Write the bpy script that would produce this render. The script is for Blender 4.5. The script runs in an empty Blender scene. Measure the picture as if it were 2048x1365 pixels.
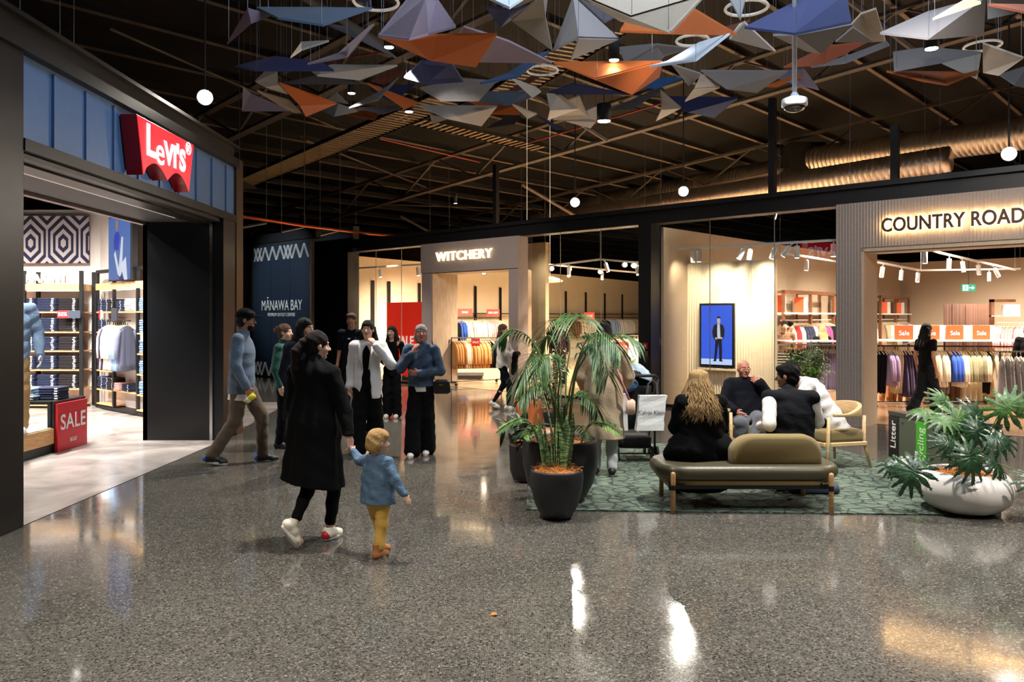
import bpy, bmesh, math, random
import numpy as np
import openvdb
from mathutils import Vector, Matrix, noise
random.seed(7)
S = bpy.context.scene
COL = S.collection
# ---------------------------------------------------------------- camera
F, CX, HY, H = 1593.0, 1024.0, 634.0, 1.7          # focal length and horizon of the photograph, eye height in metres
cd = bpy.data.cameras.new('camera'); cam = bpy.data.objects.new('camera', cd); COL.objects.link(cam)
cam.location = (0, 0, H); cam.rotation_euler = (math.pi/2, 0, 0)
cd.sensor_width = 36; cd.lens = F/2048*36; cd.shift_y = (HY-682.5)/2048; cd.clip_end = 200
S.camera = cam
# ---------------------------------------------------------------- world, exposure
w = bpy.data.worlds.new('world'); S.world = w; w.use_nodes = True
w.node_tree.nodes['Background'].inputs[0].default_value = (0.80, 0.86, 1.0, 1)
w.node_tree.nodes['Background'].inputs[1].default_value = 0.035
S.view_settings.view_transform = 'Standard'; S.view_settings.look = 'None'
S.view_settings.gamma = 1; S.view_settings.use_curve_mapping = False
S.view_settings.exposure = 0.0

def area(name, loc, size, power, color=(1, .9, .78), rot=(0, 0, 0), sy=None, spread=None):
    l = bpy.data.lights.new(name, 'AREA'); l.energy = power; l.color = color; l.size = size
    if sy: l.shape = 'RECTANGLE'; l.size_y = sy
    if spread: l.spread = math.radians(spread)
    o = bpy.data.objects.new(name, l); COL.objects.link(o); o.location = loc; o.rotation_euler = rot
    return o
def spot(name, loc, target, power, angle=60, color=(1, .9, .78), blend=.6, r=.05):
    l = bpy.data.lights.new(name, 'SPOT'); l.energy = power; l.color = color; l.spot_size = math.radians(angle); l.spot_blend = blend
    l.shadow_soft_size = r
    o = bpy.data.objects.new(name, l); COL.objects.link(o); o.location = loc
    o.rotation_euler = (Vector(target)-Vector(loc)).to_track_quat('-Z', 'Y').to_euler()
    return o
# facade frame: FO = foot of the right-hand store's pillar, U = along the shop fronts (leftwards, away), N = into the shops
FO = Vector((5.306, 12.71, 0)); U = Vector((-.7294, .684, 0)).normalized(); N = Vector((U.y, -U.x, 0))
def W(s, d, z): return FO + U*s + N*d + Vector((0, 0, z))
def S_(px, d=0):                                     # along-front coordinate seen at image column px on the plane at depth d
    k = (px-CX)/F; o = FO + N*d
    return (k*o.y-o.x)/(U.x-k*U.y)
def zf(px, py, d=0):                                 # height on that plane
    return H + (HY-py)/F*W(S_(px, d), d, 0).y
def P(px, py, Y): return Vector(((px-CX)/F*Y, Y, H+(HY-py)/F*Y))
def G(px, py, z=0):
    Y = F*(H-z)/(py-HY); return Vector(((px-CX)/F*Y, Y, z))
WARM = (1, .83, .62); NEUT = (1, .95, .9); COOL = (.72, .85, 1)
# skylight over the atrium (the cool light on the upper edges of the hanging panels), and the hall's downlights around the view
area('skylight_light', (2.5, 6.0, 7.2), 6, 420, COOL, (0, 0, 0), 4)
for x, y, p in ((-2.2, 3.0, 300), (1.2, 2.2, 300), (4.6, 4.4, 340), (-1.0, 6.2, 300), (2.6, 7.2, 360), (6.2, 8.2, 300), (-1.6, 10.5, 320), (-2.6, 14, 320), (1.6, 11.2, 300), (-4, 18.5, 260)):
    spot('downlight_light', (x, y, 4.1), (x, y, 0), p*2.35, 105, (1, .92, .82), .8, .05)
# hall spotlights aimed at the shop fronts, and added fill spots standing in for shop light spilling onto the ducts
for x, y, s, p in ((-2.6, 12.0, 8.6, 720), (-1.5, 10.5, 6.0, 720), (1.5, 8.5, 2.5, 300), (3.2, 6.2, -1.5, 620), (5.0, 5.0, -4.0, 620)):
    a = W(s, -.3, 2.4); spot('wall_wash_light', (x, y, 5.0), tuple(a), p, 55, (1, .9, .8), .9, .05)
for s, d in ((-3.5, 2.0), (1.0, 2.2), (4.5, 2.0), (8.0, 2.2)):
    a = W(s, d, 3.5); b = W(s, d+2.5, 7); spot('duct_fill_light', tuple(a), tuple(b), 90, 80, (1, .88, .72), .9, .05)
# shop interiors: track spotlights
def wash(x, y, z, tx, ty, tz, p, col, ang=95): return spot('track_spot_light', (x, y, z), (tx, ty, tz), p, ang, col, .9, .04)
for x, y in ((-9.6, 12.6), (-7.2, 12.4), (-6.4, 10.6), (-9.4, 10.2), (-5.6, 8.6), (-7.4, 8.0)):
    wash(x, y, 3.9, x-.5, y+.9, 0, 1150, NEUT, 140)
def washW(s, d, z, ds, dd, p, col, ang=110):
    a = W(s, d, z); b = W(s+ds, d+dd, 0); return wash(a.x, a.y, z, b.x, b.y, .2, p, col, ang)
for s, d in ((5.0, 2.2), (8.2, 2.4), (11.6, 1.8), (8.6, 6.0), (5.4, 6.5), (11.0, 6.2), (7.0, 10), (3.8, 10.5), (9.5, 11)):
    washW(s, d, 3.5, .3, .6, 2600, WARM, 150)
for s, d in ((1.6, 3.6), (1.2, 6.8), (-1.2, 3.2), (-4.0, 3.4), (-7.0, 3.4), (-1.0, 7.4), (-4.0, 7.6), (-7.5, 7.8), (0, 11), (-4, 11.2), (-8, 11)):
    washW(s, d, 3.6, 0, .5, 1500, (1, .85, .70), 150)

# ---------------------------------------------------------------- helpers
ROOTM = {}
class MB:
    """collects faces; build() links them as one mesh object"""
    def __init__(s, fr=None): s.v = []; s.f = []; s.m = []; s.fr = fr; s.mi = 0
    def add(s, vs, fs):
        b = len(s.v)
        s.v += [(s.fr(*p) if s.fr else Vector(p)) for p in vs]
        s.f += [tuple(b+i for i in f) for f in fs]; s.m += [s.mi]*len(fs)
        return s
    def box(s, x0, x1, y0, y1, z0, z1, bev=0):
        if bev:
            b = bev; vs = []; fs = []
            # chamfered in plan and section: loft of three rings each side
            def ring(i, z): return [(x0+i, y0+b, z), (x0+b, y0+i, z), (x1-b, y0+i, z), (x1-i, y0+b, z), (x1-i, y1-b, z), (x1-b, y1-i, z), (x0+b, y1-i, z), (x0+i, y1-b, z)]
            def inn(z): return [(x0+b, y0+b, z)]*2+[(x1-b, y0+b, z)]*2+[(x1-b, y1-b, z)]*2+[(x0+b, y1-b, z)]*2
            rs = [inn(z0), ring(0, z0+b), ring(0, z1-b), inn(z1)]
            return s.loft(rs, True, True)
        return s.add([(x0, y0, z0), (x1, y0, z0), (x1, y1, z0), (x0, y1, z0), (x0, y0, z1), (x1, y0, z1), (x1, y1, z1), (x0, y1, z1)],
                     [(0, 3, 2, 1), (4, 5, 6, 7), (0, 1, 5, 4), (1, 2, 6, 5), (2, 3, 7, 6), (3, 0, 4, 7)])
    def loft(s, rings, close=True, caps=True):
        n = len(rings[0]); vs = [p for r in rings for p in r]; fs = []
        for i in range(len(rings)-1):
            for j in range(n if close else n-1):
                a = i*n+j; b = i*n+(j+1) % n; fs.append((a, b, b+n, a+n))
        if caps and close: fs += [tuple(range(n-1, -1, -1)), tuple((len(rings)-1)*n+j for j in range(n))]
        return s.add(vs, fs)
    def tube(s, pts, r, n=8, caps=True):
        pts = [Vector(p) for p in pts]; rs = r if isinstance(r, (list, tuple)) else [r]*len(pts); rings = []
        up = None
        for i, p in enumerate(pts):
            t = (pts[min(i+1, len(pts)-1)]-pts[max(i-1, 0)])
            t = t.normalized() if t.length > 1e-9 else Vector((0, 0, 1))
            if up is None: up = Vector((0, 0, 1)) if abs(t.z) < .9 else Vector((1, 0, 0))
            a = t.cross(up).normalized(); b = a.cross(t).normalized(); up = b
            rings.append([tuple(p+(a*math.cos(2*math.pi*k/n)+b*math.sin(2*math.pi*k/n))*rs[i]) for k in range(n)])
        return s.loft(rings, True, caps)
    def lathe(s, prof, n=32, c=(0, 0, 0), sq=1):
        rings = [[(c[0]+r*math.cos(2*math.pi*k/n), c[1]+r*sq*math.sin(2*math.pi*k/n), c[2]+z) for k in range(n)] for r, z in prof]
        return s.loft(rings, True, True)
    def prism(s, poly, a0, a1, axis=1):                 # polygon in the plane across axis, pushed along it
        def mk(p, a): q = [p[0], p[1]]; q.insert(axis, a); return tuple(q)
        n = len(poly)
        return s.add([mk(p, a0) for p in poly]+[mk(p, a1) for p in poly],
                     [tuple(range(n)), tuple(range(2*n-1, n-1, -1))]+[(i, (i+1) % n, n+(i+1) % n, n+i) for i in range(n)])
    def ball(s, c, r, n=12, m=8):
        rx, ry, rz = r if isinstance(r, (list, tuple)) else (r, r, r)
        return s.loft([[(c[0]+rx*math.sin(math.pi*i/m)*math.cos(2*math.pi*k/n), c[1]+ry*math.sin(math.pi*i/m)*math.sin(2*math.pi*k/n), c[2]-rz*math.cos(math.pi*i/m)) for k in range(n)]
                       for i in ([.02]+list(range(1, m))+[m-.02])], True, True)
    def build(s, name, mat, parent=None, smooth=False, local=False, bevel=0, fixn=True):
        me = bpy.data.meshes.new(name)
        vs = s.v
        if parent is not None and not local:
            Mi = ROOTM[parent.name].inverted(); vs = [Mi @ v for v in vs]
        me.from_pydata([tuple(v) for v in vs], [], s.f)
        for m in (mat if isinstance(mat, (list, tuple)) else [mat]): me.materials.append(m)
        me.polygons.foreach_set('material_index', s.m)
        if smooth: me.polygons.foreach_set('use_smooth', [True]*len(me.polygons))
        if fixn:
            bm = bmesh.new(); bm.from_mesh(me); bmesh.ops.recalc_face_normals(bm, faces=bm.faces); bm.to_mesh(me); bm.free()
        me.update()
        o = bpy.data.objects.new(name, me); COL.objects.link(o)
        if parent is not None:
            o.parent = parent; ROOTM[o.name] = ROOTM[parent.name]
        else: ROOTM[o.name] = Matrix()
        if bevel:
            b = o.modifiers.new('bevel', 'BEVEL'); b.width = bevel; b.segments = 2; b.limit_method = 'ANGLE'
        if smooth == 'auto':
            me.polygons.foreach_set('use_smooth', [True]*len(me.polygons))
        return o
def tag(o, label=None, cat=None, group=None, kind=None):
    if label: o['label'] = label
    if cat: o['category'] = cat
    if group: o['group'] = group
    if kind: o['kind'] = kind
    return o
def struct(o, label=None): return tag(o, label, None, None, 'structure')
def thing(name, label, cat, loc=(0, 0, 0), rz=0, group=None):
    o = bpy.data.objects.new(name, None); COL.objects.link(o); o.location = loc; o.rotation_euler = (0, 0, rz); o.empty_display_size = .1
    ROOTM[o.name] = Matrix.Translation(Vector(loc)) @ Matrix.Rotation(rz, 4, 'Z')
    return tag(o, label, cat, group)
def dup(root, loc, rz=0, label=None, group=None, mats=None, scale=None):
    r = root.copy(); COL.objects.link(r); r.location = loc; r.rotation_euler = (0, 0, rz)
    if scale: r.scale = scale
    if label: r['label'] = label
    if group: r['group'] = group
    objs = [r]
    for ch in list(root.children):
        c = ch.copy(); COL.objects.link(c); c.parent = r; objs.append(c)
        for g in ch.children:
            d = g.copy(); COL.objects.link(d); d.parent = c; objs.append(d)
    if mats:
        for o in objs:
            if o.type == 'MESH' and o.material_slots and stemof(o.name) in mats:
                o.material_slots[0].link = 'OBJECT'; o.material_slots[0].material = mats[stemof(o.name)]
    return r
def stemof(n): return n.split('.')[0]
# ---------------------------------------------------------------- materials
MATS = {}
def rgb(r, g, b):                                    # sRGB 0-255 -> linear
    return tuple(((c/255)/12.92 if c/255 <= .04045 else ((c/255+.055)/1.055)**2.4) for c in (r, g, b))+(1,)
def mat(name, col, rough=.6, metal=0, bump=0, bscale=60, var=0, vscale=8, emit=0, spec=.5, sheen=0, stretch=None, coat=0, detail=4):
    if name in MATS: return MATS[name]
    m = bpy.data.materials.new(name); m.use_nodes = True; nt = m.node_tree; b = nt.nodes['Principled BSDF']
    c = rgb(*col); b.inputs['Base Color'].default_value = c; b.inputs['Roughness'].default_value = rough; b.inputs['Metallic'].default_value = metal
    b.inputs['Specular IOR Level'].default_value = spec; b.inputs['Sheen Weight'].default_value = sheen; b.inputs['Coat Weight'].default_value = coat
    if emit: b.inputs['Emission Color'].default_value = c; b.inputs['Emission Strength'].default_value = emit
    if bump or var:
        tc = nt.nodes.new('ShaderNodeTexCoord'); mp = nt.nodes.new('ShaderNodeMapping'); nt.links.new(tc.outputs['Object'], mp.inputs[0])
        if stretch: mp.inputs['Scale'].default_value = stretch
    if bump:
        n = nt.nodes.new('ShaderNodeTexNoise'); n.inputs['Scale'].default_value = bscale; n.inputs['Detail'].default_value = detail; nt.links.new(mp.outputs[0], n.inputs[0])
        bp = nt.nodes.new('ShaderNodeBump'); bp.inputs['Strength'].default_value = bump; bp.inputs['Distance'].default_value = .02
        nt.links.new(n.outputs[0], bp.inputs['Height']); nt.links.new(bp.outputs[0], b.inputs['Normal'])
    if var:
        n = nt.nodes.new('ShaderNodeTexNoise'); n.inputs['Scale'].default_value = vscale; n.inputs['Detail'].default_value = 6; nt.links.new(mp.outputs[0], n.inputs[0])
        r = nt.nodes.new('ShaderNodeValToRGB'); r.color_ramp.elements[0].position = .3; r.color_ramp.elements[1].position = .7
        r.color_ramp.elements[0].color = tuple(x*(1-var) for x in c[:3])+(1,); r.color_ramp.elements[1].color = tuple(min(1, x*(1+var)) for x in c[:3])+(1,)
        nt.links.new(n.outputs[0], r.inputs[0]); nt.links.new(r.outputs[0], b.inputs['Base Color'])
    MATS[name] = m; return m
def emis(name, col, k):
    if name in MATS: return MATS[name]
    m = bpy.data.materials.new(name); m.use_nodes = True; nt = m.node_tree; b = nt.nodes['Principled BSDF']
    b.inputs['Base Color'].default_value = (0, 0, 0, 1); b.inputs['Emission Color'].default_value = rgb(*col); b.inputs['Emission Strength'].default_value = k
    MATS[name] = m; return m
def nodes(name):
    m = bpy.data.materials.new(name); m.use_nodes = True; MATS[name] = m; nt = m.node_tree
    return m, nt, nt.nodes['Principled BSDF'], (lambda t, **k: mknode(nt, t, k)), nt.links.new
def mknode(nt, t, k):
    n = nt.nodes.new('ShaderNode'+t)
    for a, v in k.items():
        if a.startswith('i_'): n.inputs[a[2:].replace('_', ' ')].default_value = v
        else: setattr(n, a, v)
    return n
def ramp(nt, pts):
    r = nt.nodes.new('ShaderNodeValToRGB'); e = r.color_ramp.elements
    e[0].position, e[0].color = pts[0]; e[1].position, e[1].color = pts[-1]
    for p, c in pts[1:-1]:
        q = e.new(p); q.color = c
    return r
# polished concrete with exposed aggregate
def floor_mat():
    m, nt, b, nn, L = nodes('polished_concrete')
    tc = nn('TexCoord'); v = nn('TexVoronoi', i_Scale=85.0); v.feature = 'F1'; L(tc.outputs['Object'], v.inputs['Vector'])
    sep = nn('SeparateColor'); L(v.outputs['Color'], sep.inputs[0])
    r1 = ramp(nt, [(0, rgb(30, 28, 26)), (.3, rgb(56, 54, 50)), (.55, rgb(90, 87, 80)), (.85, rgb(112, 108, 100)), (1, rgb(140, 135, 124))]); L(sep.outputs[0], r1.inputs[0])
    r2 = ramp(nt, [(0, (1, 1, 1, 1)), (.42, (1, 1, 1, 1)), (.6, (0, 0, 0, 1))]); L(v.outputs['Distance'], r2.inputs[0])
    n2 = nn('TexNoise', i_Scale=.8, i_Detail=5.0); L(tc.outputs['Object'], n2.inputs[0])
    r3 = ramp(nt, [(.3, rgb(70, 67, 62)), (.7, rgb(96, 92, 85))]); L(n2.outputs[0], r3.inputs[0])
    mx = nn('Mix', data_type='RGBA'); L(r2.outputs[0], mx.inputs[0]); L(r3.outputs[0], mx.inputs[6]); L(r1.outputs[0], mx.inputs[7])
    L(mx.outputs[2], b.inputs['Base Color'])
    n3 = nn('TexNoise', i_Scale=3.0, i_Detail=6.0); L(tc.outputs['Object'], n3.inputs[0])
    mr = nn('MapRange', i_From_Min=.3, i_From_Max=.7, i_To_Min=.06, i_To_Max=.13); L(n3.outputs[0], mr.inputs[0]); L(mr.outputs[0], b.inputs['Roughness'])
    b.inputs['IOR'].default_value = 1.55
    n4 = nn('TexNoise', i_Scale=1.6, i_Detail=2.0); L(tc.outputs['Object'], n4.inputs[0])
    bp = nn('Bump', i_Strength=.06, i_Distance=.02); L(n4.outputs[0], bp.inputs['Height']); L(bp.outputs[0], b.inputs['Normal'])
    return m
M_FLOOR = floor_mat()
def shop_floor_mat():
    m, nt, b, nn, L = nodes('smooth_pale_concrete')
    tc = nn('TexCoord'); n = nn('TexNoise', i_Scale=1.3, i_Detail=8.0, i_Distortion=1.2); L(tc.outputs['Object'], n.inputs[0])
    r = ramp(nt, [(.3, rgb(128, 121, 116)), (.55, rgb(172, 164, 158)), (.75, rgb(196, 188, 180))]); L(n.outputs[0], r.inputs[0]); L(r.outputs[0], b.inputs['Base Color'])
    b.inputs['Roughness'].default_value = .22
    return m
M_SHOPFLOOR = shop_floor_mat()
def glass_mat():
    m, nt, b, nn, L = nodes('clear_glass'); nt.nodes.remove(b)
    out = nt.nodes['Material Output']; t = nn('BsdfTransparent'); g = nn('BsdfGlossy'); g.inputs['Roughness'].default_value = 0.0
    lw = nn('LayerWeight', i_Blend=.5); pw = nn('Math', operation='POWER'); pw.inputs[1].default_value = 4.0; L(lw.outputs['Facing'], pw.inputs[0])
    ma = nn('Math', operation='MULTIPLY_ADD'); ma.inputs[1].default_value = .9; ma.inputs[2].default_value = .085; L(pw.outputs[0], ma.inputs[0])
    mx = nn('MixShader'); t.inputs[0].default_value = (.96, .97, .96, 1)
    L(ma.outputs[0], mx.inputs[0]); L(t.outputs[0], mx.inputs[1]); L(g.outputs[0], mx.inputs[2]); L(mx.outputs[0], out.inputs[0])
    return m
M_GLASS = glass_mat()
def wood_mat(name, c1, c2, sc=(1, 1, 12), rough=.45):
    m, nt, b, nn, L = nodes(name)
    tc = nn('TexCoord'); mp = nn('Mapping'); mp.inputs['Scale'].default_value = sc; L(tc.outputs['Object'], mp.inputs[0])
    n = nn('TexNoise', i_Scale=6.0, i_Detail=5.0, i_Distortion=.6); L(mp.outputs[0], n.inputs[0])
    r = ramp(nt, [(.3, rgb(*c1)), (.7, rgb(*c2))]); L(n.outputs[0], r.inputs[0]); L(r.outputs[0], b.inputs['Base Color']); b.inputs['Roughness'].default_value = rough
    return m
M_OAK = wood_mat('oak_wood', (176, 128, 78), (214, 168, 112)); M_OAKS = wood_mat('oak_shelf', (196, 148, 98), (226, 184, 132), (3, 3, 20))
M_OAKL = wood_mat('pale_oak', (196, 160, 112), (222, 190, 142)); M_BROWNWOOD = wood_mat('walnut_trim', (104, 66, 44), (138, 92, 64))
def ribbed(name, col, axis_u, scale, depth=.3, rough=.7, var=.08):
    """vertical ribs: wave bump along the shop front"""
    m, nt, b, nn, L = nodes(name)
    tc = nn('TexCoord'); vm = nn('VectorMath', operation='DOT_PRODUCT'); L(tc.outputs['Object'], vm.inputs[0]); vm.inputs[1].default_value = axis_u
    mt = nn('Math', operation='MULTIPLY'); mt.inputs[1].default_value = scale*2*math.pi; L(vm.outputs['Value'], mt.inputs[0])
    sn = nn('Math', operation='SINE'); L(mt.outputs[0], sn.inputs[0])
    bp = nn('Bump', i_Strength=depth, i_Distance=.01); L(sn.outputs[0], bp.inputs['Height']); L(bp.outputs[0], b.inputs['Normal'])
    n = nn('TexNoise', i_Scale=30.0, i_Detail=6.0); L(tc.outputs['Object'], n.inputs[0])
    c = rgb(*col); r = ramp(nt, [(.3, tuple(x*(1-var) for x in c[:3])+(1,)), (.7, tuple(x*(1+var) for x in c[:3])+(1,))]); L(n.outputs[0], r.inputs[0])
    L(r.outputs[0], b.inputs['Base Color']); b.inputs['Roughness'].default_value = rough
    return m
M_BLACK = mat('black_painted_steel', (16, 16, 18), .45); M_DARK = mat('dark_grey_metal', (38, 36, 34), .38, .6, var=.15, vscale=3)
M_MATTBLACK = mat('matt_black', (9, 9, 11), .75); M_WHITE = mat('white_paint', (225, 222, 216), .55); M_CHROME = mat('chrome', (200, 200, 200), .2, 1)
M_CREAM = mat('cream_wall_paint', (222, 206, 178), .7, var=.03, vscale=2); M_BEIGE = mat('beige_wall_paint', (188, 168, 142), .7, var=.03, vscale=2)
M_PORTAL = ribbed('grey_ribbed_render', (150, 138, 130), tuple(U), 22, .5); M_PORTALW = mat('taupe_render', (142, 128, 122), .7, bump=.1, bscale=80, var=.06, vscale=20)
M_REVEAL = mat('travertine_reveal', (176, 156, 134), .6, var=.14, vscale=9, stretch=(2, 2, .4)); M_FLUTE = mat('ivory_fluted_panel', (232, 218, 190), .6)
M_TRACK = mat('white_track_metal', (205, 203, 198), .4); M_RED = mat('red_enamel', (196, 22, 34), .4)
M_STEELBEAM = mat('painted_roof_steel', (98, 86, 76), .6, var=.2, vscale=4); M_TRUSS = mat('truss_steel', (66, 58, 52), .6, var=.2, vscale=4); M_DECK = mat('black_roof_deck', (5, 5, 5), .9)
M_LAMP = emis('lamp_glow', (255, 236, 205), 60); M_LAMPC = emis('lamp_glow_white', (255, 250, 240), 25)
def text(name, body, loc, size, xdir, mat_, parent=None, extrude=.01, offset=0, align='CENTER', ydir=(0, 0, 1), sx=1, sp=1):
    c = bpy.data.curves.new(name, 'FONT'); c.body = body; c.size = size; c.extrude = extrude; c.offset = offset
    c.align_x = align; c.align_y = 'CENTER'; c.space_character = sp; c.materials.append(mat_)
    o = bpy.data.objects.new(name, c); COL.objects.link(o)
    x = Vector(xdir).normalized(); y = Vector(ydir).normalized(); z = x.cross(y)
    M = Matrix((x*sx, y, z)).transposed().to_4x4(); M.translation = Vector(loc)
    if parent is not None:
        o.parent = parent; M = ROOTM[parent.name].inverted() @ M
    o.matrix_local = M
    return o
# ================================================================ STRUCTURE
m = MB(); m.box(-60, 60, -12, 70, -.2, 0); struct(m.build('floor', M_FLOOR))
# denim shop's floor, its front edge running away from the camera
LX = -3.97
m = MB(); m.add([(LX, 5.2, .004), (LX, 10.75, .004), (-4.4, 15.8, .004), (-16, 15.8, .004), (-16, 5.2, .004)], [(0, 1, 2, 3, 4)]); struct(m.build('floor_shop', M_SHOPFLOOR))
def fr_shop(x, y, z): return W(x, y, z)
s_w0, s_w1 = S_(700), S_(1284)                       # the womenswear shop's front
s_col = S_(1297); s_cr0 = S_(1310)
# warm tiled floors of the two clothes shops
m = MB(fr_shop); m.add([(S_(640), .25, .004), (s_cr0, .25, .004), (s_cr0, 30, .004), (S_(640), 30, .004)], [(0, 1, 2, 3)]); struct(m.build('floor_witchery', mat('sand_shop_floor', (150, 128, 100), .16, var=.1, vscale=2)))
m = MB(fr_shop); m.add([(s_cr0-.02, .25, .004), (-14, .25, .004), (-14, 17, .004), (s_cr0-.02, 17, .004)], [(0, 1, 2, 3)]); struct(m.build('floor_country', mat('oak_shop_floor', (140, 112, 86), .18, var=.12, vscale=2)))
# ---- shop front: header beam, posts
m = MB(fr_shop); m.box(S_(622), -13, -.12, .2, 3.46, 3.78); m.box(S_(622), -13, -.2, -.1, 3.70, 3.78); struct(m.build('trim_1', M_BLACK))
m = MB(fr_shop); m.box(S_(1310), S_(1285), -.14, .22, 0, 3.46); struct(m.build('pillar_front', M_BLACK))
m = MB(fr_shop); m.box(S_(705)+.02, S_(690), -.14, .22, 0, 3.46); struct(m.build('pillar_front', M_BLACK))
m = MB(fr_shop); m.box(S_(700), S_(622), .1, .3, 0, 4.2); struct(m.build('wall_service', M_MATTBLACK))
# far posts carrying the roof above the header
for px, d, zz in ((1545, .3, 5.5), (1790, .3, 4.7), (992, .6, 5.3)):
    s = S_(px, d); m = MB(fr_shop); m.box(s-.055, s+.055, d-.055, d+.055, 3.78, zz); struct(m.build('pillar_post', M_BLACK))
# ---- window panes of the front (low black channel, joints)
def window(n, pa, pb, joints, zt=3.46):
    sa, sb = S_(pa), S_(pb); w = thing('window_%d' % n, None, None, W((sa+sb)/2, 0, 0)); w['kind'] = 'structure'
    js = [sa]+[S_(j) for j in joints]+[sb]
    for i in range(len(js)-1):
        m = MB(fr_shop); m.add([(js[i]-.004, 0, .06), (js[i+1]+.004, 0, .06), (js[i+1]+.004, 0, zt), (js[i]-.004, 0, zt)], [(0, 1, 2, 3)])
        m.build('glass_pane', M_GLASS, w, fixn=False)
    m = MB(fr_shop); m.box(sb, sa, -.025, .025, 0.004, .06)
    m.build('glass_channel', M_BLACK, w)
    m = MB(fr_shop)
    for j in js[1:-1]: m.box(j-.005, j+.005, -.006, .006, .06, zt)
    m.build('glass_joint', mat('joint_silicone', (150, 140, 120), .4), w)
    return w
window(1, 705, 853, [752, 803]); window(2, 1052, 1284, [1121, 1202]); window(3, 1311, 1689, [1420, 1549])
# ---- taupe portal of the womenswear shop
a0, a1 = S_(857), S_(1050)
m = MB(fr_shop); m.box(a1, a0, -.25, .1, 2.76, 3.46); m.box(S_(877), a0, -.22, .1, 0, 2.76); m.box(a1, S_(1031), -.22, .1, 0, 2.76)
struct(m.build('wall_portal_witchery', M_PORTALW))
m = MB(fr_shop); m.box(S_(877)-.015, S_(877)+.03, -.2, .62, 0, 2.74); m.box(S_(1031)-.03, S_(1031)+.012, -.2, .5, 0, 2.74); m.box(S_(1031), S_(877), -.2, .5, 2.74, 2.76); struct(m.build('trim_2', M_REVEAL))
# ---- ribbed portal of the right-hand shop
m = MB(fr_shop); m.box(-13, .02, -.30, .3, 2.76, 3.46); m.box(-.36, .02, -.30, -.02, 0, 2.76); struct(m.build('wall_portal_country', M_PORTAL))
m = MB(fr_shop); m.box(-.40, -.34, -.28, .30, 0, 2.74); m.box(-13, -.36, -.28, .4, 2.70, 2.755); m.box(-13, -.36, -.24, -.2, 2.68, 2.71); struct(m.build('trim_3', mat('pale_timber_reveal', (186, 164, 140), .6, var=.06, vscale=6, stretch=(4, 4, .5))))
# ---- interior walls
def wallseg(name, p, q, z0, z1, th, mt):
    p = Vector((p[0], p[1], 0)); q = Vector((q[0], q[1], 0)); u = (q-p); l = u.length; u.normalize(); n = Vector((u.y, -u.x, 0))
    m = MB(lambda x, y, z: p+u*x+n*y+Vector((0, 0, z))); m.box(0, l, 0, th, z0, z1); return struct(m.build(name, mt))
WA = Vector((-4.35, 22.6, 0)); WB = Vector((8.5, 42.5, 0)); WD = (WB-WA).normalized(); WN = Vector((WD.y, -WD.x, 0))   # long display wall, WN faces the shop
wallseg('wall_witchery', WB-WN*.0, WA, 0, 3.42, .2, M_CREAM)
wallseg('wall_party', W(s_cr0+.12, .22, 0), W(s_cr0+.12, 15, 0), 0, 3.42, .14, M_CREAM)
m = MB(fr_shop); m.box(S_(1091, 1.0), S_(1053, 1.0), 1.0, 1.12, 0, 3.42); struct(m.build('wall_return', mat('travertine_panel', (190, 172, 140), .6, var=.10, vscale=3)))
wallseg('wall_party_country', W(s_cr0-.05, 15.2, 0), W(s_cr0-.05, .22, 0), 0, 3.42, .1, M_BEIGE)
wallseg('wall_back_country', W(s_cr0, 14.2, 0), W(-5.1+3, 14.2, 0), 0, 3.42, .15, M_BEIGE)
wallseg('wall_back_country', W(-5.0+.1, 14.0, 0), W(-14, 14.0, 0), 0, 3.42, .15, M_BEIGE)
wallseg('wall_fitting', W(-2.0, 15.6, 0), W(-5.2, 15.6, 0), 0, 3.42, .15, M_BEIGE)
# dark volume beyond the shops
m = MB(); m.box(-60, 60, 52, 52.2, 0, 12); struct(m.build('wall_far', M_DECK))
m = MB(); m.box(-40, -39.8, -12, 60, 0, 12); struct(m.build('wall_left', M_DECK))
m = MB(); m.box(40, 40.2, -12, 60, 0, 12); struct(m.build('wall_right', M_DECK))
m = MB(); m.box(-40, 40, -12.2, -12, 0, 12); struct(m.build('wall_rear', M_DECK))
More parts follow.
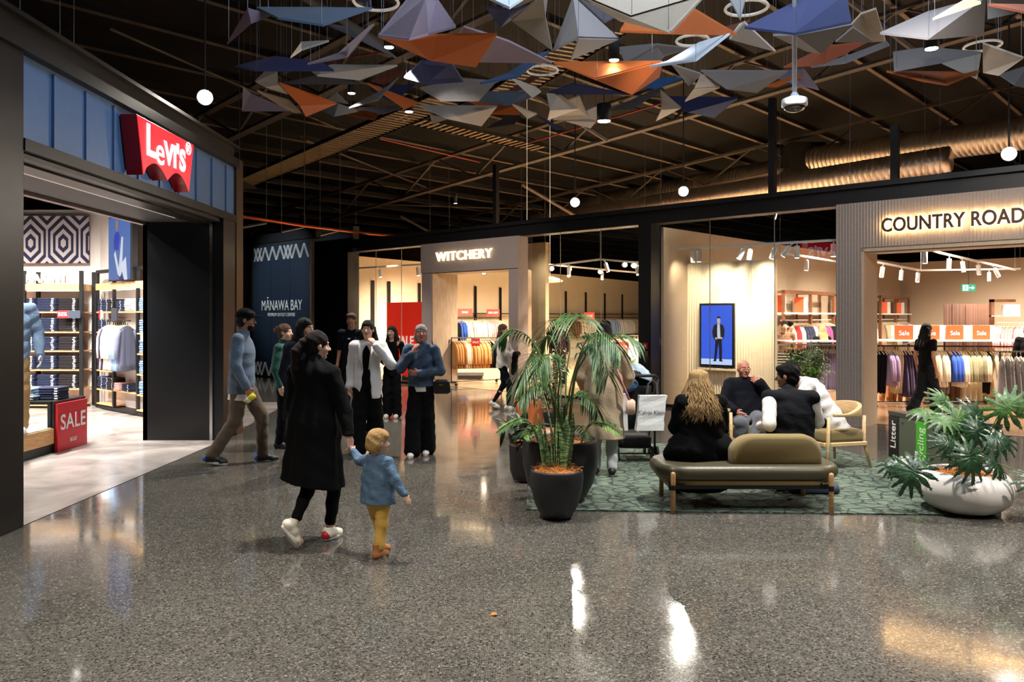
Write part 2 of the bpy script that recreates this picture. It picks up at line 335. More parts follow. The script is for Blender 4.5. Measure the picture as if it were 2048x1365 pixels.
# ---- roof: pitched deck, purlins along N, rafters along U (rise towards the right)
KR = .08
def R_(a, b, z): return FO - U*a + N*b + Vector((0, 0, z+KR*a))
m = MB(R_); m.box(-45, 30, -22, 45, 8.5, 8.55); struct(m.build('ceiling', M_DECK))
def purlin(a, b0, b1, zz=7.25, w=.045, h=.16):
    m = MB(R_); m.box(a-w, a+w, b0, b1, zz, zz+.02); m.mi = 1; m.box(a-.008, a+.008, b0, b1, zz+.02, zz+h); m.box(a-w, a+w, b0, b1, zz+h, zz+h+.02); return m
a = -34.0; k = 0
while a < 20:
    struct(purlin(a, -20, 40, 7.8).build('beam_purlin', [M_STEELBEAM, M_MATTBLACK])); a += 1.6; k += 1
def truss(b, a0, a1, zt=7.7, dep=.9):
    m = MB(R_); m.box(a0, a1, b-.09, b+.09, zt-.07, zt); m.box(a0, a1, b-.1, b+.1, zt-dep-.06, zt-dep)
    n = int((a1-a0)/3.2); st = (a1-a0)/n
    for i in range(n):
        x0 = a0+i*st; x1 = x0+st/2; x2 = x0+st
        for p, q in (((x0, zt), (x1, zt-dep)), ((x1, zt-dep), (x2, zt))):
            d = .035
            m.add([(p[0]-d, b-d, p[1]), (p[0]+d, b-d, p[1]), (p[0]+d, b+d, p[1]), (p[0]-d, b+d, p[1]), (q[0]-d, b-d, q[1]), (q[0]+d, b-d, q[1]), (q[0]+d, b+d, q[1]), (q[0]-d, b+d, q[1])],
                  [(0, 1, 5, 4), (1, 2, 6, 5), (2, 3, 7, 6), (3, 0, 4, 7), (0, 1, 2, 3), (4, 5, 6, 7)])
    return struct(m.build('beam_truss', M_TRUSS))
for b in (-10.5, -4, 3.5, 11): truss(b, -34, 20)
# knee braces and wind bracing rods
for i, (a, b, da, db, dz) in enumerate(((-2, -7.5, 2.6, 6.5, 0), (2, -7.5, 2.6, 6.5, 0), (-8, -1, 2.6, 6.5, 0), (-14, -1, -2.6, 6.5, 0), (4, -14, -2.6, 6.5, 0), (-20, 5.5, 2.6, 6.5, 0), (-4, -14, 2.6, 6.5, 0), (-10, -7.5, -2.6, 6.5, 0), (8, -7.5, -2.6, 6.5, 0))):
    m = MB(R_); m.tube([(a, b, 7.6), (a+da, b+db, 7.6)], .03, 6); struct(m.build('beam_brace', M_TRUSS))
for i, (a, b) in enumerate(((-6, -1), (-12, 5.5), (0, -1), (6, -1), (3, -7.5), (-5, -7.5), (-18, 5.5), (10, -1))):
    m = MB(R_); m.box(a-.06, a+.06, b-.05, b+.05, 5.0, 6.0) if False else m.tube([(a, b, 6.8), (a+.9, b+1.6, 5.8)], .05, 6); struct(m.build('beam_strut', M_STEELBEAM))
# ---- denim shop shell (left)
y0, y1 = 6.45, 11.42
m = MB(); m.box(-4.45, LX+.02, 5.2, y0, 0, 3.98); struct(m.build('pillar_left', M_DARK, bevel=.01))
m = MB(); m.box(-4.2, LX+.02, y1, y1+.28, 0, 3.98); struct(m.build('pillar_right', mat('goldlit_post', (98, 82, 64), .35, .8)))  # dark metal post, the golden light on it put into its colour
m = MB()                                              # dark bulkhead and rounded corner above the blue band
pl = [(-3.90, 5.0), (-3.90, 11.35)]+[(-4.15+.25*math.cos(t), 11.35+.35*math.sin(t)) for t in [math.radians(i*15) for i in range(1, 7)]]+[(-5.6, 11.75), (-5.6, 5.0)]
m.prism(pl, 3.84, 3.95, 2); m.prism([(x-.07, y-.05 if y > 6 else y) for x, y in pl], 3.95, 4.10, 2); m.prism(pl, 4.10, 4.14, 2); struct(m.build('trim_4', M_DARK))
m = MB(); m.box(-4.25, -4.0, y0, y1, 3.0, 3.12); m.box(-4.02, LX+.03, y0, y1, 3.05, 3.15, 0); m.box(-4.35, -4.12, y0, y1, 2.98, 3.02); struct(m.build('trim_5', M_DARK))
m = MB(); m.box(-4.12, -3.99, y0, y1, 3.15, 3.84)     # corrugated blue panel: wide pans with narrow ribs
st = .52; y = y0+.45
while y < y1: m.box(-3.99, -3.965, y, y+.05, 3.15, 3.80); m.box(-4.0, -3.985, y+.05, y+st, 3.15, 3.82); y += st
struct(m.build('wall_blue_fascia', mat('blue_metal_cladding', (84, 118, 164), .45, bump=.05, bscale=40, var=.05)))
m = MB(); m.box(-5.06, -4.12, y0-.3, y1, 3.02, 3.06); m.box(-5.06, -4.35, y0, y1, 3.0, 3.02); struct(m.build('ceiling_soffit', mat('soffit_board', (48, 44, 42), .6)))
m = MB(); m.box(-4.42, -4.38, y0+.1, y1-1.0, 2.993, 3.0); l = struct(m.build('trim_6', emis('led_groove', (255, 240, 225), .5)))
m = MB(); m.box(-5.10, -5.02, y0, y1-.4, 2.96, 3.1); struct(m.build('trim_7', mat('soffit_edge', (120, 104, 100), .4, .3)))
m = MB(); m.box(-5.06, -4.14, 10.92, 11.0, 0, 3.02); m.box(-5.06, -5.0, 10.92, 11.9, 0, 3.1); struct(m.build('wall_entry_panel', mat('black_satin_panel', (17, 18, 21), .3)))
m = MB(); m.box(-4.14, -4.10, 10.9, 10.95, 0, 3.0); struct(m.build('trim_8', M_CHROME))
m = MB(); m.box(-4.10, LX+.01, 10.93, 11.42, 0, 3.05); struct(m.build('wall_entry_return', MATS['black_satin_panel']))
LW = mat('white_shop_wall', (226, 214, 206), .6, var=.03, vscale=3)
wallseg('wall_denim_back', (-7.86, 15.25), (-15.5, 15.35), 0, 3.75, .12, LW)
wallseg('wall_denim_side', (-5.1, 12.75), (-7.86, 15.2), 0, 3.75, .12, LW)
m = MB(); m.box(-15.5, -5.2, 5.0, 16.2, 4.3, 4.34); struct(m.build('ceiling_denim', M_DECK))
m = MB(); m.box(-15.5, -15.4, 5.0, 16, 0, 3.75); struct(m.build('wall_denim_left', LW))
wallseg('wall_denim_outer', (-9.4, 19), (-4.3, 11.76), 0, 4.0, .1, M_BLACK)
# ---- mall directory wall beyond (dark blue hoarding)
sa, sb = S_(622, -1.2), S_(504, -1.2)
m = MB(fr_shop); m.box(sa, sb, -1.2, -1.1, 0, zf(560, 484, -1.2)); struct(m.build('wall_hoarding_back', M_MATTBLACK))
m = MB(fr_shop); m.box(sa-.3, sb+.25, -1.25, -1.0, zf(560, 484, -1.2), zf(560, 466, -1.2)); struct(m.build('trim_9', M_BLACK))
m = MB(fr_shop); m.box(S_(503, -1.1), S_(470, -1.1), -.9, -.8, 0, 3.9); struct(m.build('wall_pale_end', mat('mauve_plaster', (150, 128, 126), .7)))
m = MB(fr_shop); m.box(S_(503, -1.1)-.12, S_(503, -1.1), -1.15, -.8, 0, 4.0); struct(m.build('pillar_post', M_BLACK))
m = MB(fr_shop); m.box(S_(860, 6), S_(660, 6), 6.6, 6.8, 3.5, 4.4); struct(m.build('wall_upper', mat('ochre_board', (132, 104, 66), .7)))

spot('window_lamp', tuple(W(S_(1085, .5), .35, 3.3)), tuple(W(S_(1070, 1.0), 1.0, 1.6)), 60, 100, WARM, .9)  # added fill spots behind the windows, brightening the return wall and poster
spot('window_lamp', tuple(W(S_(790, .5), .35, 3.3)), tuple(W(S_(812, .7), 1.2, 1.4)), 160, 120, WARM, .9)
# ================================================================ HANGING FOLDED FELT PANELS
def felt(name, col): return mat('felt_'+name, col, .95, var=.10, vscale=90, sheen=.2, detail=2, bump=.15, bscale=150)
FC = dict(navy=(36, 46, 92), blue=(38, 84, 138), slate=(84, 98, 120), grey=(132, 128, 130), dark=(78, 74, 80), mauve=(148, 132, 150), tan=(172, 156, 138), light=(196, 186, 176), orange=(192, 96, 34), rust=(150, 76, 48), pale=(196, 208, 220))  # pale: the skylight's cold tint is put into the felt colour
CN = dict(navy='navy', blue='bright blue', slate='slate blue', grey='mid grey', dark='charcoal', mauve='mauve grey', tan='beige', light='pale grey', orange='burnt orange', rust='rusty brown', pale='pale blue grey')
FM = {k: felt(k, v) for k, v in FC.items()}
M_WIRE = mat('steel_wire', (120, 122, 128), .4, .6)
PANELS = [
 # colour, shape phrase, vertices (column, row, height), folded faces
 ('mauve', 'tall folded peak above the widest orange panel', [(756,74,4.5),(820,-6,5.0),(852,-6,4.85),(874,0,4.95),(912,56,4.6),(857,71,4.55),(818,81,4.42)], [(0,1,2,6),(2,3,4,5,6)]),
 ('orange', 'widest one on the left, right under the mauve peak', [(757,75,4.75),(818,82,4.72),(875,72,4.8),(994,70,4.85),(952,135,4.65),(862,122,4.62)], [(0,1,2,3,5),(3,4,5)]),
 ('navy', 'five sided one under the left edge of the widest orange panel', [(808,156,4.95),(842,124,5.0),(904,128,5.0),(927,164,4.9),(854,170,4.8)], [(0,1,4),(1,2,3,4)]),
 ('mauve', 'long wedge to the right of the widest left orange panel', [(918,70,4.95),(928,55,5.0),(992,75,5.0),(1018,84,5.0),(1104,127,4.9),(959,125,4.85)], [(0,1,2,5),(2,3,4,5)]),
 ('pale', 'sheet at the top edge, cold light painted in', [(905,-34,5.35),(1019,19,4.35),(1100,-34,5.35)], [(0,1,2)]),
 ('navy', 'V shaped one under the pale sheet at the top', [(972,16,5.0),(1027,22,4.8),(1065,11,5.0),(1001,56,4.8)], [(0,1,3),(1,2,3)]),
 ('tan', 'long spike hanging right of the pale sheet at the top', [(1086,-8,4.9),(1096,-8,4.95),(1091,35,4.8),(1105,102,4.5),(1023,42,4.8)], [(0,1,2,4),(2,3,4)]),
 ('grey', 'sharp three sided pyramid pointing down beside the black downlight', [(1146,-4,5.0),(1237,80,4.75),(1157,78,4.35),(1142,120,4.6),(1106,103,4.75)], [(0,1,2),(1,3,2),(0,2,4)]),
 ('dark', 'triangle behind the sharp pyramid', [(1156,-2,5.3),(1229,36,5.1),(1209,47,5.0)], [(0,1,2)]),
 ('tan', 'broad one at the top edge above an orange triangle', [(1158,-8,4.7),(1240,43,4.45),(1342,67,4.2),(1412,-8,4.6),(1262,36,4.35)], [(0,4,1),(0,3,4),(1,4,3,2)]),
 ('orange', 'triangle poking out behind the broad beige panel', [(1240,65,4.8),(1249,48,4.9),(1388,20,5.0),(1474,71,4.85),(1343,69,4.7)], [(0,1,2,4),(2,3,4)]),
 ('orange', 'big downward wedge in the middle below the black downlight', [(1108,127,4.9),(1325,125,4.9),(1319,155,4.8),(1264,190,4.55),(1190,160,4.65)], [(0,1,4),(1,2,3,4)]),
 ('pale', 'bent strip, cold light painted in, beside the ring light', [(1298,136,4.55),(1335,125,4.8),(1398,88,4.98),(1460,70,4.8),(1393,123,4.5)], [(0,1,4),(1,2,3,4)]),
 ('light', 'kite shape right of the bent pale strip', [(1489,46,5.0),(1551,104,4.8),(1459,79,4.85),(1478,52,5.0)], [(0,1,2),(0,2,3)]),
 ('navy', 'largest one, at the top beside the white camera pole', [(1489,58,4.5),(1622,-8,4.8),(1692,-8,4.8),(1703,47,4.5),(1590,71,4.3)], [(0,1,4),(1,2,3,4)]),
 ('grey', 'wedge right below the largest navy panel', [(1546,72,4.75),(1592,71,4.7),(1703,50,4.8),(1642,108,4.6),(1612,103,4.65)], [(0,1,4),(1,2,3,4)]),
 ('tan', 'tall quad right of the largest navy panel', [(1722,29,5.1),(1752,19,5.1),(1771,83,4.9),(1749,84,4.9),(1703,50,5.0)], [(0,1,2,3),(0,3,4)]),
 ('grey', 'small triangle lying on the rusty strip beside the camera pole', [(1671,85,4.95),(1706,56,5.05),(1750,85,4.95)], [(0,1,2)]),
 ('rust', 'long bent strip right of the camera pole', [(1568,136,5.0),(1655,94,5.2),(1734,86,5.2),(1650,128,5.0),(1622,133,4.95)], [(0,1,4),(1,2,3,4)]),
 ('grey', 'thin strip under the long rusty one', [(1622,136,5.2),(1690,116,5.25),(1773,85,5.4),(1779,92,5.35),(1690,128,5.15)], [(0,1,4),(1,2,3,4)]),
 ('grey', 'wide one above the dish shaped orange panel', [(1760,69,4.75),(1855,27,5.0),(1972,-5,5.05),(1968,70,4.8),(1855,80,4.55)], [(0,1,4),(1,2,3,4)]),
 ('tan', 'narrow sliver on top of the wide grey panel', [(1865,41,4.6),(1935,0,4.75),(1962,8,4.7)], [(0,1,2)]),
 ('grey', 'one directly behind the downlight over the orange dish', [(1786,107,5.15),(1855,97,5.2),(1962,107,5.15),(1882,127,5.0),(1788,144,4.9)], [(0,1,4),(1,2,3,4)]),
 ('light', 'triangle hanging behind the right end of the orange dish', [(1884,128,5.2),(1962,109,5.3),(1954,159,4.9)], [(0,1,2)]),
 ('orange', 'dish shaped one lit by the downlight on the right', [(1773,145,4.95),(1880,146,5.12),(1959,145,5.0),(1894,172,4.8),(1845,164,4.8)], [(0,1,4),(1,2,3,4)]),
 ('light', 'kite at the right edge of the cluster', [(1965,88,4.8),(2047,117,4.7),(1997,152,4.55),(1966,146,4.6)], [(0,1,3),(1,2,3)]),
 ('grey', 'lowest one at the right edge', [(1999,152,5.0),(2058,133,5.1),(2058,178,4.8),(2030,172,4.8)], [(0,1,3),(1,2,3)]),
 ('grey', 'one in the top right corner behind a rusty sliver', [(1974,-4,5.0),(2056,-4,5.0),(2030,27,4.9),(1975,39,4.8)], [(0,1,2),(0,2,3)]),
 ('rust', 'sliver in the top right corner', [(1976,12,4.7),(2056,13,4.75),(2056,29,4.6)], [(0,1,2)]),
 ('grey', 'wide triangle low in the middle, left of the camera head', [(1402,143,5.1),(1575,144,5.15),(1514,186,4.9),(1453,179,4.9)], [(0,1,3),(1,2,3)]),
 ('grey', 'narrow one dropping from the bent pale strip', [(1343,130,5.0),(1402,149,4.95),(1388,165,4.9),(1377,172,4.85)], [(0,1,2),(0,2,3)]),
 ('tan', 'folded fishtail left of the camera head', [(1402,150,5.05),(1440,176,4.95),(1389,180,4.75),(1370,204,4.9)], [(0,1,2),(1,3,2)]),
 ('blue', 'small one right of the big downward orange wedge', [(1280,173,5.2),(1294,158,5.3),(1366,158,5.3),(1310,179,5.15)], [(0,1,3),(1,2,3)]),
 ('orange', 'small strip behind the camera pole', [(1532,175,5.2),(1590,153,5.35),(1606,153,5.35),(1554,175,5.2)], [(0,1,2,3)]),
 ('mauve', 'pointed one behind the camera pole', [(1528,146,5.5),(1608,140,5.5),(1638,181,5.2),(1579,166,5.25)], [(0,1,3),(1,2,3)]),
 ('navy', 'dark wide one under the folded fishtail', [(1323,195,5.45),(1476,197,5.45),(1429,236,5.2),(1375,225,5.2)], [(0,1,3),(1,2,3)]),
 ('tan', 'lowest fishtail left of the dark wide navy one', [(1321,182,5.3),(1362,217,5.1),(1323,220,4.95),(1312,243,5.1)], [(0,1,2),(1,3,2)]),
 ('dark', 'strip low in the middle, left of the lowest fishtail', [(1222,221,5.3),(1320,176,5.6),(1328,180,5.5),(1265,218,5.2)], [(0,1,3),(1,2,3)]),
 ('grey', 'wide one above the big downward orange wedge', [(1238,97,5.4),(1314,90,5.4),(1379,98,5.4),(1330,113,5.3),(1314,126,5.2),(1249,126,5.2)], [(0,1,5),(1,2,3,4,5)]),
 ('grey', 'small spike hanging at the top edge near the ring light', [(1456,-6,4.9),(1492,-6,4.9),(1481,42,4.6)], [(0,1,2)]),
 ('rust', 'long dim strip behind the ring light', [(1393,97,5.4),(1433,61,5.6),(1500,43,5.6),(1465,66,5.45)], [(0,1,3),(1,2,3)]),
 ('slate', 'large flat one at the top left', [(512,18,4.9),(744,19,4.9),(646,53,4.6),(555,39,4.65)], [(0,1,3),(1,2,3)]),
 ('mauve', 'bent strip at the far top left', [(454,90,4.6),(495,20,4.85),(540,33,4.8),(502,48,4.7)], [(0,1,3),(1,2,3)]),
 ('navy', 'corner poking in above the large flat slate panel', [(705,-6,5.0),(738,-6,5.0),(743,18,4.95)], [(0,1,2)]),
 ('light', 'small bent strip under the large flat slate panel', [(581,117,5.0),(603,87,5.1),(658,84,5.1),(603,102,4.95)], [(0,1,3),(1,2,3)]),
 ('mauve', 'thin curved blade seen edge on', [(615,130,4.65),(676,110,4.8),(740,55,4.85),(749,51,4.8),(694,116,4.62)], [(0,1,4),(1,2,3,4)]),
 ('dark', 'long dark wedge behind the thin curved blade', [(656,51,5.3),(697,57,5.3),(734,72,5.25),(795,119,5.1),(726,84,5.1)], [(0,1,4),(1,2,3,4)]),
 ('navy', 'long flat one at the left', [(470,135,5.1),(549,115,5.2),(644,127,5.15),(668,143,5.05),(510,143,5.0)], [(0,1,4),(1,2,3,4)]),
 ('light', 'shallow tray in the left group below the long navy one', [(625,145,5.3),(662,132,5.35),(795,133,5.35),(719,161,5.15),(635,153,5.15)], [(0,1,4),(1,2,3,4)]),
 ('dark', 'flat triangle right above the left orange triangle', [(561,169,5.25),(631,153,5.35),(725,169,5.25)], [(0,1,2)]),
 ('orange', 'sharp triangle at the left', [(558,167,5.2),(674,208,5.15),(600,212,5.0),(612,234,5.05)], [(0,1,2),(1,3,2)]),
 ('light', 'angular one left of the sharp orange triangle', [(510,164,5.3),(531,144,5.4),(555,144,5.35),(556,170,5.2),(575,189,5.15),(530,175,5.2)], [(0,1,2,3),(0,3,4,5)]),
 ('tan', 'thin blade crossing below the angular pale one', [(514,183,5.15),(578,202,5.15),(602,227,5.0),(590,227,5.0),(560,212,5.05)], [(0,1,4),(1,2,3,4)]),
 ('mauve', 'lowest left one beside the big starry spotlight', [(486,176,5.5),(500,188,5.45),(578,223,5.2),(484,223,5.2)], [(0,1,2,3)]),
 ('grey', 'curved blade in the middle of the left group', [(698,217,5.0),(735,198,5.1),(770,180,5.2),(797,157,5.3),(756,202,5.0)], [(0,1,4),(1,2,3,4)]),
 ('orange', 'slim wedge above the lit cylinder lamp', [(734,168,5.4),(781,186,5.35),(836,207,5.3),(810,219,5.15)], [(0,1,3),(1,2,3)]),
 ('navy', 'dim one behind the slim orange wedge', [(740,180,5.6),(828,170,5.7),(787,207,5.4)], [(0,1,2)]),
 ('grey', 'small peak right of the sharp orange triangle', [(654,200,5.3),(672,186,5.4),(697,209,5.25)], [(0,1,2)]),
 ('grey', 'low flat one right under the sharp orange triangle', [(644,222,5.35),(676,209,5.4),(715,224,5.3),(668,234,5.2)], [(0,1,3),(1,2,3)]),
 ('orange', 'low flat one in the left group', [(682,228,5.45),(726,223,5.5),(757,230,5.4),(749,241,5.3)], [(0,1,3),(1,2,3)]),
 ('dark', 'flat one left of the lit cylinder lamp', [(715,217,5.35),(808,215,5.4),(766,230,5.2)], [(0,1,2)]),
 ('rust', 'dim one behind the curved grey blade', [(742,164,5.7),(783,142,5.8),(808,146,5.7),(767,170,5.6)], [(0,1,2,3)]),
 ('blue', 'long curved blade in the centre', [(960,169,4.95),(1014,149,5.1),(1080,108,5.3),(1099,105,5.2),(1036,156,4.95)], [(0,1,4),(1,2,3,4)]),
 ('grey', 'broad one below the five sided navy panel', [(840,178,5.2),(926,160,5.25),(992,165,5.2),(957,203,5.0),(882,203,5.0)], [(0,1,4),(1,2,3,4)]),
 ('slate', 'low wide one in the centre', [(957,204,5.25),(974,185,5.35),(1058,185,5.35),(1062,196,5.3),(1016,212,5.15)], [(0,1,4),(1,2,3,4)]),
 ('light', 'small folded sliver under the long blue blade', [(1023,158,5.2),(1070,176,5.15),(1082,185,5.1),(1065,196,5.0)], [(0,1,3),(1,2,3)]),
 ('navy', 'long dark triangle under the big downward orange wedge', [(1091,189,5.35),(1146,169,5.45),(1251,189,5.3)], [(0,1,2)]),
 ('light', 'brightly lit folded one in the centre', [(1093,189,5.3),(1119,191,5.35),(1158,218,5.25),(1100,221,5.02),(1095,241,5.2)], [(0,1,2,3),(2,4,3)]),
 ('tan', 'tall triangle behind the brightly lit folded one', [(1158,193,5.5),(1178,238,5.25),(1106,241,5.25),(1135,202,5.4)], [(0,1,2,3)]),
 ('grey', 'rounded back one right of the tall beige triangle', [(1165,213,5.7),(1196,214,5.7),(1192,244,5.5),(1181,257,5.4),(1130,243,5.4)], [(0,1,2,4),(2,3,4)]),
 ('light', 'widest low one in the centre', [(836,213,5.25),(994,214,5.25),(963,253,5.0),(893,238,5.0)], [(0,1,3),(1,2,3)]),
 ('tan', 'small tip under the widest low pale panel', [(860,231,5.4),(893,239,5.35),(865,249,5.25)], [(0,1,2)]),
 ('orange', 'piece behind the widest low pale panel', [(937,203,5.6),(1000,211,5.6),(1036,211,5.55),(1039,230,5.4),(983,230,5.4)], [(0,1,4),(1,2,3,4)]),
 ('light', 'small fishtail right of the orange piece in the centre', [(1023,209,5.35),(1059,224,5.3),(1074,229,5.3),(1056,238,5.2)], [(0,1,3),(1,2,3)]),
 ('dark', 'lowest dark blade in the centre', [(974,257,5.4),(1018,233,5.6),(1042,233,5.55),(1029,249,5.4)], [(0,1,3),(1,2,3)]),
 ('navy', 'thin lowest one right of the centre', [(1075,233,5.6),(1131,261,5.4),(1110,259,5.4)], [(0,1,2)]),
 ('rust', 'dim piece under the long blue blade', [(1014,185,5.7),(1071,149,5.9),(1084,152,5.85),(1036,183,5.6)], [(0,1,2,3)]),
]
def PZ(px, py, z): Y = F*(z-H)/(HY-py); return Vector(((px-CX)/F*Y, Y, z))
def felt_panel(col, phrase, verts, faces):
    pts = [PZ(*v) for v in verts]; c = sum(pts, Vector())/len(pts)
    t = thing('felt_panel', '%s folded felt panel, %s' % (CN[col], phrase), 'ceiling panel', c, 0, 'folded felt panels over the atrium')
    th = .024; me = MB()
    top = [p+Vector((0, 0, th)) for p in pts]; n = len(pts)
    cnt = {}
    for f in faces:
        for i in range(len(f)):
            a, b = f[i], f[(i+1) % len(f)]; k = (min(a, b), max(a, b)); cnt.setdefault(k, []).append((a, b))
    fs = [tuple(f) for f in faces]+[tuple(n+i for i in reversed(f)) for f in faces]
    for k, l in cnt.items():
        if len(l) == 1: a, b = l[0]; fs.append((a, n+a, n+b, b))
    me.add(pts+top, fs); me.build('felt_sheet', FM[col], t)
    wm = MB()
    for i in range(0, n, 2 if n > 4 else 1)[:3]:
        q = top[i]*.92+ (c+Vector((0, 0, th)))*.08
        wm.tube([q, (q.x, q.y, 7.2+KR*(FO-q).dot(U))], .0022, 4)
    wm.build('suspension_wire', M_WIRE, t)
for p in PANELS: felt_panel(*p)
# ================================================================ CEILING FIXTURES
def downlight(px, py, z, r=.07, hgt=.3, lab='', p=0, group='black cylinder downlights'):
    q = PZ(px, py, z); t = thing('cylinder_downlight', lab, 'ceiling light', q, 0, group)
    m = MB(); m.lathe([(r*.9, .012), (r, 0), (r, hgt), (r*.9, hgt+.01)], 20, tuple(q)); m.build('housing', M_MATTBLACK, t, 'auto')
    m = MB(); m.lathe([(r*.84, -.002), (r*.84, .011)], 20, tuple(q)); m.build('lens', M_LAMPC, t)
    m = MB(); m.tube([(q.x, q.y, q.z+hgt), (q.x, q.y, 7.0)], .008, 6); m.build('suspension_rod', M_MATTBLACK, t)
    if p: spot('downlight_lamp', (q.x, q.y, q.z-.01), (q.x, q.y, 0), p, 110, (1, .95, .88), .7, .04)
for px, py, z, r, lab in ((778, 95, 5.3, .07, 'lit black cylinder downlight behind the widest left orange felt panel'), (703, 187, 5.5, .07, 'lit black cylinder downlight above the curved grey felt blade'),
      (818, 224, 5.6, .085, 'black cylinder downlight with a lit rim beside the perforated cable tray'), (1228, 121, 4.9, .07, 'black cylinder downlight right beside the sharp grey felt pyramid'),
      (1208, 243, 5.2, .13, 'wide black bell shaped downlight low in the middle of the felt cluster'), (1863, 98, 4.75, .08, 'black cylinder downlight shining on the orange felt dish'),
      (911, 407, 5.2, .05, 'small lit downlight in the dark far above the womenswear portal'), (608, 452, 4.6, .07, 'small lit downlight beside the copper pipe'), ):
    downlight(px, py, z, r, .3, lab, 14)
def ring(px, py, z, R, lab):
    q = PZ(px, py, z); t = thing('ring_light', lab, 'ring light', q, 0, 'ring lights')
    m = MB(); rr = [[((R+.018*math.cos(a))*math.cos(b)+q.x, (R+.018*math.cos(a))*math.sin(b)+q.y, .018*math.sin(a)+q.z) for a in [i*math.pi/3 for i in range(6)]] for b in [j*math.pi/16 for j in range(33)]]
    m.loft(rr, True, False); m.build('ring_frame', mat('ring_light_white', (214, 206, 196), .5, emit=.25), t, 'auto')
    m = MB()
    for k in range(3): m.tube([(q.x+R*math.cos(k*2.1), q.y+R*math.sin(k*2.1), q.z), (q.x, q.y, q.z+1.6)], .003, 4)
    m.build('suspension_wire', M_WIRE, t)
ring(1385, 81, 5.2, .20, 'white ring light beside the bent pale felt strip'); ring(1493, 16, 5.3, .24, 'white ring light at the top edge beside the navy felt panel')
ring(1085, 141, 5.7, .25, 'dim ring light behind the long blue felt blade'); ring(752, 4, 5.4, .26, 'dim ring light at the top edge above the mauve peak'); ring(1965, 92, 5.6, .24, 'dim ring light left of the kite felt panel at the right')
# bright starry spotlights on the shop fronts
def flood(px, py, Y, lab, p):
    q = P(px, py, Y); t = thing('spotlight', lab, 'spotlight', q, 0, 'bright spotlights facing the hall')
    d = (Vector((0, 0, 1.5))-q).normalized(); a = q-d*.22
    m = MB(); m.tube([a, q-d*.02], [.075, .1], 16); m.build('housing', M_MATTBLACK, t, 'auto')
    m = MB(); m.tube([q-d*.015, q+d*.004], .088, 20); m.build('lens', emis('flood_glow', (255, 244, 224), 400), t)
    m = MB(); m.tube([a, (a.x, a.y, 7.6)], .012, 6); m.build('bracket', M_MATTBLACK, t)
    spot('flood_lamp', tuple(q+d*.05), (0+q.x*.4, q.y*.45, 0), p, 80, (1, .93, .82), .8, .07)
flood(410, 195, 10.1, 'brightest white spotlight above the red batwing sign', 300); flood(1150, 405, 16.3, 'smaller bright spotlight above the left shop window', 350)
flood(1367, 383, 15.2, 'bright spotlight in front of the big metal duct above the window display', 350); flood(2018, 308, 11.0, 'bright spotlight at the right edge above the dark letters', 200)
# security camera on a white pole
q = PZ(1589, 214, 3.72); t = thing('security_camera', 'white dome security camera on a long white pole from the ceiling', 'security camera', q)
m = MB(); m.tube([(q.x, q.y, q.z+.12), (q.x, q.y, 7)], .022, 12); m.lathe([(.022, .14), (.05, .10), (.05, .08)], 16, tuple(q)); m.build('pole', mat('white_camera_plastic', (215, 218, 226), .4), t, 'auto')
m = MB(); m.lathe([(.05, .10), (.115, .075), (.12, .06), (.12, .01), (.10, 0)], 28, tuple(q)); m.build('housing', MATS['white_camera_plastic'], t, 'auto')
m = MB(); m.lathe([(.10, 0), (.095, -.02), (.07, -.04), (.03, -.052), (.005, -.055)], 28, tuple(q)); m.build('dome', mat('tinted_dome', (40, 34, 28), .1, coat=1), t, 'auto')
# spiral ducts
def duct(pa, pb, z0, r, nm, lab, kr=.044):
    m_ = mat('galvanised_duct', (196, 188, 178), .36, 1, var=.10, vscale=3)
    a = Vector(pa); b = Vector(pb); L = (b-a).length; dr = (b-a).normalized(); t = thing(nm, lab, 'air duct', a)
    x = dr.cross(Vector((0, 0, 1))).normalized(); y = x.cross(dr)
    m = MB(); n = int(L/.14); rings = []
    for i in range(n+1):
        for o, rr in ((0, r), (.1, r), (.11, r+.008), (.13, r+.008)):
            c = a+dr*(i*.14+o); rings.append([tuple(c+x*rr*math.cos(k*math.pi/14)+y*rr*math.sin(k*math.pi/14)) for k in range(28)])
    m.loft(rings, True, True); m.build('pipe', m_, t, 'auto'); return t, a, dr
A0 = P(2300, 232, 17.4); A1 = P(1622, 322, 24.4)
t, a, dr = duct(A0, A1, 0, .42, 'spiral_duct', 'shiny spiral ventilation duct crossing above the right-hand shop')
m = MB(); bq = P(1605, 326, 24.6); m.box(bq.x-.55, bq.x+.55, bq.y-.5, bq.y+.5, bq.z-.55, bq.z+.55, .03); m.build('damper_box', M_BLACK, t)
duct(P(1640, 335, 25.2), P(1000, 446, 38), 0, .5, 'spiral_duct', 'dull spiral duct running on to the left behind the two middle spotlights')
duct(P(1900, 318, 18.5), P(1080, 446, 27.5), 0, .30, 'spiral_duct', 'lower brightly lit spiral duct just above the black header')
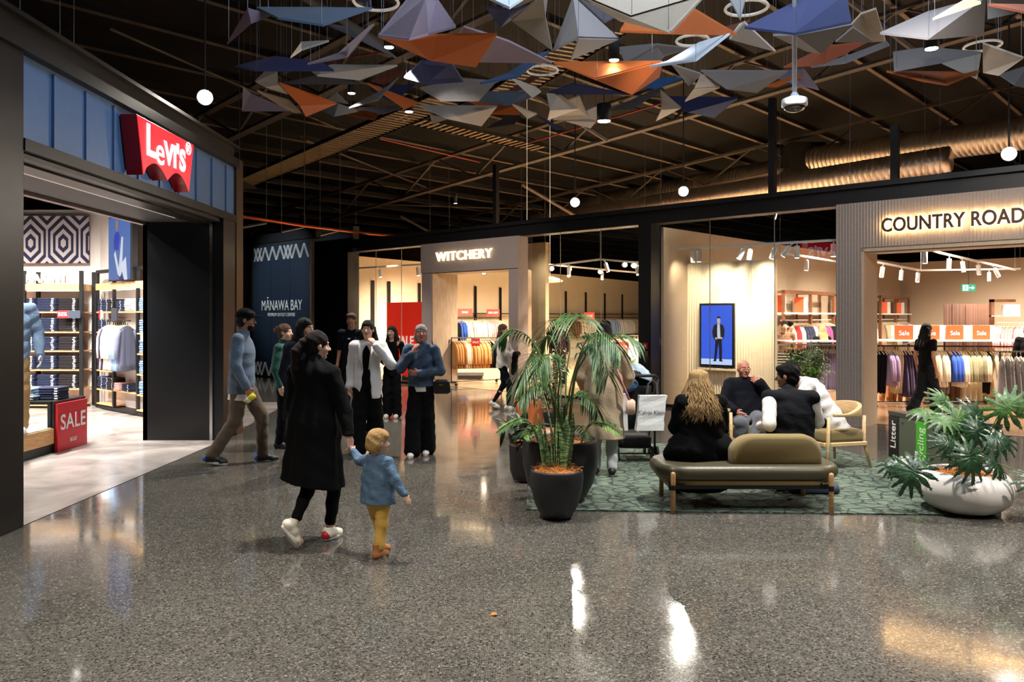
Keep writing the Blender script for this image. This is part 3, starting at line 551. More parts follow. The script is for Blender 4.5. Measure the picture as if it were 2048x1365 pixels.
# copper pipe, hangers, cable tray
t = thing('copper_pipe', 'long copper coloured pipe above the dark hoarding', 'pipe', P(486, 434, 16))
m = MB(); pts = [P(470, 431, 15), P(608, 452, 18), P(740, 468, 21.5), P(858, 477, 25)]; m.tube(pts, .035, 10); m.build('tube', mat('copper', (190, 92, 46), .3, .9), t, 'auto')
for i, (px, py, wd) in enumerate(((506, 452, 54), (586, 460, 46), (660, 467, 40))):
    a = P(px-wd/2, py+4, 17+i*1.2); b = P(px+wd/2, py-6, 18+i*1.2)
    t = thing('strut_hanger', ('grey strut hanger under the copper pipe, nearest of three', 'grey strut hanger under the copper pipe, middle of three', 'grey strut hanger under the copper pipe, farthest of three')[i], 'pipe hanger', a, 0, 'strut hangers under the copper pipe')
    m = MB(); m.tube([a, b], .03, 4); m.build('bar', mat('zinc_strut', (110, 112, 118), .4, .7), t)
    m = MB(); m.tube([a, (a.x, a.y, 7)], .008, 4); m.tube([b, (b.x, b.y, 7)], .008, 4); m.build('rod', MATS['zinc_strut'], t)
def tray(pts, wd, lab):
    t = thing('cable_tray', lab, 'cable tray', pts[0]); a, b = Vector(pts[0]), Vector(pts[1]); d = (b-a); L = d.length; d.normalize(); x = Vector((0, 0, 1)).cross(d).normalized()
    m = MB(lambda u, v, z: a+d*u+x*v+Vector((0, 0, z))); n = int(L/.19)
    m.box(0, L, -wd/2-.02, -wd/2, -.03, .06); m.box(0, L, wd/2, wd/2+.02, -.03, .06); m.build('side_rail', M_MATTBLACK, t)
    m = MB(lambda u, v, z: a+d*u+x*v+Vector((0, 0, z)))
    for i in range(n): m.box(i*.19, i*.19+.07, -wd/2, wd/2, 0, .02)
    m.build('rung', mat('tray_steel', (150, 128, 100), .5, .3), t)
tray((PZ(478, 372, 5.9), PZ(900, 196, 6.1)), .8, 'slatted cable tray climbing from the left corner to the felt panels')
tray((PZ(800, 236, 6.6), PZ(1090, 300, 6.4)), .7, 'slatted cable tray behind the widest low pale felt panel')
tray((PZ(1210, 60, 6.6), PZ(1010, 190, 6.5)), .8, 'slatted cable tray glimpsed between the centre felt panels')
# red sprinkler pipes
for i, (a, b, lab) in enumerate((((1060, 285, 5.9), (1330, 205, 6.1), 'thin red sprinkler pipe under the centre felt panels'), ((760, 278, 6.4), (960, 325, 6.2), 'thin red sprinkler pipe right of the long cable tray'), ((600, 130, 6.4), (760, 105, 6.5), 'thin red sprinkler pipe behind the left felt group'))):
    m = MB(); m.tube([PZ(*a), PZ(*b)], .018, 6); tag(m.build('sprinkler_pipe', mat('red_pipe', (150, 34, 26), .5)), lab, 'pipe', 'red sprinkler pipes')
# ================================================================ SIGNS
WX = -U
def fabric(name, col, **k):
    dk = max(col) < 60; return mat(name, col, .9, bump=.25, bscale=35, sheen=0 if dk else .12, spec=.15 if dk else .4, **k)
# womenswear portal sign
sa, sb = S_(890), S_(1002); c = W((sa+sb)/2, -.29, zf(945, 510, -.29)); t = thing('shop_sign', 'glowing white WITCHERY letters on the taupe portal', 'shop sign', c)
o = text('lettering', 'WITCHERY', c, .295, WX, emis('sign_white_glow', (255, 222, 170), 3.2), t, .02, .0045, sp=1.14, sx=1.14)
# right-hand portal sign
zc = zf(1850, 445, -.36); s1 = S_(1763, -.36); c = W(s1, -.37, zc-.01); t = thing('shop_sign', 'halo lit brown COUNTRY ROAD letters on the ribbed portal', 'shop sign', c)
text('lettering', 'COUNTRY ROAD', c, .285, WX, mat('bronze_letter', (78, 46, 22), .5), t, .012, .008, 'LEFT', sp=1.03, sx=.80)
g = text('letter_halo', 'COUNTRY ROAD', c+N*.028, .285, WX, emis('halo_glow', (255, 206, 140), 34), t, .004, .013, 'LEFT', sp=1.03, sx=.80)
# batwing sign on the denim shop
XS = -3.80
t = thing('batwing_sign', 'red batwing shaped LEVI\'S sign with glowing white letters on the blue fascia', 'shop sign', (XS, 8.75, 3.15))
def arc(c0, c1, n=10): return [(c0+(c1-c0)*i/n, 3.20+.13*math.sin(math.pi*i/n)) for i in range(1, n)]
ym = 8.78; poly = [(8.20, 3.16)]+arc(8.20, ym)+[(ym, 3.20)]+arc(ym, 9.34)+[(9.36, 3.16), (9.50, 3.755), (8.06, 3.755)]
m = MB(); m.prism(poly, XS-.17, XS, 0); m.build('sign_box', mat('sign_red_side', (150, 8, 18), .35), t, bevel=.006)
m = MB(); cy, cz = ym, 3.48; m.prism([(cy+(y-cy)*.985, cz+(z-cz)*.97) for y, z in poly], XS, XS+.006, 0); m.build('face', mat('sign_red_face', (222, 30, 40), .35, emit=1.7), t)
wg = emis('sign_cool_glow', (255, 240, 248), 1.6)
for ch, y_, z_, sz in (('L', 8.36, 3.53, .45), ('e', 8.58, 3.475, .43), ('V', 8.80, 3.485, .33), ('I', 8.955, 3.485, .33), ("'", 9.03, 3.50, .36), ('S', 9.16, 3.485, .33)):
    text('lettering', ch, (XS+.012, y_, z_), sz, (0, 1, 0), wg, t, .002, .004 if ch == 'e' else .014, sx=1.08)
text('registered_mark', '\u00ae', (XS+.012, 9.33, 3.66), .2, (0, 1, 0), wg, t, .002, .001)
spot('sign_light', (-2.6, 8.8, 3.0), (-3.9, 8.8, 3.45), 25, 110, NEUT, .9)
# MANAWA BAY hoarding panel
D9 = -1.22; zt = zf(563, 489, D9)
s0, s1 = S_(622, D9), S_(508, D9)
t = thing('directory_panel', 'tall dark blue MANAWA BAY panel with a zigzag line border', 'wall panel', W((s0+s1)/2, D9, 0))
m = MB(fr_shop)
for i in range(3): m.box(s0+(s1-s0)*i/3+.006, s0+(s1-s0)*(i+1)/3-.006, D9-.03, D9+.02, 0.02, zt)
m.build('board', mat('deep_blue_laminate', (33, 42, 54), .35), t)
lt = mat('pale_line_print', (190, 190, 184), .6, emit=.12)
text('lettering', 'M\u0100NAWA BAY', W(S_(565, D9), D9-.045, zf(565, 612, D9)), .40, WX, lt, t, .003, 0, sx=.78)
text('lettering', 'PREMIUM OUTLET CENTRE', W(S_(565, D9), D9-.045, zf(565, 630, D9)), .13, WX, lt, t, .003, 0, sx=.9)
for z0, z1 in ((zt-.42, zt-.04), (.04, .42)):
    m = MB(fr_shop); n = 14; st = (s1-s0-.16)/n
    for i in range(n):
        for k in range(3):
            for q in ((i % 2,) if i not in (4, 5, 12, 13) else (0, 1)):
                a = s0+.04+st*i+k*.035; b = a+st*1.0
                x0, x1 = (a, b) if q == 0 else (b, a)
                m.add([(x0-.007, D9-.036, z0), (x0+.007, D9-.036, z0), (x1+.007, D9-.036, z1), (x1-.007, D9-.036, z1)], [(0, 1, 2, 3)])
    m.build('zigzag_border', lt, t)
spot('hoarding_fill_light', tuple(W(S_(565, D9), -5.5, 4.6)), tuple(W(S_(565, D9), D9, 2.6)), 900, 50, (.8, .9, 1), .8)  # added spot that lifts the panel's brightness, no fixture
# red campaign poster in the left window
t = thing('window_poster', 'tall red SALE poster standing in the far left shop window', 'poster', W(S_(812, .7), .7, 0))
s0, s1 = S_(852, .7), S_(775, .7); zp = zf(812, 605, .7)
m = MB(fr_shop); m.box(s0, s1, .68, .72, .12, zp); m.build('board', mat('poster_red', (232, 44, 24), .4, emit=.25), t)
m = MB(fr_shop); m.box(s0, s1, .60, .95, .005, .10); m.build('plinth', M_BLACK, t)
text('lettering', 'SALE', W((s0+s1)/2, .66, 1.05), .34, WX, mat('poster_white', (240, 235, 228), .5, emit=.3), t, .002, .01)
# ================================================================ GARMENTS
def garment_mesh(L, wd, th, kind, seed):
    rnd = random.Random(seed); m = MB(); rings = []; n = 20
    prof = [(0.05, .05, .02), (.075, .30, .03), (.11, .62, .035), (.16, .80, .045), (.24, .78, .055), (L*.6, .82, .07), (L*.85, .88, .08), (L, .92, .085)] if kind != 'trousers' else \
           [(0.06, .42, .03), (.10, .50, .04), (.22, .55, .06), (L*.6, .5, .06), (L*.85, .46, .055), (L, .44, .05)]
    if kind == 'skirt': prof = [(0.06, .30, .03), (.10, .42, .04), (.2, .55, .07), (L*.6, .80, .10), (L*.85, .92, .12), (L, .98, .13)]
    ph = [rnd.random()*6 for _ in range(4)]
    for z, w_, t_ in prof:
        r = []
        for k in range(n):
            a = 2*math.pi*k/n; f = min(1, z/.3)
            y = math.cos(a)*wd/2*w_; x = math.sin(a)*t_*.5*th/.06+math.sin(y*38+ph[0]+z*3)*.012*f+math.sin(y*17+ph[1])*.010*f
            r.append((x, y, -z-(.012*math.sin(a*3+ph[2]) if z == L else 0)))
        rings.append(r)
    m.loft(rings, True, True)
    if kind == 'top':
        for s in (-1, 1):
            p = [(0, s*wd*.36, -.13), (.01, s*wd*.47, -.26), (.015, s*wd*.52, -.45), (.02, s*wd*.53, -min(L, .62))]
            m.tube(p, [.035, .045, .038, .03], 8)
    return m
M_HANG = mat('pale_hanger_wood', (206, 184, 150), .5); M_HANGB = mat('black_hanger', (20, 20, 22), .4)
PROTO = {}
def garment(kind, L, wd=.42, th=.06, seed=0):
    key = (kind, L, wd)
    if key not in PROTO:
        g = garment_mesh(L, wd, th, kind, seed).build('hanging_'+{'top': 'shirt', 'skirt': 'dress', 'trousers': 'trousers'}[kind], MATS['felt_grey'], None, 'auto', fixn=True)
        h = MB(); h.tube([(0, -wd*.36, -.12), (0, -wd*.2, -.075), (0, 0, -.05), (0, wd*.2, -.075), (0, wd*.36, -.12)], .010, 6)
        h.tube([(0, 0, -.05), (0, 0, -.01), (0, .022, .012), (0, .02, .03), (0, 0, .038), (0, -.018, .028)], .0035, 5)
        ho = h.build('hanger', M_HANG, g, local=True); PROTO[key] = [g, False]
    return PROTO[key]
def hang(kind, L, loc, rz, m_, label, group, cat, wd=.42, hm=None):
    p = garment(kind, L, wd); g = p[0]
    if not p[1]: p[1] = True; o = g
    else:
        o = g.copy(); COL.objects.link(o); c = g.children[0].copy(); COL.objects.link(c); c.parent = o
    o.location = loc; o.rotation_euler = (0, 0, rz); o['label'] = label; o['category'] = cat; o['group'] = group
    o.material_slots[0].link = 'OBJECT'; o.material_slots[0].material = m_
    if hm: h = [q for q in COL.objects if q.parent == o][0] if False else None
    return o
GC = {k: fabric('cloth_'+k, v) for k, v in dict(black=(20, 20, 24), lilac=(150, 128, 162), beige=(196, 172, 138), purple=(52, 34, 64), camel=(190, 130, 72), cream=(224, 210, 184), white=(232, 228, 222),
      blue=(46, 84, 180), navy=(30, 36, 62), khaki=(148, 142, 110), pink=(216, 60, 110), red=(190, 40, 40), greyblue=(110, 116, 140), grey=(120, 114, 112), maroon=(110, 30, 50), green=(96, 108, 92), rose=(226, 170, 170), lightblue=(158, 186, 220), brown=(120, 84, 58)).items()}
def striped(name, c1, c2, sc=14):
    m, nt, b, nn, L = nodes(name); tc = nn('TexCoord'); wv = nn('TexWave', i_Scale=float(sc), i_Distortion=1.5); wv.bands_direction = 'Z'; L(tc.outputs['Object'], wv.inputs[0])
    r = ramp(nt, [(.45, rgb(*c1)), (.55, rgb(*c2))]); L(wv.outputs[0], r.inputs[0]); L(r.outputs[0], b.inputs['Base Color']); b.inputs['Roughness'].default_value = .85; return m
GC['striped'] = striped('cloth_striped', (14, 14, 16), (230, 226, 218), 6); GC['floral'] = mat('cloth_floral', (206, 150, 150), .85, var=.5, vscale=30)
def row(pa, pb, spec, where, group, step=.055, seed=1, yaw=None):
    """spec: list of (colour, kind, length, count) along the rail from pa to pb"""
    rnd = random.Random(seed); a = Vector(pa); b = Vector(pb); tot = sum(s[3] for s in spec); d = (b-a)/max(1, tot); ang = math.atan2(d.y, d.x); i = 0
    for col, kind, L, cnt in spec:
        for k in range(cnt):
            p = a+d*(i+.5+rnd.uniform(-.2, .2)); i += 1
            nm = {'top': 'top', 'skirt': 'dress', 'trousers': 'pair of trousers'}[kind]
            hang(kind, L, p-Vector((0, 0, .035)), ang+rnd.uniform(-.12, .12), GC[col], '%s %s hanging %s' % ({'lightblue': 'light blue', 'greyblue': 'grey blue'}.get(col, col), nm, where), '%s %ss %s' % (col, nm, group), 'clothes')
def rack(name, label, a, b, legs=True, base=0.0, mt=None, group=None, hgt=None, depth=.5):
    a = Vector(a); b = Vector(b); t = thing(name, label, 'clothes rack', (a.x, a.y, 0), 0, group); mt = mt or M_BLACK
    m = MB(); m.tube([a, b], .014, 8); m.build('rail', mt, t)
    if legs:
        d = (b-a).normalized(); n = Vector((d.y, -d.x, 0))*depth/2
        for e in (a, b):
            m = MB(); m.tube([e, (e.x, e.y, .10)], .014, 6); m.tube([(e.x-n.x, e.y-n.y, .09), (e.x+n.x, e.y+n.y, .09)], .014, 6)
            for q in (-1, 1): m.ball((e.x+n.x*q*.95, e.y+n.y*q*.95, .045), .04, 8, 6)
            m.build('leg', mt, t)
        m = MB(); m.tube([(a.x, a.y, .1), (b.x, b.y, .1)], .012, 6); m.build('stretcher', mt, t)
    return t
# ---- womenswear shop: wall strips, shelf, rails
def wallpt(px, off=0, z=0):                            # point on the long display wall in image column px, off metres in front of it
    o = WA+WN*off*-1; k = (px-CX)/F; l = (k*o.y-o.x)/(WD.x-k*WD.y); p = o+WD*l; return Vector((p.x, p.y, z))
if (Vector((0, 0, 0))-WA).dot(WN) > 0: SGN = -1
else: SGN = 1
for i, px in enumerate((745, 777, 838, 950, 1000, 1088, 1131, 1171, 1209, 1244, 1279)):
    p = wallpt(px, .03*SGN); q = [p-WD*.05, p+WD*.05]
    m = MB(lambda x, y, z: p+WD*x+Vector((0, 0, z))-WN*SGN*y); m.box(-.05, .05, 0, .04, .9, 2.75)
    tag(m.build('wall_upright', M_BLACK), 'black slotted upright on the cream wall of the womenswear shop', 'shelf upright', 'black uprights on the cream wall')
def wshelf(px0, px1, z, lab):
    a = wallpt(px0, .05*SGN, z); b = wallpt(px1, .05*SGN, z); n = -WN*SGN*.35
    m = MB(); m.add([a, b, b+n, a+n, a+Vector((0, 0, .03)), b+Vector((0, 0, .03)), b+n+Vector((0, 0, .03)), a+n+Vector((0, 0, .03))], [(0, 1, 2, 3), (4, 5, 6, 7), (0, 1, 5, 4), (2, 3, 7, 6), (0, 3, 7, 4), (1, 2, 6, 5)])
    tag(m.build('wall_shelf', M_BLACK), lab, 'shelf')
wshelf(905, 1045, 1.80, 'black shelf on the cream wall seen through the womenswear doorway'); wshelf(1075, 1290, 1.80, 'black shelf on the cream wall seen through the right shop window')
def card(name, px, py, Y, wpx, hpx, body, lab, group, col=(226, 52, 34), rz=0, box=0):
    q = P(px, py, Y); w_, h_ = wpx/F*Y, hpx/F*Y; d = max(box, .015)
    t = thing(name, lab, 'sale sign', (q.x, q.y, q.z-h_/2), rz, group); m = MB()
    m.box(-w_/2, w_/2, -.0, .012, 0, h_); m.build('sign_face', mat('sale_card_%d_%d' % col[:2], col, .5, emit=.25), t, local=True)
    m = MB(); m.box(-w_/2, w_/2+(.10 if box else 0), .013, d+.013, 0, h_); m.build('sign_back', M_WHITE, t, local=True)
    if body:
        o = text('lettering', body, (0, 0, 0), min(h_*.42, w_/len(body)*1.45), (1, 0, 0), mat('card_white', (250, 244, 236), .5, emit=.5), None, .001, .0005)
        o.parent = t; M = Matrix(((1, 0, 0), (0, 0, -1), (0, 1, 0))).to_4x4(); M.translation = (0, -.004, h_*.5); o.matrix_local = M
    return t
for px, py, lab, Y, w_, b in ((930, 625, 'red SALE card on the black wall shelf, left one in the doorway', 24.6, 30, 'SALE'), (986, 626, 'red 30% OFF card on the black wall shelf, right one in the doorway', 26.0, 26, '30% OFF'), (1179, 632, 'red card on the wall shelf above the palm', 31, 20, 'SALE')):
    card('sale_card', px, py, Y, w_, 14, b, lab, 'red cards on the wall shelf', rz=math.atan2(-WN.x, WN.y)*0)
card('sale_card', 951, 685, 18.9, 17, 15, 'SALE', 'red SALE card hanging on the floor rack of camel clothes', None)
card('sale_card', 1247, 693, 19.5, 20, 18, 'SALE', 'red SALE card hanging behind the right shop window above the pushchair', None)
row(wallpt(880, .3*SGN, 1.66), wallpt(1000, .3*SGN, 1.66), [('maroon', 'top', .7, 3), ('black', 'top', .7, 4), ('blue', 'top', .7, 3), ('white', 'top', .7, 12), ('rose', 'top', .7, 4), ('cream', 'top', .7, 3)], 'on the wall rail seen through the womenswear doorway', 'on the womenswear wall rail', seed=3)
rack('wall_rail', 'black wall rail of white and coloured tops in the womenswear doorway', wallpt(880, .3*SGN, 1.66), wallpt(1003, .3*SGN, 1.66), False)
row(P(905, 676, 19.6), P(1000, 676, 20.4), [('camel', 'top', .72, 4), ('cream', 'top', .72, 2), ('camel', 'top', .72, 9), ('black', 'top', .72, 6)], 'on the low floor rack behind the womenswear doorway', 'on the womenswear floor rack', seed=4)
rack('floor_rack', 'black floor rack of camel tops behind the womenswear doorway', P(903, 676, 19.6), P(1003, 676, 20.4))
row(wallpt(1085, .3*SGN, 1.66), wallpt(1285, .3*SGN, 1.66), [('white', 'top', .7, 8), ('brown', 'top', .7, 5), ('cream', 'top', .7, 8), ('black', 'top', .7, 5), ('lightblue', 'top', .7, 4), ('white', 'top', .7, 8), ('beige', 'top', .7, 6)], 'on the long wall rail behind the right shop window', 'on the wall rail behind the window', seed=5)
rack('wall_rail', 'long black wall rail behind the right shop window', wallpt(1083, .3*SGN, 1.66), wallpt(1288, .3*SGN, 1.66), False)
row(P(1200, 672, 20.5), P(1282, 672, 19.6), [('white', 'skirt', .9, 4), ('cream', 'skirt', .9, 4), ('black', 'skirt', .9, 3), ('rose', 'skirt', .9, 4), ('white', 'skirt', .9, 5)], 'on the floor rack behind the palm', 'on the rack behind the palm', seed=6)
rack('floor_rack', 'black floor rack of pale dresses behind the palm', P(1198, 672, 20.5), P(1283, 672, 19.6))
m = MB(); m.box(-3.2, -.8, 21.4, 22.6, .04, .12); tag(m.build('display_platform', M_BLACK), 'low black platform on the womenswear shop floor', 'platform')
# round glowing discs standing in for reflections, hung on made-up cords
for px, py, Y, r, lab in ((1100, 562, 19.5, .32, 'white reflection disc behind the window post, whole one'), (1054, 574, 19.0, .2, 'white reflection disc half hidden by the portal')):
    q = P(px, py, Y); m = MB(); m.lathe([(r*.2, .1), (r*.8, .04), (r, 0), (r*.9, -.03), (.01, -.05)], 24, tuple(q)); m.tube([(q.x, q.y, q.z+.1), (q.x, q.y, 7)], .006, 5); tag(m.build('reflection_disc', mat('reflection_glow', (240, 226, 200), .5, emit=.6), None, 'auto'), lab, 'lamp')
# ================================================================ TRACKS AND TRACK HEADS
TRK = []
def snap(px, py):
    best = None
    for pts in TRK:
        for a, b in zip(pts, pts[1:]):
            for i in range(41):
                q = a.lerp(b, i/40); u = CX+F*q.x/q.y; v = HY-F*(q.z-H)/q.y; e = (u-px)**2+((v+9)-py)**2*1.0
                if best is None or e < best[0]: best = (e, q)
    return best[1]-Vector((0, 0, .07))
def track(pts, lab, group=None):
    m = MB(); pts = [Vector(p) for p in pts]
    for a, b in zip(pts, pts[1:]):
        d = (b-a).normalized(); x = d.cross(Vector((0, 0, 1))).normalized()*.02; z = Vector((0, 0, .02))
        m.add([a-x-z, a+x-z, a+x+z, a-x+z, b-x-z, b+x-z, b+x+z, b-x+z], [(0, 1, 2, 3), (4, 5, 6, 7), (0, 1, 5, 4), (1, 2, 6, 5), (2, 3, 7, 6), (3, 0, 4, 7)])
    TRK.append(pts); t = thing('light_track', lab, 'light track', pts[0], 0, group); m.build('track_bar', M_TRACK, t)
    m = MB()
    for p in pts: m.tube([p, (p.x, p.y, 6)], .004, 4); m.build('hanger_wire', M_WIRE, t); m = MB()
    return t
HEADP = None
M_HEADON = emis('track_lamp_glow', (255, 232, 200), 45)
def head(q, aim, lab, group, on=True, sc=1.0):
    global HEADP
    if HEADP is None:
        t = thing('track_spotlight', 'x', 'spotlight', (0, 0, 0))
        m = MB(); m.lathe([(.040, 0), (.044, -.01), (.044, -.20), (.040, -.21)], 18); m.build('housing', M_TRACK, t, 'auto', local=True)
        m = MB(); m.lathe([(.037, -.2115), (.037, -.213)], 18); m.build('lens', M_LAMPC, t, local=True)
        m = MB(); m.box(-.03, .03, -.02, .02, .045, .07); m.tube([(0, 0, .05), (0, 0, -.01)], .010, 6); m.build('track_adapter', M_TRACK, t, local=True); HEADP = t; t['label'] = lab; o = t
    else: o = dup(HEADP, (0, 0, 0))
    o.location = q; d = Vector(aim).normalized(); o.rotation_euler = (-d).to_track_quat('Z', 'Y').to_euler(); o['label'] = lab; o['group'] = group; o.scale = (sc, sc, sc)
    for c in COL.objects:
        pass
    return o
def lens_of(o, m_):
    for c in o.children:
        if stemof(c.name) == 'lens': c.material_slots[0].link = 'OBJECT'; c.material_slots[0].material = m_
# display window of the right-hand shop
ta = P(1322, 500, 15.9); tb = P(1700, 479, 13.1); track([ta, tb], 'white light track over the fluted window display', None)
lk = lambda px: ta+(tb-ta)*((px-1322)/378)
tl = tb-ta
for px, ax, lab in ((1386, (0, 0, -1), 'white track spotlight, leftmost over the window display'), (1398, (0, 0, -1), 'white track spotlight beside the leftmost one over the window display'), (1488, (-.5, .1, -1), 'white track spotlight tilted left above the blue screen'), (1502, (-.15, .1, -1), 'white track spotlight just right of the tilted one above the blue screen'),
      (1580, (-.6, .3, -1), 'strongly tilted white track spotlight at the right end of the fluted panel'), (1594, (0, 0, -1), 'upright white track spotlight at the right end of the fluted panel'), (1667, (0, 0, -1), 'white track spotlight next to the ribbed portal, left of two'), (1684, (.25, 0, -1), 'white track spotlight next to the ribbed portal, right of two')):
    k = 0
    q = ta+tl*0; r = Vector((px, 0, 0)); f_ = (px-1322)/378; f_ = f_*ta.y/(ta.y*f_+tb.y*(1-f_)) if True else f_
    head(ta+tl*f_-Vector((0, 0, .06)), ax, lab, 'white track spotlights')
for pts, lab in (([P(1560, 505, 15), P(1700, 528, 19)], 'white light track running back along the left wall of the right-hand shop'), ([P(1700, 515, 14.3), P(1842, 541, 18.5), P(2040, 538, 19.5)], 'white light track just inside the ribbed portal'), ([P(1850, 496, 14.4), P(1880, 506, 15), P(2030, 540, 19)], 'white light track crossing to the right inside the ribbed portal'),
      ([P(1090, 533, 19), P(1200, 519, 18), P(1290, 527, 17)], 'white light track behind the right shop window, upper'), ([P(1090, 529, 20), P(1290, 547, 22)], 'white light track behind the right shop window, lower'), ([P(968, 545, 21.5)+Vector((-1, .8, .07)), P(968, 545, 21.5)+Vector((1, -.8, .07))], 'white light track above the womenswear doorway'), ([P(712, 537, 22.6), P(860, 528, 20)], 'grey light track in the far left shop window'), ([P(40, 382, 9.5), P(120, 388, 10.5), P(148, 374, 10.8)], 'white light track inside the denim shop')): track(pts, lab)
n = 0
for px, py, Y, ax, lab in ((1764, 538, 15.5, (-.1, .1, -1), 'white spotlight, first from the portal on the inner track'), (1802, 545, 16.5, (0, .2, -1), 'white spotlight, second from the portal on the inner track'), (1836, 552, 17.5, (-.15, -.1, -1), 'white spotlight, third from the portal on the inner track'),
      (1834, 505, 13.5, (0, 0, -1), 'white spotlight close under the portal lintel'), (1898, 519, 15.0, (0, .1, -1), 'white spotlight left of two on the crossing track'), (1923, 524, 15.6, (.2, .1, -1), 'white spotlight right of two on the crossing track'), (1955, 530, 17, (.15, .1, -1), 'tilted white spotlight in the middle of the crossing track'),
      (1976, 546, 18.5, (0, 0, -1), 'white spotlight left of the exit end of the crossing track'), (1988, 540, 18.5, (.4, -.2, -1), 'lit white spotlight at the far end of the crossing track'), (1616, 512, 16.5, (0, .1, -1), 'white spotlight above the striped blouses'), (1548, 503, 16.3, (-.3, .1, -1), 'white spotlight behind the edge of the fluted panel'),
      (1138, 527, 19, (0, 0, -1), 'white spotlight behind the right window, left one on the upper track'), (1211, 516, 18, (.3, 0, -1), 'white spotlight behind the right window, tilted in its middle'), (1206, 546, 21, (-.1, -.4, -1), 'lit white spotlight in the middle of the lower window track'), (1273, 541, 21, (.1, -.4, -1), 'lit white spotlight right on the lower window track'), (1136, 545, 22, (-.1, -.5, -1), 'lit white spotlight left on the lower window track'),
      (758, 541, 22, (.1, 0, -1), 'grey spotlight left of two in the far left window'), (836, 537, 20.6, (.1, 0, -1), 'grey spotlight right of two in the far left window'), (152, 384, 10.8, (.15, 0, -1), 'white spotlight above the patterned wall hanging')):
    head(snap(px, py), ax, lab, 'white track spotlights')
for px, py, lab in ((1138, 546, 'lit lamp facing the hall, leftmost in the right shop window'), (1199, 551, 'lit lamp facing the hall, lowest in the middle of the right shop window'), (1249, 517, 'lit lamp facing the hall, highest in the right shop window'), (1266, 543, 'lit lamp facing the hall, beside the black pillar'), (1105, 548, 'lit lamp facing the hall next to the white reflection disc'), (968, 547, 'lit lamp facing the hall in the womenswear doorway')):
    q = snap(px, py)
    o = head(q, (-q.x*.5, -q.y, -q.z*.5), lab, 'lit lamps facing the hall', sc=1.3); lens_of(o, M_HEADON)
# exit sign
q = P(1938, 576, 19.5); t = thing('exit_sign', 'green running man exit sign with an arrow', 'exit sign', q)
m = MB(); m.box(q.x-.16, q.x+.16, q.y, q.y+.05, q.z-.085, q.z+.085); m.build('sign_box', emis('exit_green', (20, 170, 120), 1.4), t)
ew = emis('exit_white', (230, 255, 245), 2.0); m = MB(); m.box(q.x-.15, q.x-.02, q.y-.004, q.y, q.z-.07, q.z+.07); m.build('door_symbol', ew, t)
m = MB(); m.ball((q.x-.08, q.y-.006, q.z+.045), (.014, .003, .014), 8, 6); m.tube([(q.x-.085, q.y-.006, q.z+.03), (q.x-.09, q.y-.006, q.z-.01), (q.x-.12, q.y-.006, q.z-.04)], .010, 6); m.tube([(q.x-.09, q.y-.006, q.z-.01), (q.x-.06, q.y-.006, q.z-.05)], .009, 6); m.tube([(q.x-.12, q.y-.006, q.z+.01), (q.x-.085, q.y-.006, q.z+.022), (q.x-.05, q.y-.006, q.z+.0)], .007, 6); m.build('running_figure', MATS['exit_green'], t)
m = MB(); m.prism([(q.x+.0, q.z-.012), (q.x+.08, q.z-.012), (q.x+.08, q.z-.045), (q.x+.14, q.z), (q.x+.08, q.z+.045), (q.x+.08, q.z+.012), (q.x, q.z+.012)], q.y-.004, q.y-.001, 1); m.build('arrow', ew, t)
m = MB(); m.tube([(q.x, q.y+.02, q.z+.08), (q.x, q.y+.02, 4)], .006, 5); m.build('hanger_wire', M_BLACK, t)
# ================================================================ RIGHT-HAND SHOP
# fluted display panel with the blue screen
dp = 1.1; s0, s1 = S_(1548, dp), S_(1322, dp); zt = zf(1450, 523, dp)
m = MB(fr_shop); m.box(s0, s1, dp+.02, dp+.14, .02, zt)
nfl = int((s1-s0-.35)/.055)
for i in range(nfl): x = s0+.03+i*.055; m.add([(x, dp+.02, .02), (x+.014, dp-.004, .02), (x+.030, dp-.004, .02), (x+.044, dp+.02, .02), (x, dp+.02, zt-.02), (x+.014, dp-.004, zt-.02), (x+.030, dp-.004, zt-.02), (x+.044, dp+.02, zt-.02)], [(0, 1, 5, 4), (1, 2, 6, 5), (2, 3, 7, 6), (4, 5, 6, 7)])
tag(m.build('display_wall', M_FLUTE), 'ivory fluted display wall behind the right-hand shop window', 'display wall')
for px, p_ in ((1370, 14), (1435, 40), (1500, 90), (1530, 60)): 
    a = W(S_(px, .45), .40, 2.95); b = W(S_(px, dp), dp, 1.9); spot('display_lamp', tuple(a), tuple(b), p_*4, 80, (1, .86, .66), .9, .03)
dd = dp-.06; s0, s1 = S_(1468, dd), S_(1399, dd); z0, z1 = zf(1434, 735, dd), zf(1434, 607, dd)
t = thing('display_screen', 'upright screen showing a man in a dark suit on a blue background', 'screen', W((s0+s1)/2, dd, z0))
m = MB(fr_shop); m.box(s0, s1, dd, dd+.05, z0, z1); m.build('frame', M_BLACK, t)
m = MB(fr_shop); m.box(s0+.04, s1-.04, dd-.004, dd, z0+.05, z1-.04); m.build('screen_panel', emis('screen_blue', (52, 92, 220), 1.15), t)
m = MB(fr_shop); m.box(s0+.04, s1-.04, dd-.006, dd-.004, z0+.05, z0+.16); m.build('screen_floor', emis('screen_pale', (190, 210, 250), 1.1), t)
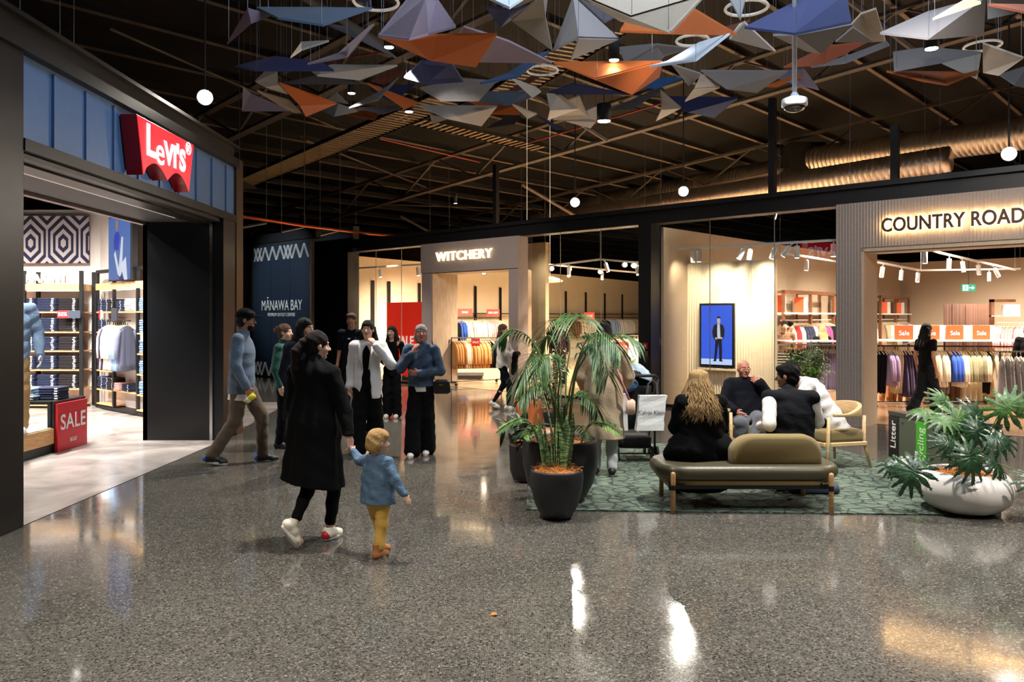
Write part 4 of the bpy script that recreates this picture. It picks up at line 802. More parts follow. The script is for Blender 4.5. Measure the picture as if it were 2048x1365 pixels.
def fig(t, o, x, y, sc, cols, name='figure'):
    """small printed standing figure: flat shapes; o origin, x right, y up"""
    def poly(nm, pts, c, k):
        m = MB(); nrm = Vector(x).cross(Vector((0, 0, 1)))*.001*k
        m.add([Vector(o)+Vector(x)*p[0]*sc+Vector((0, 0, 1))*p[1]*sc+nrm for p in pts], [tuple(range(len(pts)))]); m.build(nm, emis('print_%d_%d_%d' % c, c, .9), t, fixn=False)
    sk, jk, sh, tr, bt = cols
    poly('printed_trousers', [(-.13, .92), (.13, .92), (.15, .5), (.14, .08), (.03, .08), (.02, .5), (0, .74), (-.05, .5), (-.10, .08), (-.20, .08), (-.16, .5)], tr, 2)
    poly('printed_shoe', [(-.24, .03), (-.10, .03), (-.10, .09), (-.20, .09)], bt, 3); poly('printed_shoe', [(.03, .03), (.2, .03), (.14, .09), (.03, .09)], bt, 3)
    poly('printed_jacket', [(-.16, .86), (.16, .86), (.24, 1.0), (.26, 1.25), (.20, 1.45), (.06, 1.50), (-.06, 1.50), (-.20, 1.45), (-.28, 1.2), (-.24, .98)], jk, 3)
    poly('printed_shirt', [(-.05, .92), (.09, .92), (.07, 1.2), (.05, 1.49), (-.05, 1.49), (-.06, 1.2)], sh, 4)
    poly('printed_head', [(-.03, 1.48), (.04, 1.48), (.075, 1.58), (.075, 1.68), (.04, 1.75), (-.03, 1.75), (-.07, 1.68), (-.06, 1.57)], sk, 4)
    poly('printed_hair', [(-.08, 1.66), (-.06, 1.77), (.02, 1.80), (.08, 1.76), (.09, 1.66), (.06, 1.72), (-.05, 1.72)], bt, 5)
    poly('printed_hand', [(-.14, .90), (-.06, .88), (-.07, .96), (-.15, .97)], sk, 5); poly('printed_hand', [(.10, .90), (.18, .92), (.16, .99), (.09, .97)], sk, 5)
fig(t, W((s0+s1)/2-.05, dd-.007, z0+.10), WX, None, (z1-z0-.35)/1.8, ((214, 190, 180), (26, 28, 44), (214, 220, 236), (20, 22, 40), (12, 12, 20)))
m = MB(fr_shop); m.box(s0-.03, s1+.03, dd-.02, dd+.05, z0-.06, z0-.02); m.build('ledge', M_CREAM, t)
# left wall fittings
dS = s_cr0-.07
def CW(d, off, z): return W(dS-off, d, z)
for d0, d1, lab in ((4.6, 7.6, 'walnut frame on the left wall nearest the window'), (8.2, 10.4, 'walnut frame in the middle of the left wall'), (11.0, 13.6, 'walnut frame at the far end of the left wall')):
    t = thing('wall_frame', lab, 'shelf frame', CW(d0, .2, 0), 0, 'walnut frames on the left wall')
    m = MB(lambda x, y, z: CW(x, y, z)); m.box(d0, d1, .34, .40, 2.24, 2.32)
    for e in (d0, (d0+d1)/2, d1-.08): m.box(e, e+.07, .34, .40, .05, 2.3); m.box(e, e+.07, .04, .36, 2.24, 2.30); m.box(e, e+.03, .02, .06, .05, 2.3)
    m.build('frame', M_BROWNWOOD, t)
    m = MB(lambda x, y, z: CW(x, y, z)); m.box(d0, d1, .05, .45, 1.76, 1.80); m.build('shelf', M_WHITE, t)
    m = MB(); m.tube([CW(d0, .32, 1.62), CW(d1, .32, 1.62)], .014, 6); m.build('rail', M_TRACK, t)
row(CW(4.7, .32, 1.62), CW(7.5, .32, 1.62), [('cream', 'top', .72, 3), ('red', 'top', .6, 3), ('rose', 'top', .72, 3), ('navy', 'top', .72, 6), ('cream', 'top', .72, 3), ('pink', 'top', .66, 9), ('black', 'top', .72, 5)], 'on the left wall rail nearest the window', 'on the left wall rail by the window', seed=8)
row(CW(8.3, .32, 1.62), CW(10.3, .32, 1.62), [('beige', 'top', .72, 4), ('black', 'top', .72, 12), ('cream', 'top', .72, 6)], 'on the middle rail of the left wall', 'on the middle left wall rail', seed=9)
row(CW(11.1, .32, 1.62), CW(13.5, .32, 1.62), [('beige', 'top', .72, 5), ('khaki', 'top', .72, 5), ('cream', 'top', .72, 5), ('blue', 'top', .66, 5), ('white', 'top', .7, 4)], 'on the far rail of the left wall', 'on the far left wall rail', seed=10)
for px, py, Y, w_, h_, lab in ((1556, 612, 19.2, 12, 30, 'orange sale box on the left wall shelf, nearest the fluted panel'), (1598, 611, 20.2, 15, 27, 'orange sale box on the left wall shelf, above the pink tops'), (1672, 613, 22.5, 11, 22, 'orange sale box on the left wall shelf, beside the ribbed portal'), (1769, 620, 24.4, 9, 20, 'small orange sale box at the far left shelf, left of two'), (1797, 621, 25.2, 9, 19, 'small orange sale box at the far left shelf, right of two')):
    dq = min((abs(CX+F*CW(x/20, .22, 0).x/CW(x/20, .22, 0).y-px), x/20) for x in range(60, 275))[1]; Yq = CW(dq, .22, 0).y; w_ *= 1.25; py = HY-F*(1.80+.5*h_*1.15/F*Yq-H)/Yq
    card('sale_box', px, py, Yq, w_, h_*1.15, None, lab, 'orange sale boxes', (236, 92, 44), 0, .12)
# window-side rack: striped, navy, lilac
a, b = P(1556, 690, 15.6), P(1692, 690, 15.0)
row(a, b, [('striped', 'top', .66, 7), ('navy', 'top', .5, 7), ('greyblue', 'top', .5, 3), ('navy', 'top', .5, 3), ('lilac', 'skirt', .82, 12), ('rose', 'skirt', .7, 2)], 'on the rail behind the right-hand window', 'on the rail behind the right-hand window', seed=11)
t = rack('floor_rack', 'chrome rack of striped and lilac clothes behind the right-hand window', a, b, True, 0, M_TRACK)
m = MB(); m.box(a.x, b.x, b.y-.15, a.y+.25, 1.22, 1.24); m.build('glass_shelf', M_WHITE, t)
m = MB(); m.box(a.x, b.x, 14.9, 15.6, .30, .33); m.build('low_shelf', M_WHITE, t)
# rack across the doorway
a, b = P(1740, 692, 15.0), P(2080, 694, 15.0)
row(a, b, [('black', 'trousers', .85, 5), ('lilac', 'top', .7, 3), ('beige', 'trousers', .85, 3), ('purple', 'skirt', .9, 7), ('beige', 'top', .72, 4), ('cream', 'top', .72, 3), ('grey', 'trousers', .85, 2), ('blue', 'top', .62, 3), ('cream', 'top', .72, 2), ('khaki', 'top', .62, 6), ('cream', 'top', .62, 2), ('black', 'trousers', .85, 1), ('beige', 'top', .9, 1), ('lilac', 'trousers', .9, 2), ('cream', 'skirt', .9, 4), ('green', 'top', .8, 2), ('navy', 'top', .8, 5), ('black', 'top', .7, 4)], 'on the long rack inside the ribbed portal', 'on the long rack inside the portal', seed=12)
t = rack('floor_rack', 'long dark rack of clothes across the ribbed portal with a white shelf on top', a, b, True)
m = MB(); m.box(a.x, b.x, 14.75, 15.35, 1.24, 1.27); m.build('top_shelf', M_WHITE, t)
m = MB(); m.tube([(a.x+1.4, 15, 1.24), (a.x+1.4, 15, .1)], .014, 6); m.build('post', M_BLACK, t)
row(P(1760, 742, 15.6), P(2060, 744, 15.6), [('camel', 'trousers', .55, 4), ('beige', 'trousers', .6, 4), ('brown', 'trousers', .6, 5), ('cream', 'trousers', .6, 4), ('khaki', 'trousers', .6, 4), ('camel', 'trousers', .6, 4)], 'on the lower rail of the long rack', 'on the lower rail of the long rack', seed=13)
rack('floor_rack', 'lower rear rail behind the long dark rack', P(1758, 742, 15.6), P(2062, 744, 15.6), False)
for px, w_, b_, lab in ((1808, 37, 'Sale', 'orange box marked Sale, first from the ribbed portal'), (1861, 37, 'Sale', 'orange sale box behind the walking woman'), (1910, 34, 'Sale', 'orange sale box right of the walking woman'), (1963, 34, 'Sale', 'orange sale box, farthest right on the long rack')):
    card('sale_box', px, 667, 14.9, w_, 32, b_, lab, 'large orange sale boxes', (234, 84, 40), 0, .14)
# front coats at the right edge
a, b = P(2000, 704, 13.6), P(2085, 704, 13.4)
row(a, b, [('grey', 'skirt', .95, 9)], 'on the near rack at the right edge', 'on the near rack at the right edge', seed=14)
rack('floor_rack', 'near rack of long grey garments at the right edge', a, b, True)
# back wall fittings right
t = thing('wall_frame', 'pale shelf frame with patterned tops on the far right wall', 'shelf frame', P(1978, 740, 20.5))
a, b = P(1978, 634, 20.6), P(2100, 634, 19.2)
m = MB(); m.box(a.x, b.x, a.y-.3, a.y, 1.70, 1.74); m.build('shelf', M_WHITE, t)
m = MB(); m.box(a.x, a.x+.08, a.y-.1, a.y, 0, 2.15); m.box(a.x, b.x, a.y-.1, a.y, 2.08, 2.15); m.build('frame', M_BROWNWOOD, t)
a.z = b.z = 1.55; a.y -= .35; m = MB(); m.tube([a, b], .014, 6); m.build('rail', M_TRACK, t)
row(a, b, [('floral', 'top', .6, 14), ('white', 'top', .6, 3), ('rose', 'top', .6, 4)], 'on the far right wall rail', 'on the far right wall rail', seed=15)
card('sale_box', 2020, 621, 20.0, 26, 24, None, 'white square sign box on the far right shelf', None, (236, 226, 210), 0, .1)
# fitting room curtains
for i, px in enumerate((1905, 1932, 1962)):
    q = P(px, 700, 21.3+i*.25); m = MB(); r1 = []; 
    for z in (.05, 2.05): r1.append([(q.x-.22+.44*k/16+0, q.y+.05*math.sin(k*1.9), z) for k in range(17)]+[(q.x+.22-.44*k/16, q.y+.03+.05*math.sin((16-k)*1.9), z) for k in range(17)])
    m.loft(r1, True, True); tag(m.build('curtain', fabric('curtain_brown', (84, 56, 42)), None, 'auto'), 'brown fitting room curtain under the exit sign, %s of three' % ('left', 'middle', 'right')[i], 'curtain', 'fitting room curtains')
# fire alarm point on the black pillar
q = W(S_(1292, -.15), -.15, zf(1292, 692, -.15)); t = thing('fire_alarm', 'red fire alarm call point on the black pillar', 'fire alarm', q)
m = MB(lambda x, y, z: q+U*x+N*y+Vector((0, 0, z))); m.box(-.05, .05, -.05, 0, -.06, .06, .008); m.build('housing', mat('alarm_red', (190, 24, 40), .4), t)
m = MB(lambda x, y, z: q+U*x+N*y+Vector((0, 0, z))); m.box(-.028, .028, -.054, -.05, -.03, .02); m.build('push_plate', M_WHITE, t)
m = MB(lambda x, y, z: q+U*x+N*y+Vector((0, 0, z))); m.box(-.05, .05, -.04, 0, -.20, -.10, .008); m.build('lower_box', mat('alarm_pink', (150, 60, 80), .4), t)
# ================================================================ DENIM SHOP
DEN = {k: mat('denim_'+k, v, .9, bump=.3, bscale=60) for k, v in dict(dark=(30, 38, 66), black=(30, 24, 26), light=(128, 156, 190), mid=(84, 110, 148), white=(226, 222, 216), pink=(226, 176, 168)).items()}
def folded_proto():
    m = MB(); rings = []
    for x in [-.15, -.145, -.05, .05, .145, .15]:
        s = .6 if abs(x) == .15 else 1
        rings.append([(x, -.13+.012-.014*math.cos(a)*1 if False else (-.13*s+(.0 if abs(a-math.pi) < 1 else 0)), 0) for a in [0]])
    v = []
    prof = [(-.125, .002), (-.138, .008), (-.142, .016), (-.136, .027), (-.12, .032), (.12, .032), (.13, .016), (.12, .002)]
    rr = [[(x, y*k, .016+(z-.016)*k) for y, z in prof] for x, k in ((-.152, .75), (-.145, 1), (-.05, 1.0), (.05, .995), (.145, 1), (.152, .75))]
    m.loft(rr, True, True); m.mi = 1; m.add([(.085, -.1432, .008), (.125, -.1432, .008), (.125, -.1425, .025), (.085, -.1425, .025)], [(0, 1, 2, 3)])
    return m.build('folded_jeans', [DEN['dark'], mat('size_label', (226, 224, 220), .6)], None, 'auto')
FJ = folded_proto(); FJused = [False]
def stack(loc, rz, n, col, where, group, cat='jeans', sx=1.0, jit=.006, hh=.031):
    for i in range(n):
        if not FJused[0]: o = FJ; FJused[0] = True
        else: o = FJ.copy(); COL.objects.link(o)
        o.location = (loc[0]+random.uniform(-jit, jit), loc[1]+random.uniform(-jit, jit), loc[2]+i*hh); o.rotation_euler = (0, 0, rz+random.uniform(-.03, .03)); o.scale = (sx, 1, 1)
        o['label'] = where; o['category'] = cat; o['group'] = group
        o.material_slots[0].link = 'OBJECT'; o.material_slots[0].material = DEN[col]
SH = [1.80, 1.43, 1.08, .73, .38]; ord_ = ['top', 'second', 'third', 'fourth', 'lowest']
yw = 15.2; yf = 14.72
t = thing('shelf_unit', 'wide black framed jeans shelf unit on the left wall of the denim shop', 'shelf unit', (-9.5, yw, 0))
for x in (-7.99, -9.05, -10.1, -11.2):
    m = MB(); m.box(x, x+.06, yf-.02, yf+.03, 0.02, 2.55); m.box(x, x+.06, yw-.06, yw, .02, 2.55); m.build('upright', M_BLACK, t)
for z in SH+[.08]:
    m = MB(); m.box(-11.2, -8.0, yf, yw, z-.03, z-.005); m.build('shelf', M_OAKS, t)
m = MB(); m.box(-11.2, -8.0, yf-.01, yw, 2.19, 2.31); m.build('top_beam', M_OAKS, t)
m = MB(); m.box(-11.2, -8.0, yf+.08, yf+.11, 2.175, 2.188); m.build('shelf_light', emis('shelf_led', (255, 240, 220), 5), t)
for i, z in enumerate(SH):
    for x, c in ((-8.22, 'black'), (-8.62, 'dark'), (-9.02, 'dark')):
        stack((x, yf+.15, z), 0, 8, c, '%s folded jeans on the %s shelf of the left unit' % (c if c == 'black' else 'dark blue', ord_[i]), '%s folded jeans, %s shelf, left unit' % (c, ord_[i]), sx=1.12)
for i, (a_, b_) in enumerate((('50%', -8.33),)):
    q = P(127, 629, 14.6); t = thing('shelf_sign', 'red and grey 50% sign on the shelf of the left unit', 'price sign', q)
    m = MB(); m.box(q.x-.11, q.x+.09, q.y-.01, q.y, q.z-.07, q.z+.07); m.build('red_card', mat('card_red', (214, 36, 42), .5), t)
    m = MB(); m.box(q.x+.09, q.x+.31, q.y-.01, q.y, q.z-.07, q.z+.07); m.build('grey_card', mat('card_grey', (62, 70, 84), .5), t)
    text('lettering', '50%', (q.x-.01, q.y-.015, q.z), .10, (1, 0, 0), M_WHITE, t, .001, .002)
# STRAIGHT letters on top of the beam
q = P(108, 560, 14.75); t = thing('shelf_lettering', 'standing white STRAIGHT letters on top of the left shelf unit', 'sign', (q.x, q.y, 2.31)); text('lettering', 'STRAIGHT', (q.x-.25, q.y, 2.40), .22, (1, 0, 0), M_WHITE, t, .02, .006)
# right run of shelving
ra = Vector((-7.70, 14.75, 0)); rb = Vector((-5.9, 13.15, 0)); rd = (rb-ra).normalized(); rn = Vector((rd.y, -rd.x, 0)); rz_ = math.atan2(rd.y, rd.x); RL = (rb-ra).length
def RW(x, y, z): return ra+rd*x-rn*y+Vector((0, 0, z))       # y: back towards the wall
t = thing('shelf_unit', 'angled black framed shelf unit with hanging shirts on the right of the denim shop', 'shelf unit', ra)
bays = [0, .74, 1.72, RL]
for x in bays:
    m = MB(RW); m.box(x-.03, x+.03, 0, .05, 0.02, 2.55); m.box(x-.03, x+.03, .36, .42, .02, 2.55); m.build('upright', M_BLACK, t)
m = MB(RW); m.box(0, RL, 0, .06, 2.50, 2.56); m.box(0, RL, 0, .4, .02, .07); m.build('cross_rail', M_BLACK, t)
for i, z in enumerate(SH+[.12]):
    m = MB(RW); m.box(0, bays[1], 0, .42, z-.03, z-.005); m.build('shelf', M_OAKS, t)
    m = MB(RW); m.box(bays[2], RL, 0, .42, z-.03, z-.005); m.build('shelf', M_OAKS, t)
for z in (1.80, .40): m = MB(RW); m.box(bays[1], bays[2], 0, .42, z-.03, z-.005); m.build('shelf', M_OAKS, t)
m = MB(RW); m.box(0, RL, -.01, .4, 2.19, 2.31); m.build('top_beam', M_OAKS, t)
m = MB(RW); m.box(0, RL, .06, .09, 2.175, 2.188); m.build('shelf_light', MATS['shelf_led'], t)
for i, z in enumerate(SH[:5]):
    for k, c in enumerate(('dark', 'dark', 'black')):
        p = RW(.14+k*.235, .15, z); stack((p.x, p.y, z), rz_, 7, c, '%s folded jeans on the %s shelf of the angled unit' % (c if c == 'black' else 'dark blue', ord_[i]), '%s folded jeans, %s shelf, angled unit' % (c, ord_[i]), sx=.72)
    p = RW(bays[2]+.22, .15, z); stack((p.x, p.y, z), rz_, 7, 'light', 'light blue folded jeans on the %s shelf beside the black entry panel' % ord_[i], 'light folded jeans, %s shelf, angled unit' % ord_[i])
p = RW(.95, .15, 1.8); stack((p.x, p.y, 1.8), rz_, 6, 'dark', 'dark folded jeans beside the white tops over the hanging shirts', 'folded clothes over the hanging shirts', sx=.8)
p = RW(1.35, .15, 1.8); stack((p.x, p.y, 1.8), rz_, 7, 'white', 'white folded top over the hanging shirts', 'folded white tops over the hanging shirts', 'folded top')
p = RW(.95, .12, .40); stack((p.x, p.y, .4), rz_, 4, 'pink', 'pink folded top on the low shelf under the hanging shirts', 'pink folded tops', 'folded top', .8)
p = RW(1.32, .12, .40); stack((p.x, p.y, .4), rz_, 4, 'dark', 'grey blue folded top on the low shelf under the hanging shirts', 'dark folded tops', 'folded top')
for k, (c, nm) in enumerate((('rose', 'pink'), ('navy', 'navy'), ('white', 'white'), ('white', 'white'), ('cream', 'off white'), ('white', 'white'), ('lightblue', 'light blue'), ('lightblue', 'light blue'), ('lightblue', 'light blue'), ('greyblue', 'grey blue'))):
    p = RW(.86+.082*k, -.12, 1.60); hang('top', .82, p, rz_+.5, GC[c], '%s shirt hanging in front of the angled denim shelf unit' % nm, nm+' shirts on the angled unit', 'shirt', .5)
t = rack('wall_rail', 'short rail holding the pale shirts on the angled denim unit', RW(.8, -.12, 1.635), RW(1.74, -.12, 1.635), False)
q = RW(1.36, -.2, 1.74); m = MB(lambda x, y, z: q+rd*x-rn*y+Vector((0, 0, z))); m.box(-.11, .11, -.03, 0, -.11, .11); tag(m.build('price_sign', mat('slate_card', (48, 50, 58), .5)), 'square dark sign above the hanging pale shirts', 'price sign')
q = P(208, 629, 14.0); m = MB(lambda x, y, z: q+rd*x-rn*y+Vector((0, 0, z))); m.box(-.08, 0, -.06, -.05, -.07, .07); m.mi = 1; m.box(0, .06, -.06, -.05, -.07, .07); tag(m.build('price_sign', [MATS['card_red'], M_WHITE]), 'small red and white 50% sign on the angled unit', 'price sign')
# wall hanging with a striped geometric pattern
def hanging_mat():
    m, nt, b, nn, L = nodes('geometric_weave'); tc = nn('TexCoord'); sp = nn('SeparateXYZ'); L(tc.outputs['Object'], sp.inputs[0])
    def mth(op, a, b_=None):
        n = nn('Math', operation=op)
        for i, v in enumerate((a, b_)):
            if v is None: continue
            if isinstance(v, (int, float)): n.inputs[i].default_value = v
            else: L(v, n.inputs[i])
        return n.outputs[0]
    ax = mth('ABSOLUTE', mth('SUBTRACT', mth('PINGPONG', mth('ADD', sp.outputs[0], 20), .62), .31)); az = mth('ABSOLUTE', mth('SUBTRACT', sp.outputs[2], 3.10))
    s = mth('MAXIMUM', mth('ADD', ax, az), mth('MULTIPLY', ax, 1.9)); w_ = mth('SINE', mth('MULTIPLY', s, 34))
    g = mth('GREATER_THAN', w_, 0.0); r = ramp(nt, [(.4, rgb(36, 38, 66)), (.6, rgb(186, 174, 172))]); L(g, r.inputs[0]); L(r.outputs[0], b.inputs['Base Color']); b.inputs['Roughness'].default_value = .95
    return m
GW = hanging_mat()
m = MB(); m.box(-10.2, -8.05, 15.14, 15.17, 2.72, 3.62); tag(m.build('wall_hanging', GW), 'navy and grey geometric woven wall hanging over the left shelf unit', 'wall hanging')
m = MB(RW); m.box(.45, .78, .43, .46, 2.9, 3.62); tag(m.build('wall_hanging', GW), 'narrow striped woven hanging peeking out beside the lit picture', 'wall hanging')
# lit picture of a man seated in a blue shirt
t = thing('display_screen', 'lit picture of a seated man in a blue shirt above the angled shelf unit', 'screen', RW(1.3, 0, 2.33))
m = MB(RW); m.box(.71, 1.70, -.06, .03, 2.33, 3.47); m.build('frame', M_BLACK, t)
m = MB(RW); m.box(.73, 1.62, -.068, -.06, 2.35, 3.45); m.build('screen_panel', emis('picture_blue', (70, 104, 168), 1.0), t)
def rp(nm, pts, c, k):
    m = MB(); m.add([RW((x-1.3)*1.0+1.15, -.068-.002*k, z-.06) for x, z in pts], [tuple(range(len(pts)))]); m.build(nm, emis('print_%d_%d_%d' % c, c, .95), t, fixn=False)
rp('printed_shirt', [(1.12, 2.95), (1.30, 2.92), (1.36, 3.15), (1.34, 3.22), (1.24, 3.26), (1.14, 3.20), (1.10, 3.08)], (40, 56, 170), 1)
rp('printed_leg', [(1.18, 2.92), (1.32, 2.62), (1.44, 3.16), (1.50, 3.14), (1.46, 2.55), (1.38, 2.45), (1.28, 2.50), (1.12, 2.86)], (206, 214, 232), 2)
rp('printed_leg', [(1.40, 2.66), (1.62, 2.80), (1.68, 2.40), (1.55, 2.40)], (212, 220, 236), 3)
rp('printed_head', [(1.20, 3.26), (1.27, 3.26), (1.30, 3.36), (1.29, 3.45), (1.22, 3.46), (1.18, 3.38)], (150, 116, 104), 2)
rp('printed_shoe', [(1.34, 2.44), (1.46, 2.50), (1.52, 2.42), (1.40, 2.38)], (30, 40, 90), 4)
# display plinth, table and SALE board in the doorway
t = thing('display_plinth', 'low oak display plinth with a black base behind the red SALE board', 'display plinth', (-6.1, 9.0, 0))
m = MB(); m.box(-6.6, -5.72, 8.1, 9.9, .005, .12); m.build('base', M_BLACK, t)
m = MB(); m.box(-6.62, -5.70, 8.08, 9.92, .12, .31); m.build('oak_box', M_OAK, t, bevel=.004)
m = MB(); m.box(-6.60, -5.72, 8.1, 9.9, .31, .32); m.build('glass_top', mat('frosted_top', (176, 196, 190), .1), t)
t = thing('display_table', 'low dark metal table stacked with folded denim behind the SALE board', 'table', (-6.2, 10.3, 0))
m = MB(); m.box(-6.95, -5.76, 9.95, 10.7, .60, .64); m.build('table_top', M_DARK, t, bevel=.004)
for x in (-6.92, -5.79):
    for y in (9.98, 10.67): m = MB(); m.box(x-.02, x+.02, y-.02, y+.02, .005, .6); m.build('leg', M_BLACK, t)
stack((-6.55, 10.2, .64), .2, 6, 'light', 'light denim folded on the low table behind the SALE board', 'light folded denim on the low table', 'jeans', 1.3, .02); stack((-6.2, 10.25, .64), -.15, 5, 'light', 'light denim folded on the low table, nearer the board', 'light folded denim nearer the board', 'jeans', 1.2, .02)
stack((-6.4, 10.2, .83), .3, 2, 'dark', 'dark folded denim lying on top of the light ones', 'dark denim on top of the light ones'); stack((-5.94, 10.3, .64), .1, 5, 'dark', 'dark blue folded denim at the right end of the low table', 'dark denim at the right end of the low table')
t = thing('sale_board', 'red SALE board standing at the end of the display plinth', 'sale sign', (-5.68, 10.27, 0))
m = MB(); m.box(-5.70, -5.665, 9.93, 10.62, .01, .61); m.build('board', mat('board_red', (200, 22, 40), .45), t)
m = MB(); m.box(-5.72, -5.70, 9.91, 10.64, .0, .64); m.build('back_board', M_BLACK, t)
text('lettering', 'SALE', (-5.66, 10.28, .36), .27, (0, 1, 0), M_WHITE, t, .001, .004, sp=1.05)
m = MB(); m.prism([(10.19, .145), (10.22, .10), (10.28, .12), (10.34, .10), (10.37, .145)], -5.664, -5.66, 0) if False else m.add([(-5.660, 10.20, .15), (-5.660, 10.215, .095), (-5.660, 10.25, .11), (-5.660, 10.28, .10), (-5.660, 10.31, .11), (-5.660, 10.345, .095), (-5.660, 10.36, .15)], [(0, 1, 2, 3, 4, 5, 6)]); m.build('small_batwing', M_WHITE, t, fixn=False)
text('small_lettering', 'LEVI\'S', (-5.656, 10.28, .128), .042, (0, 1, 0), MATS['board_red'], t, .0005, .001)
# ================================================================ RUG, BENCH, CHAIRS
def rug_mat():
    m, nt, b, nn, L = nodes('green_rug'); tc = nn('TexCoord'); mp = nn('Mapping'); mp.inputs['Scale'].default_value = (1.0, 1.0, 1)
    L(tc.outputs['Object'], mp.inputs[0]); n0 = nn('TexNoise', i_Scale=2.5, i_Detail=3.0); L(mp.outputs[0], n0.inputs[0])
    ad = nn('MixRGB' if False else 'VectorMath', operation='MULTIPLY_ADD'); L(n0.outputs[1], ad.inputs[0]); ad.inputs[1].default_value = (.25, .25, .25); L(mp.outputs[0], ad.inputs[2])
    v = nn('TexVoronoi', i_Scale=6.5); v.feature = 'DISTANCE_TO_EDGE'; L(ad.outputs[0], v.inputs['Vector'])
    r = ramp(nt, [(0, (0, 0, 0, 1)), (.03, (.1, .1, .1, 1)), (.09, (1, 1, 1, 1))]); L(v.outputs['Distance'], r.inputs[0])
    mp2 = nn('Mapping'); mp2.inputs['Scale'].default_value = (1, 5, 1); L(tc.outputs['Object'], mp2.inputs[0])
    n = nn('TexNoise', i_Scale=9.0, i_Detail=8.0); L(mp2.outputs[0], n.inputs[0]); r2 = ramp(nt, [(.3, rgb(52, 64, 56)), (.5, rgb(84, 100, 86)), (.7, rgb(128, 138, 120))]); L(n.outputs[0], r2.inputs[0])
    mx = nn('Mix', data_type='RGBA'); L(r.outputs[0], mx.inputs[0]); mx.inputs[6].default_value = rgb(34, 40, 35); L(r2.outputs[0], mx.inputs[7]); L(mx.outputs[2], b.inputs['Base Color']); b.inputs['Roughness'].default_value = .95
    return m
m = MB(); m.prism([(.12, 6.98), (3.78, 6.80), (4.36, 8.3), (4.28, 9.5), (4.10, 10.5), (.3, 10.7)], .001, .012, 2)
tag(m.build('rug', rug_mat()), 'large green rug with a cracked stone pattern under the seating', 'rug')
M_LEATHER = mat('olive_leather', (74, 68, 48), .38, bump=.12, bscale=120, var=.06, vscale=4); M_VELVET = mat('olive_corduroy', (134, 112, 62), .8, bump=.3, bscale=140, sheen=.3, var=.08, vscale=30, stretch=(6, 6, 1))
def rrect(x0, x1, y0, y1, r, n=7):
    p = []
    for cx, cy, a in ((x1-r, y0+r, -90), (x1-r, y1-r, 0), (x0+r, y1-r, 90), (x0+r, y0+r, 180)):
        for i in range(n+1): t = math.radians(a+90*i/n); p.append((cx+r*math.cos(t), cy+r*math.sin(t)))
    return p
def cushion(x0, x1, y0, y1, z0, z1, r, e):
    rs = []
    for k in range(7):
        a = math.pi/2*k/6; i = e*(1-math.sin(a)); z = z0+e*(1-math.cos(a)) ; rs.append([(x, y, z) for x, y in rrect(x0+i, x1-i, y0+i, y1-i, max(.01, r-i))])
    for k in range(7):
        a = math.pi/2*k/6; i = e*(1-math.cos(a)); z = z1-e+e*math.sin(a); rs.append([(x, y, z) for x, y in rrect(x0+i, x1-i, y0+i, y1-i, max(.01, r-i))])
    return rs
bx, by = 2.07, 7.2
t = thing('bench', 'olive leather bench with round oak legs and a corduroy back cushion on the rug edge', 'bench', (bx, by, 0))
m = MB(); m.loft(cushion(1.27, 2.90, 6.87, 7.60, .275, .405, .26, .06)); m.build('seat', M_LEATHER, t, 'auto')
m = MB(); m.loft([[(x, y, z) for x, y in rrect(1.33, 2.84, 6.90, 7.55, .24)] for z in (.240, .276)]); m.build('seat_edge', M_VELVET, t)
m = MB(); m.box(1.36, 2.78, 6.90, 6.93, .205, .240); m.box(1.36, 2.78, 7.50, 7.53, .205, .240); m.box(1.37, 1.40, 6.92, 7.52, .205, .24); m.box(2.73, 2.76, 6.92, 7.52, .205, .24); m.build('frame', M_BLACK, t)
for x, y in ((1.392, 6.88), (2.742, 6.84), (1.41, 7.52), (2.75, 7.52)):
    m = MB(); m.tube([(x, y, .013 if y > 6.9 else .002), (x, y, .34), (x, y, .352), (x, y, .358)], [.021, .021, .017, .006], 16); lg = m.build('leg', M_OAK, t, 'auto')
    m = MB(); m.tube([(x, y, .20), (x, y, .245)], .0225, 16); m.build('leg_band', M_BLACK, lg)
def backshape(x0, x1, z0, z1, r, n=10):
    p = [(x0, z0)]+[(x0+r*1.3-r*1.3*math.cos(math.pi/2*i/n), z1-r+r*math.sin(math.pi/2*i/n)) for i in range(n+1)]+[(x1-r+r*math.sin(math.pi/2*i/n), z1-r+r*math.cos(math.pi/2*i/n)) for i in range(n+1)]+[(x1, z0)]
    return p
m = MB(); rs = []
for y, k in ((6.99, .035), (7.0, .01), (7.03, 0), (7.12, 0), (7.15, .01), (7.16, .035)): rs.append([(x, y, z) for x, z in backshape(1.93+k, 2.73-k, .40, .655-k, .16)])
m.loft(rs); m.build('back_cushion', M_VELVET, t, 'auto')
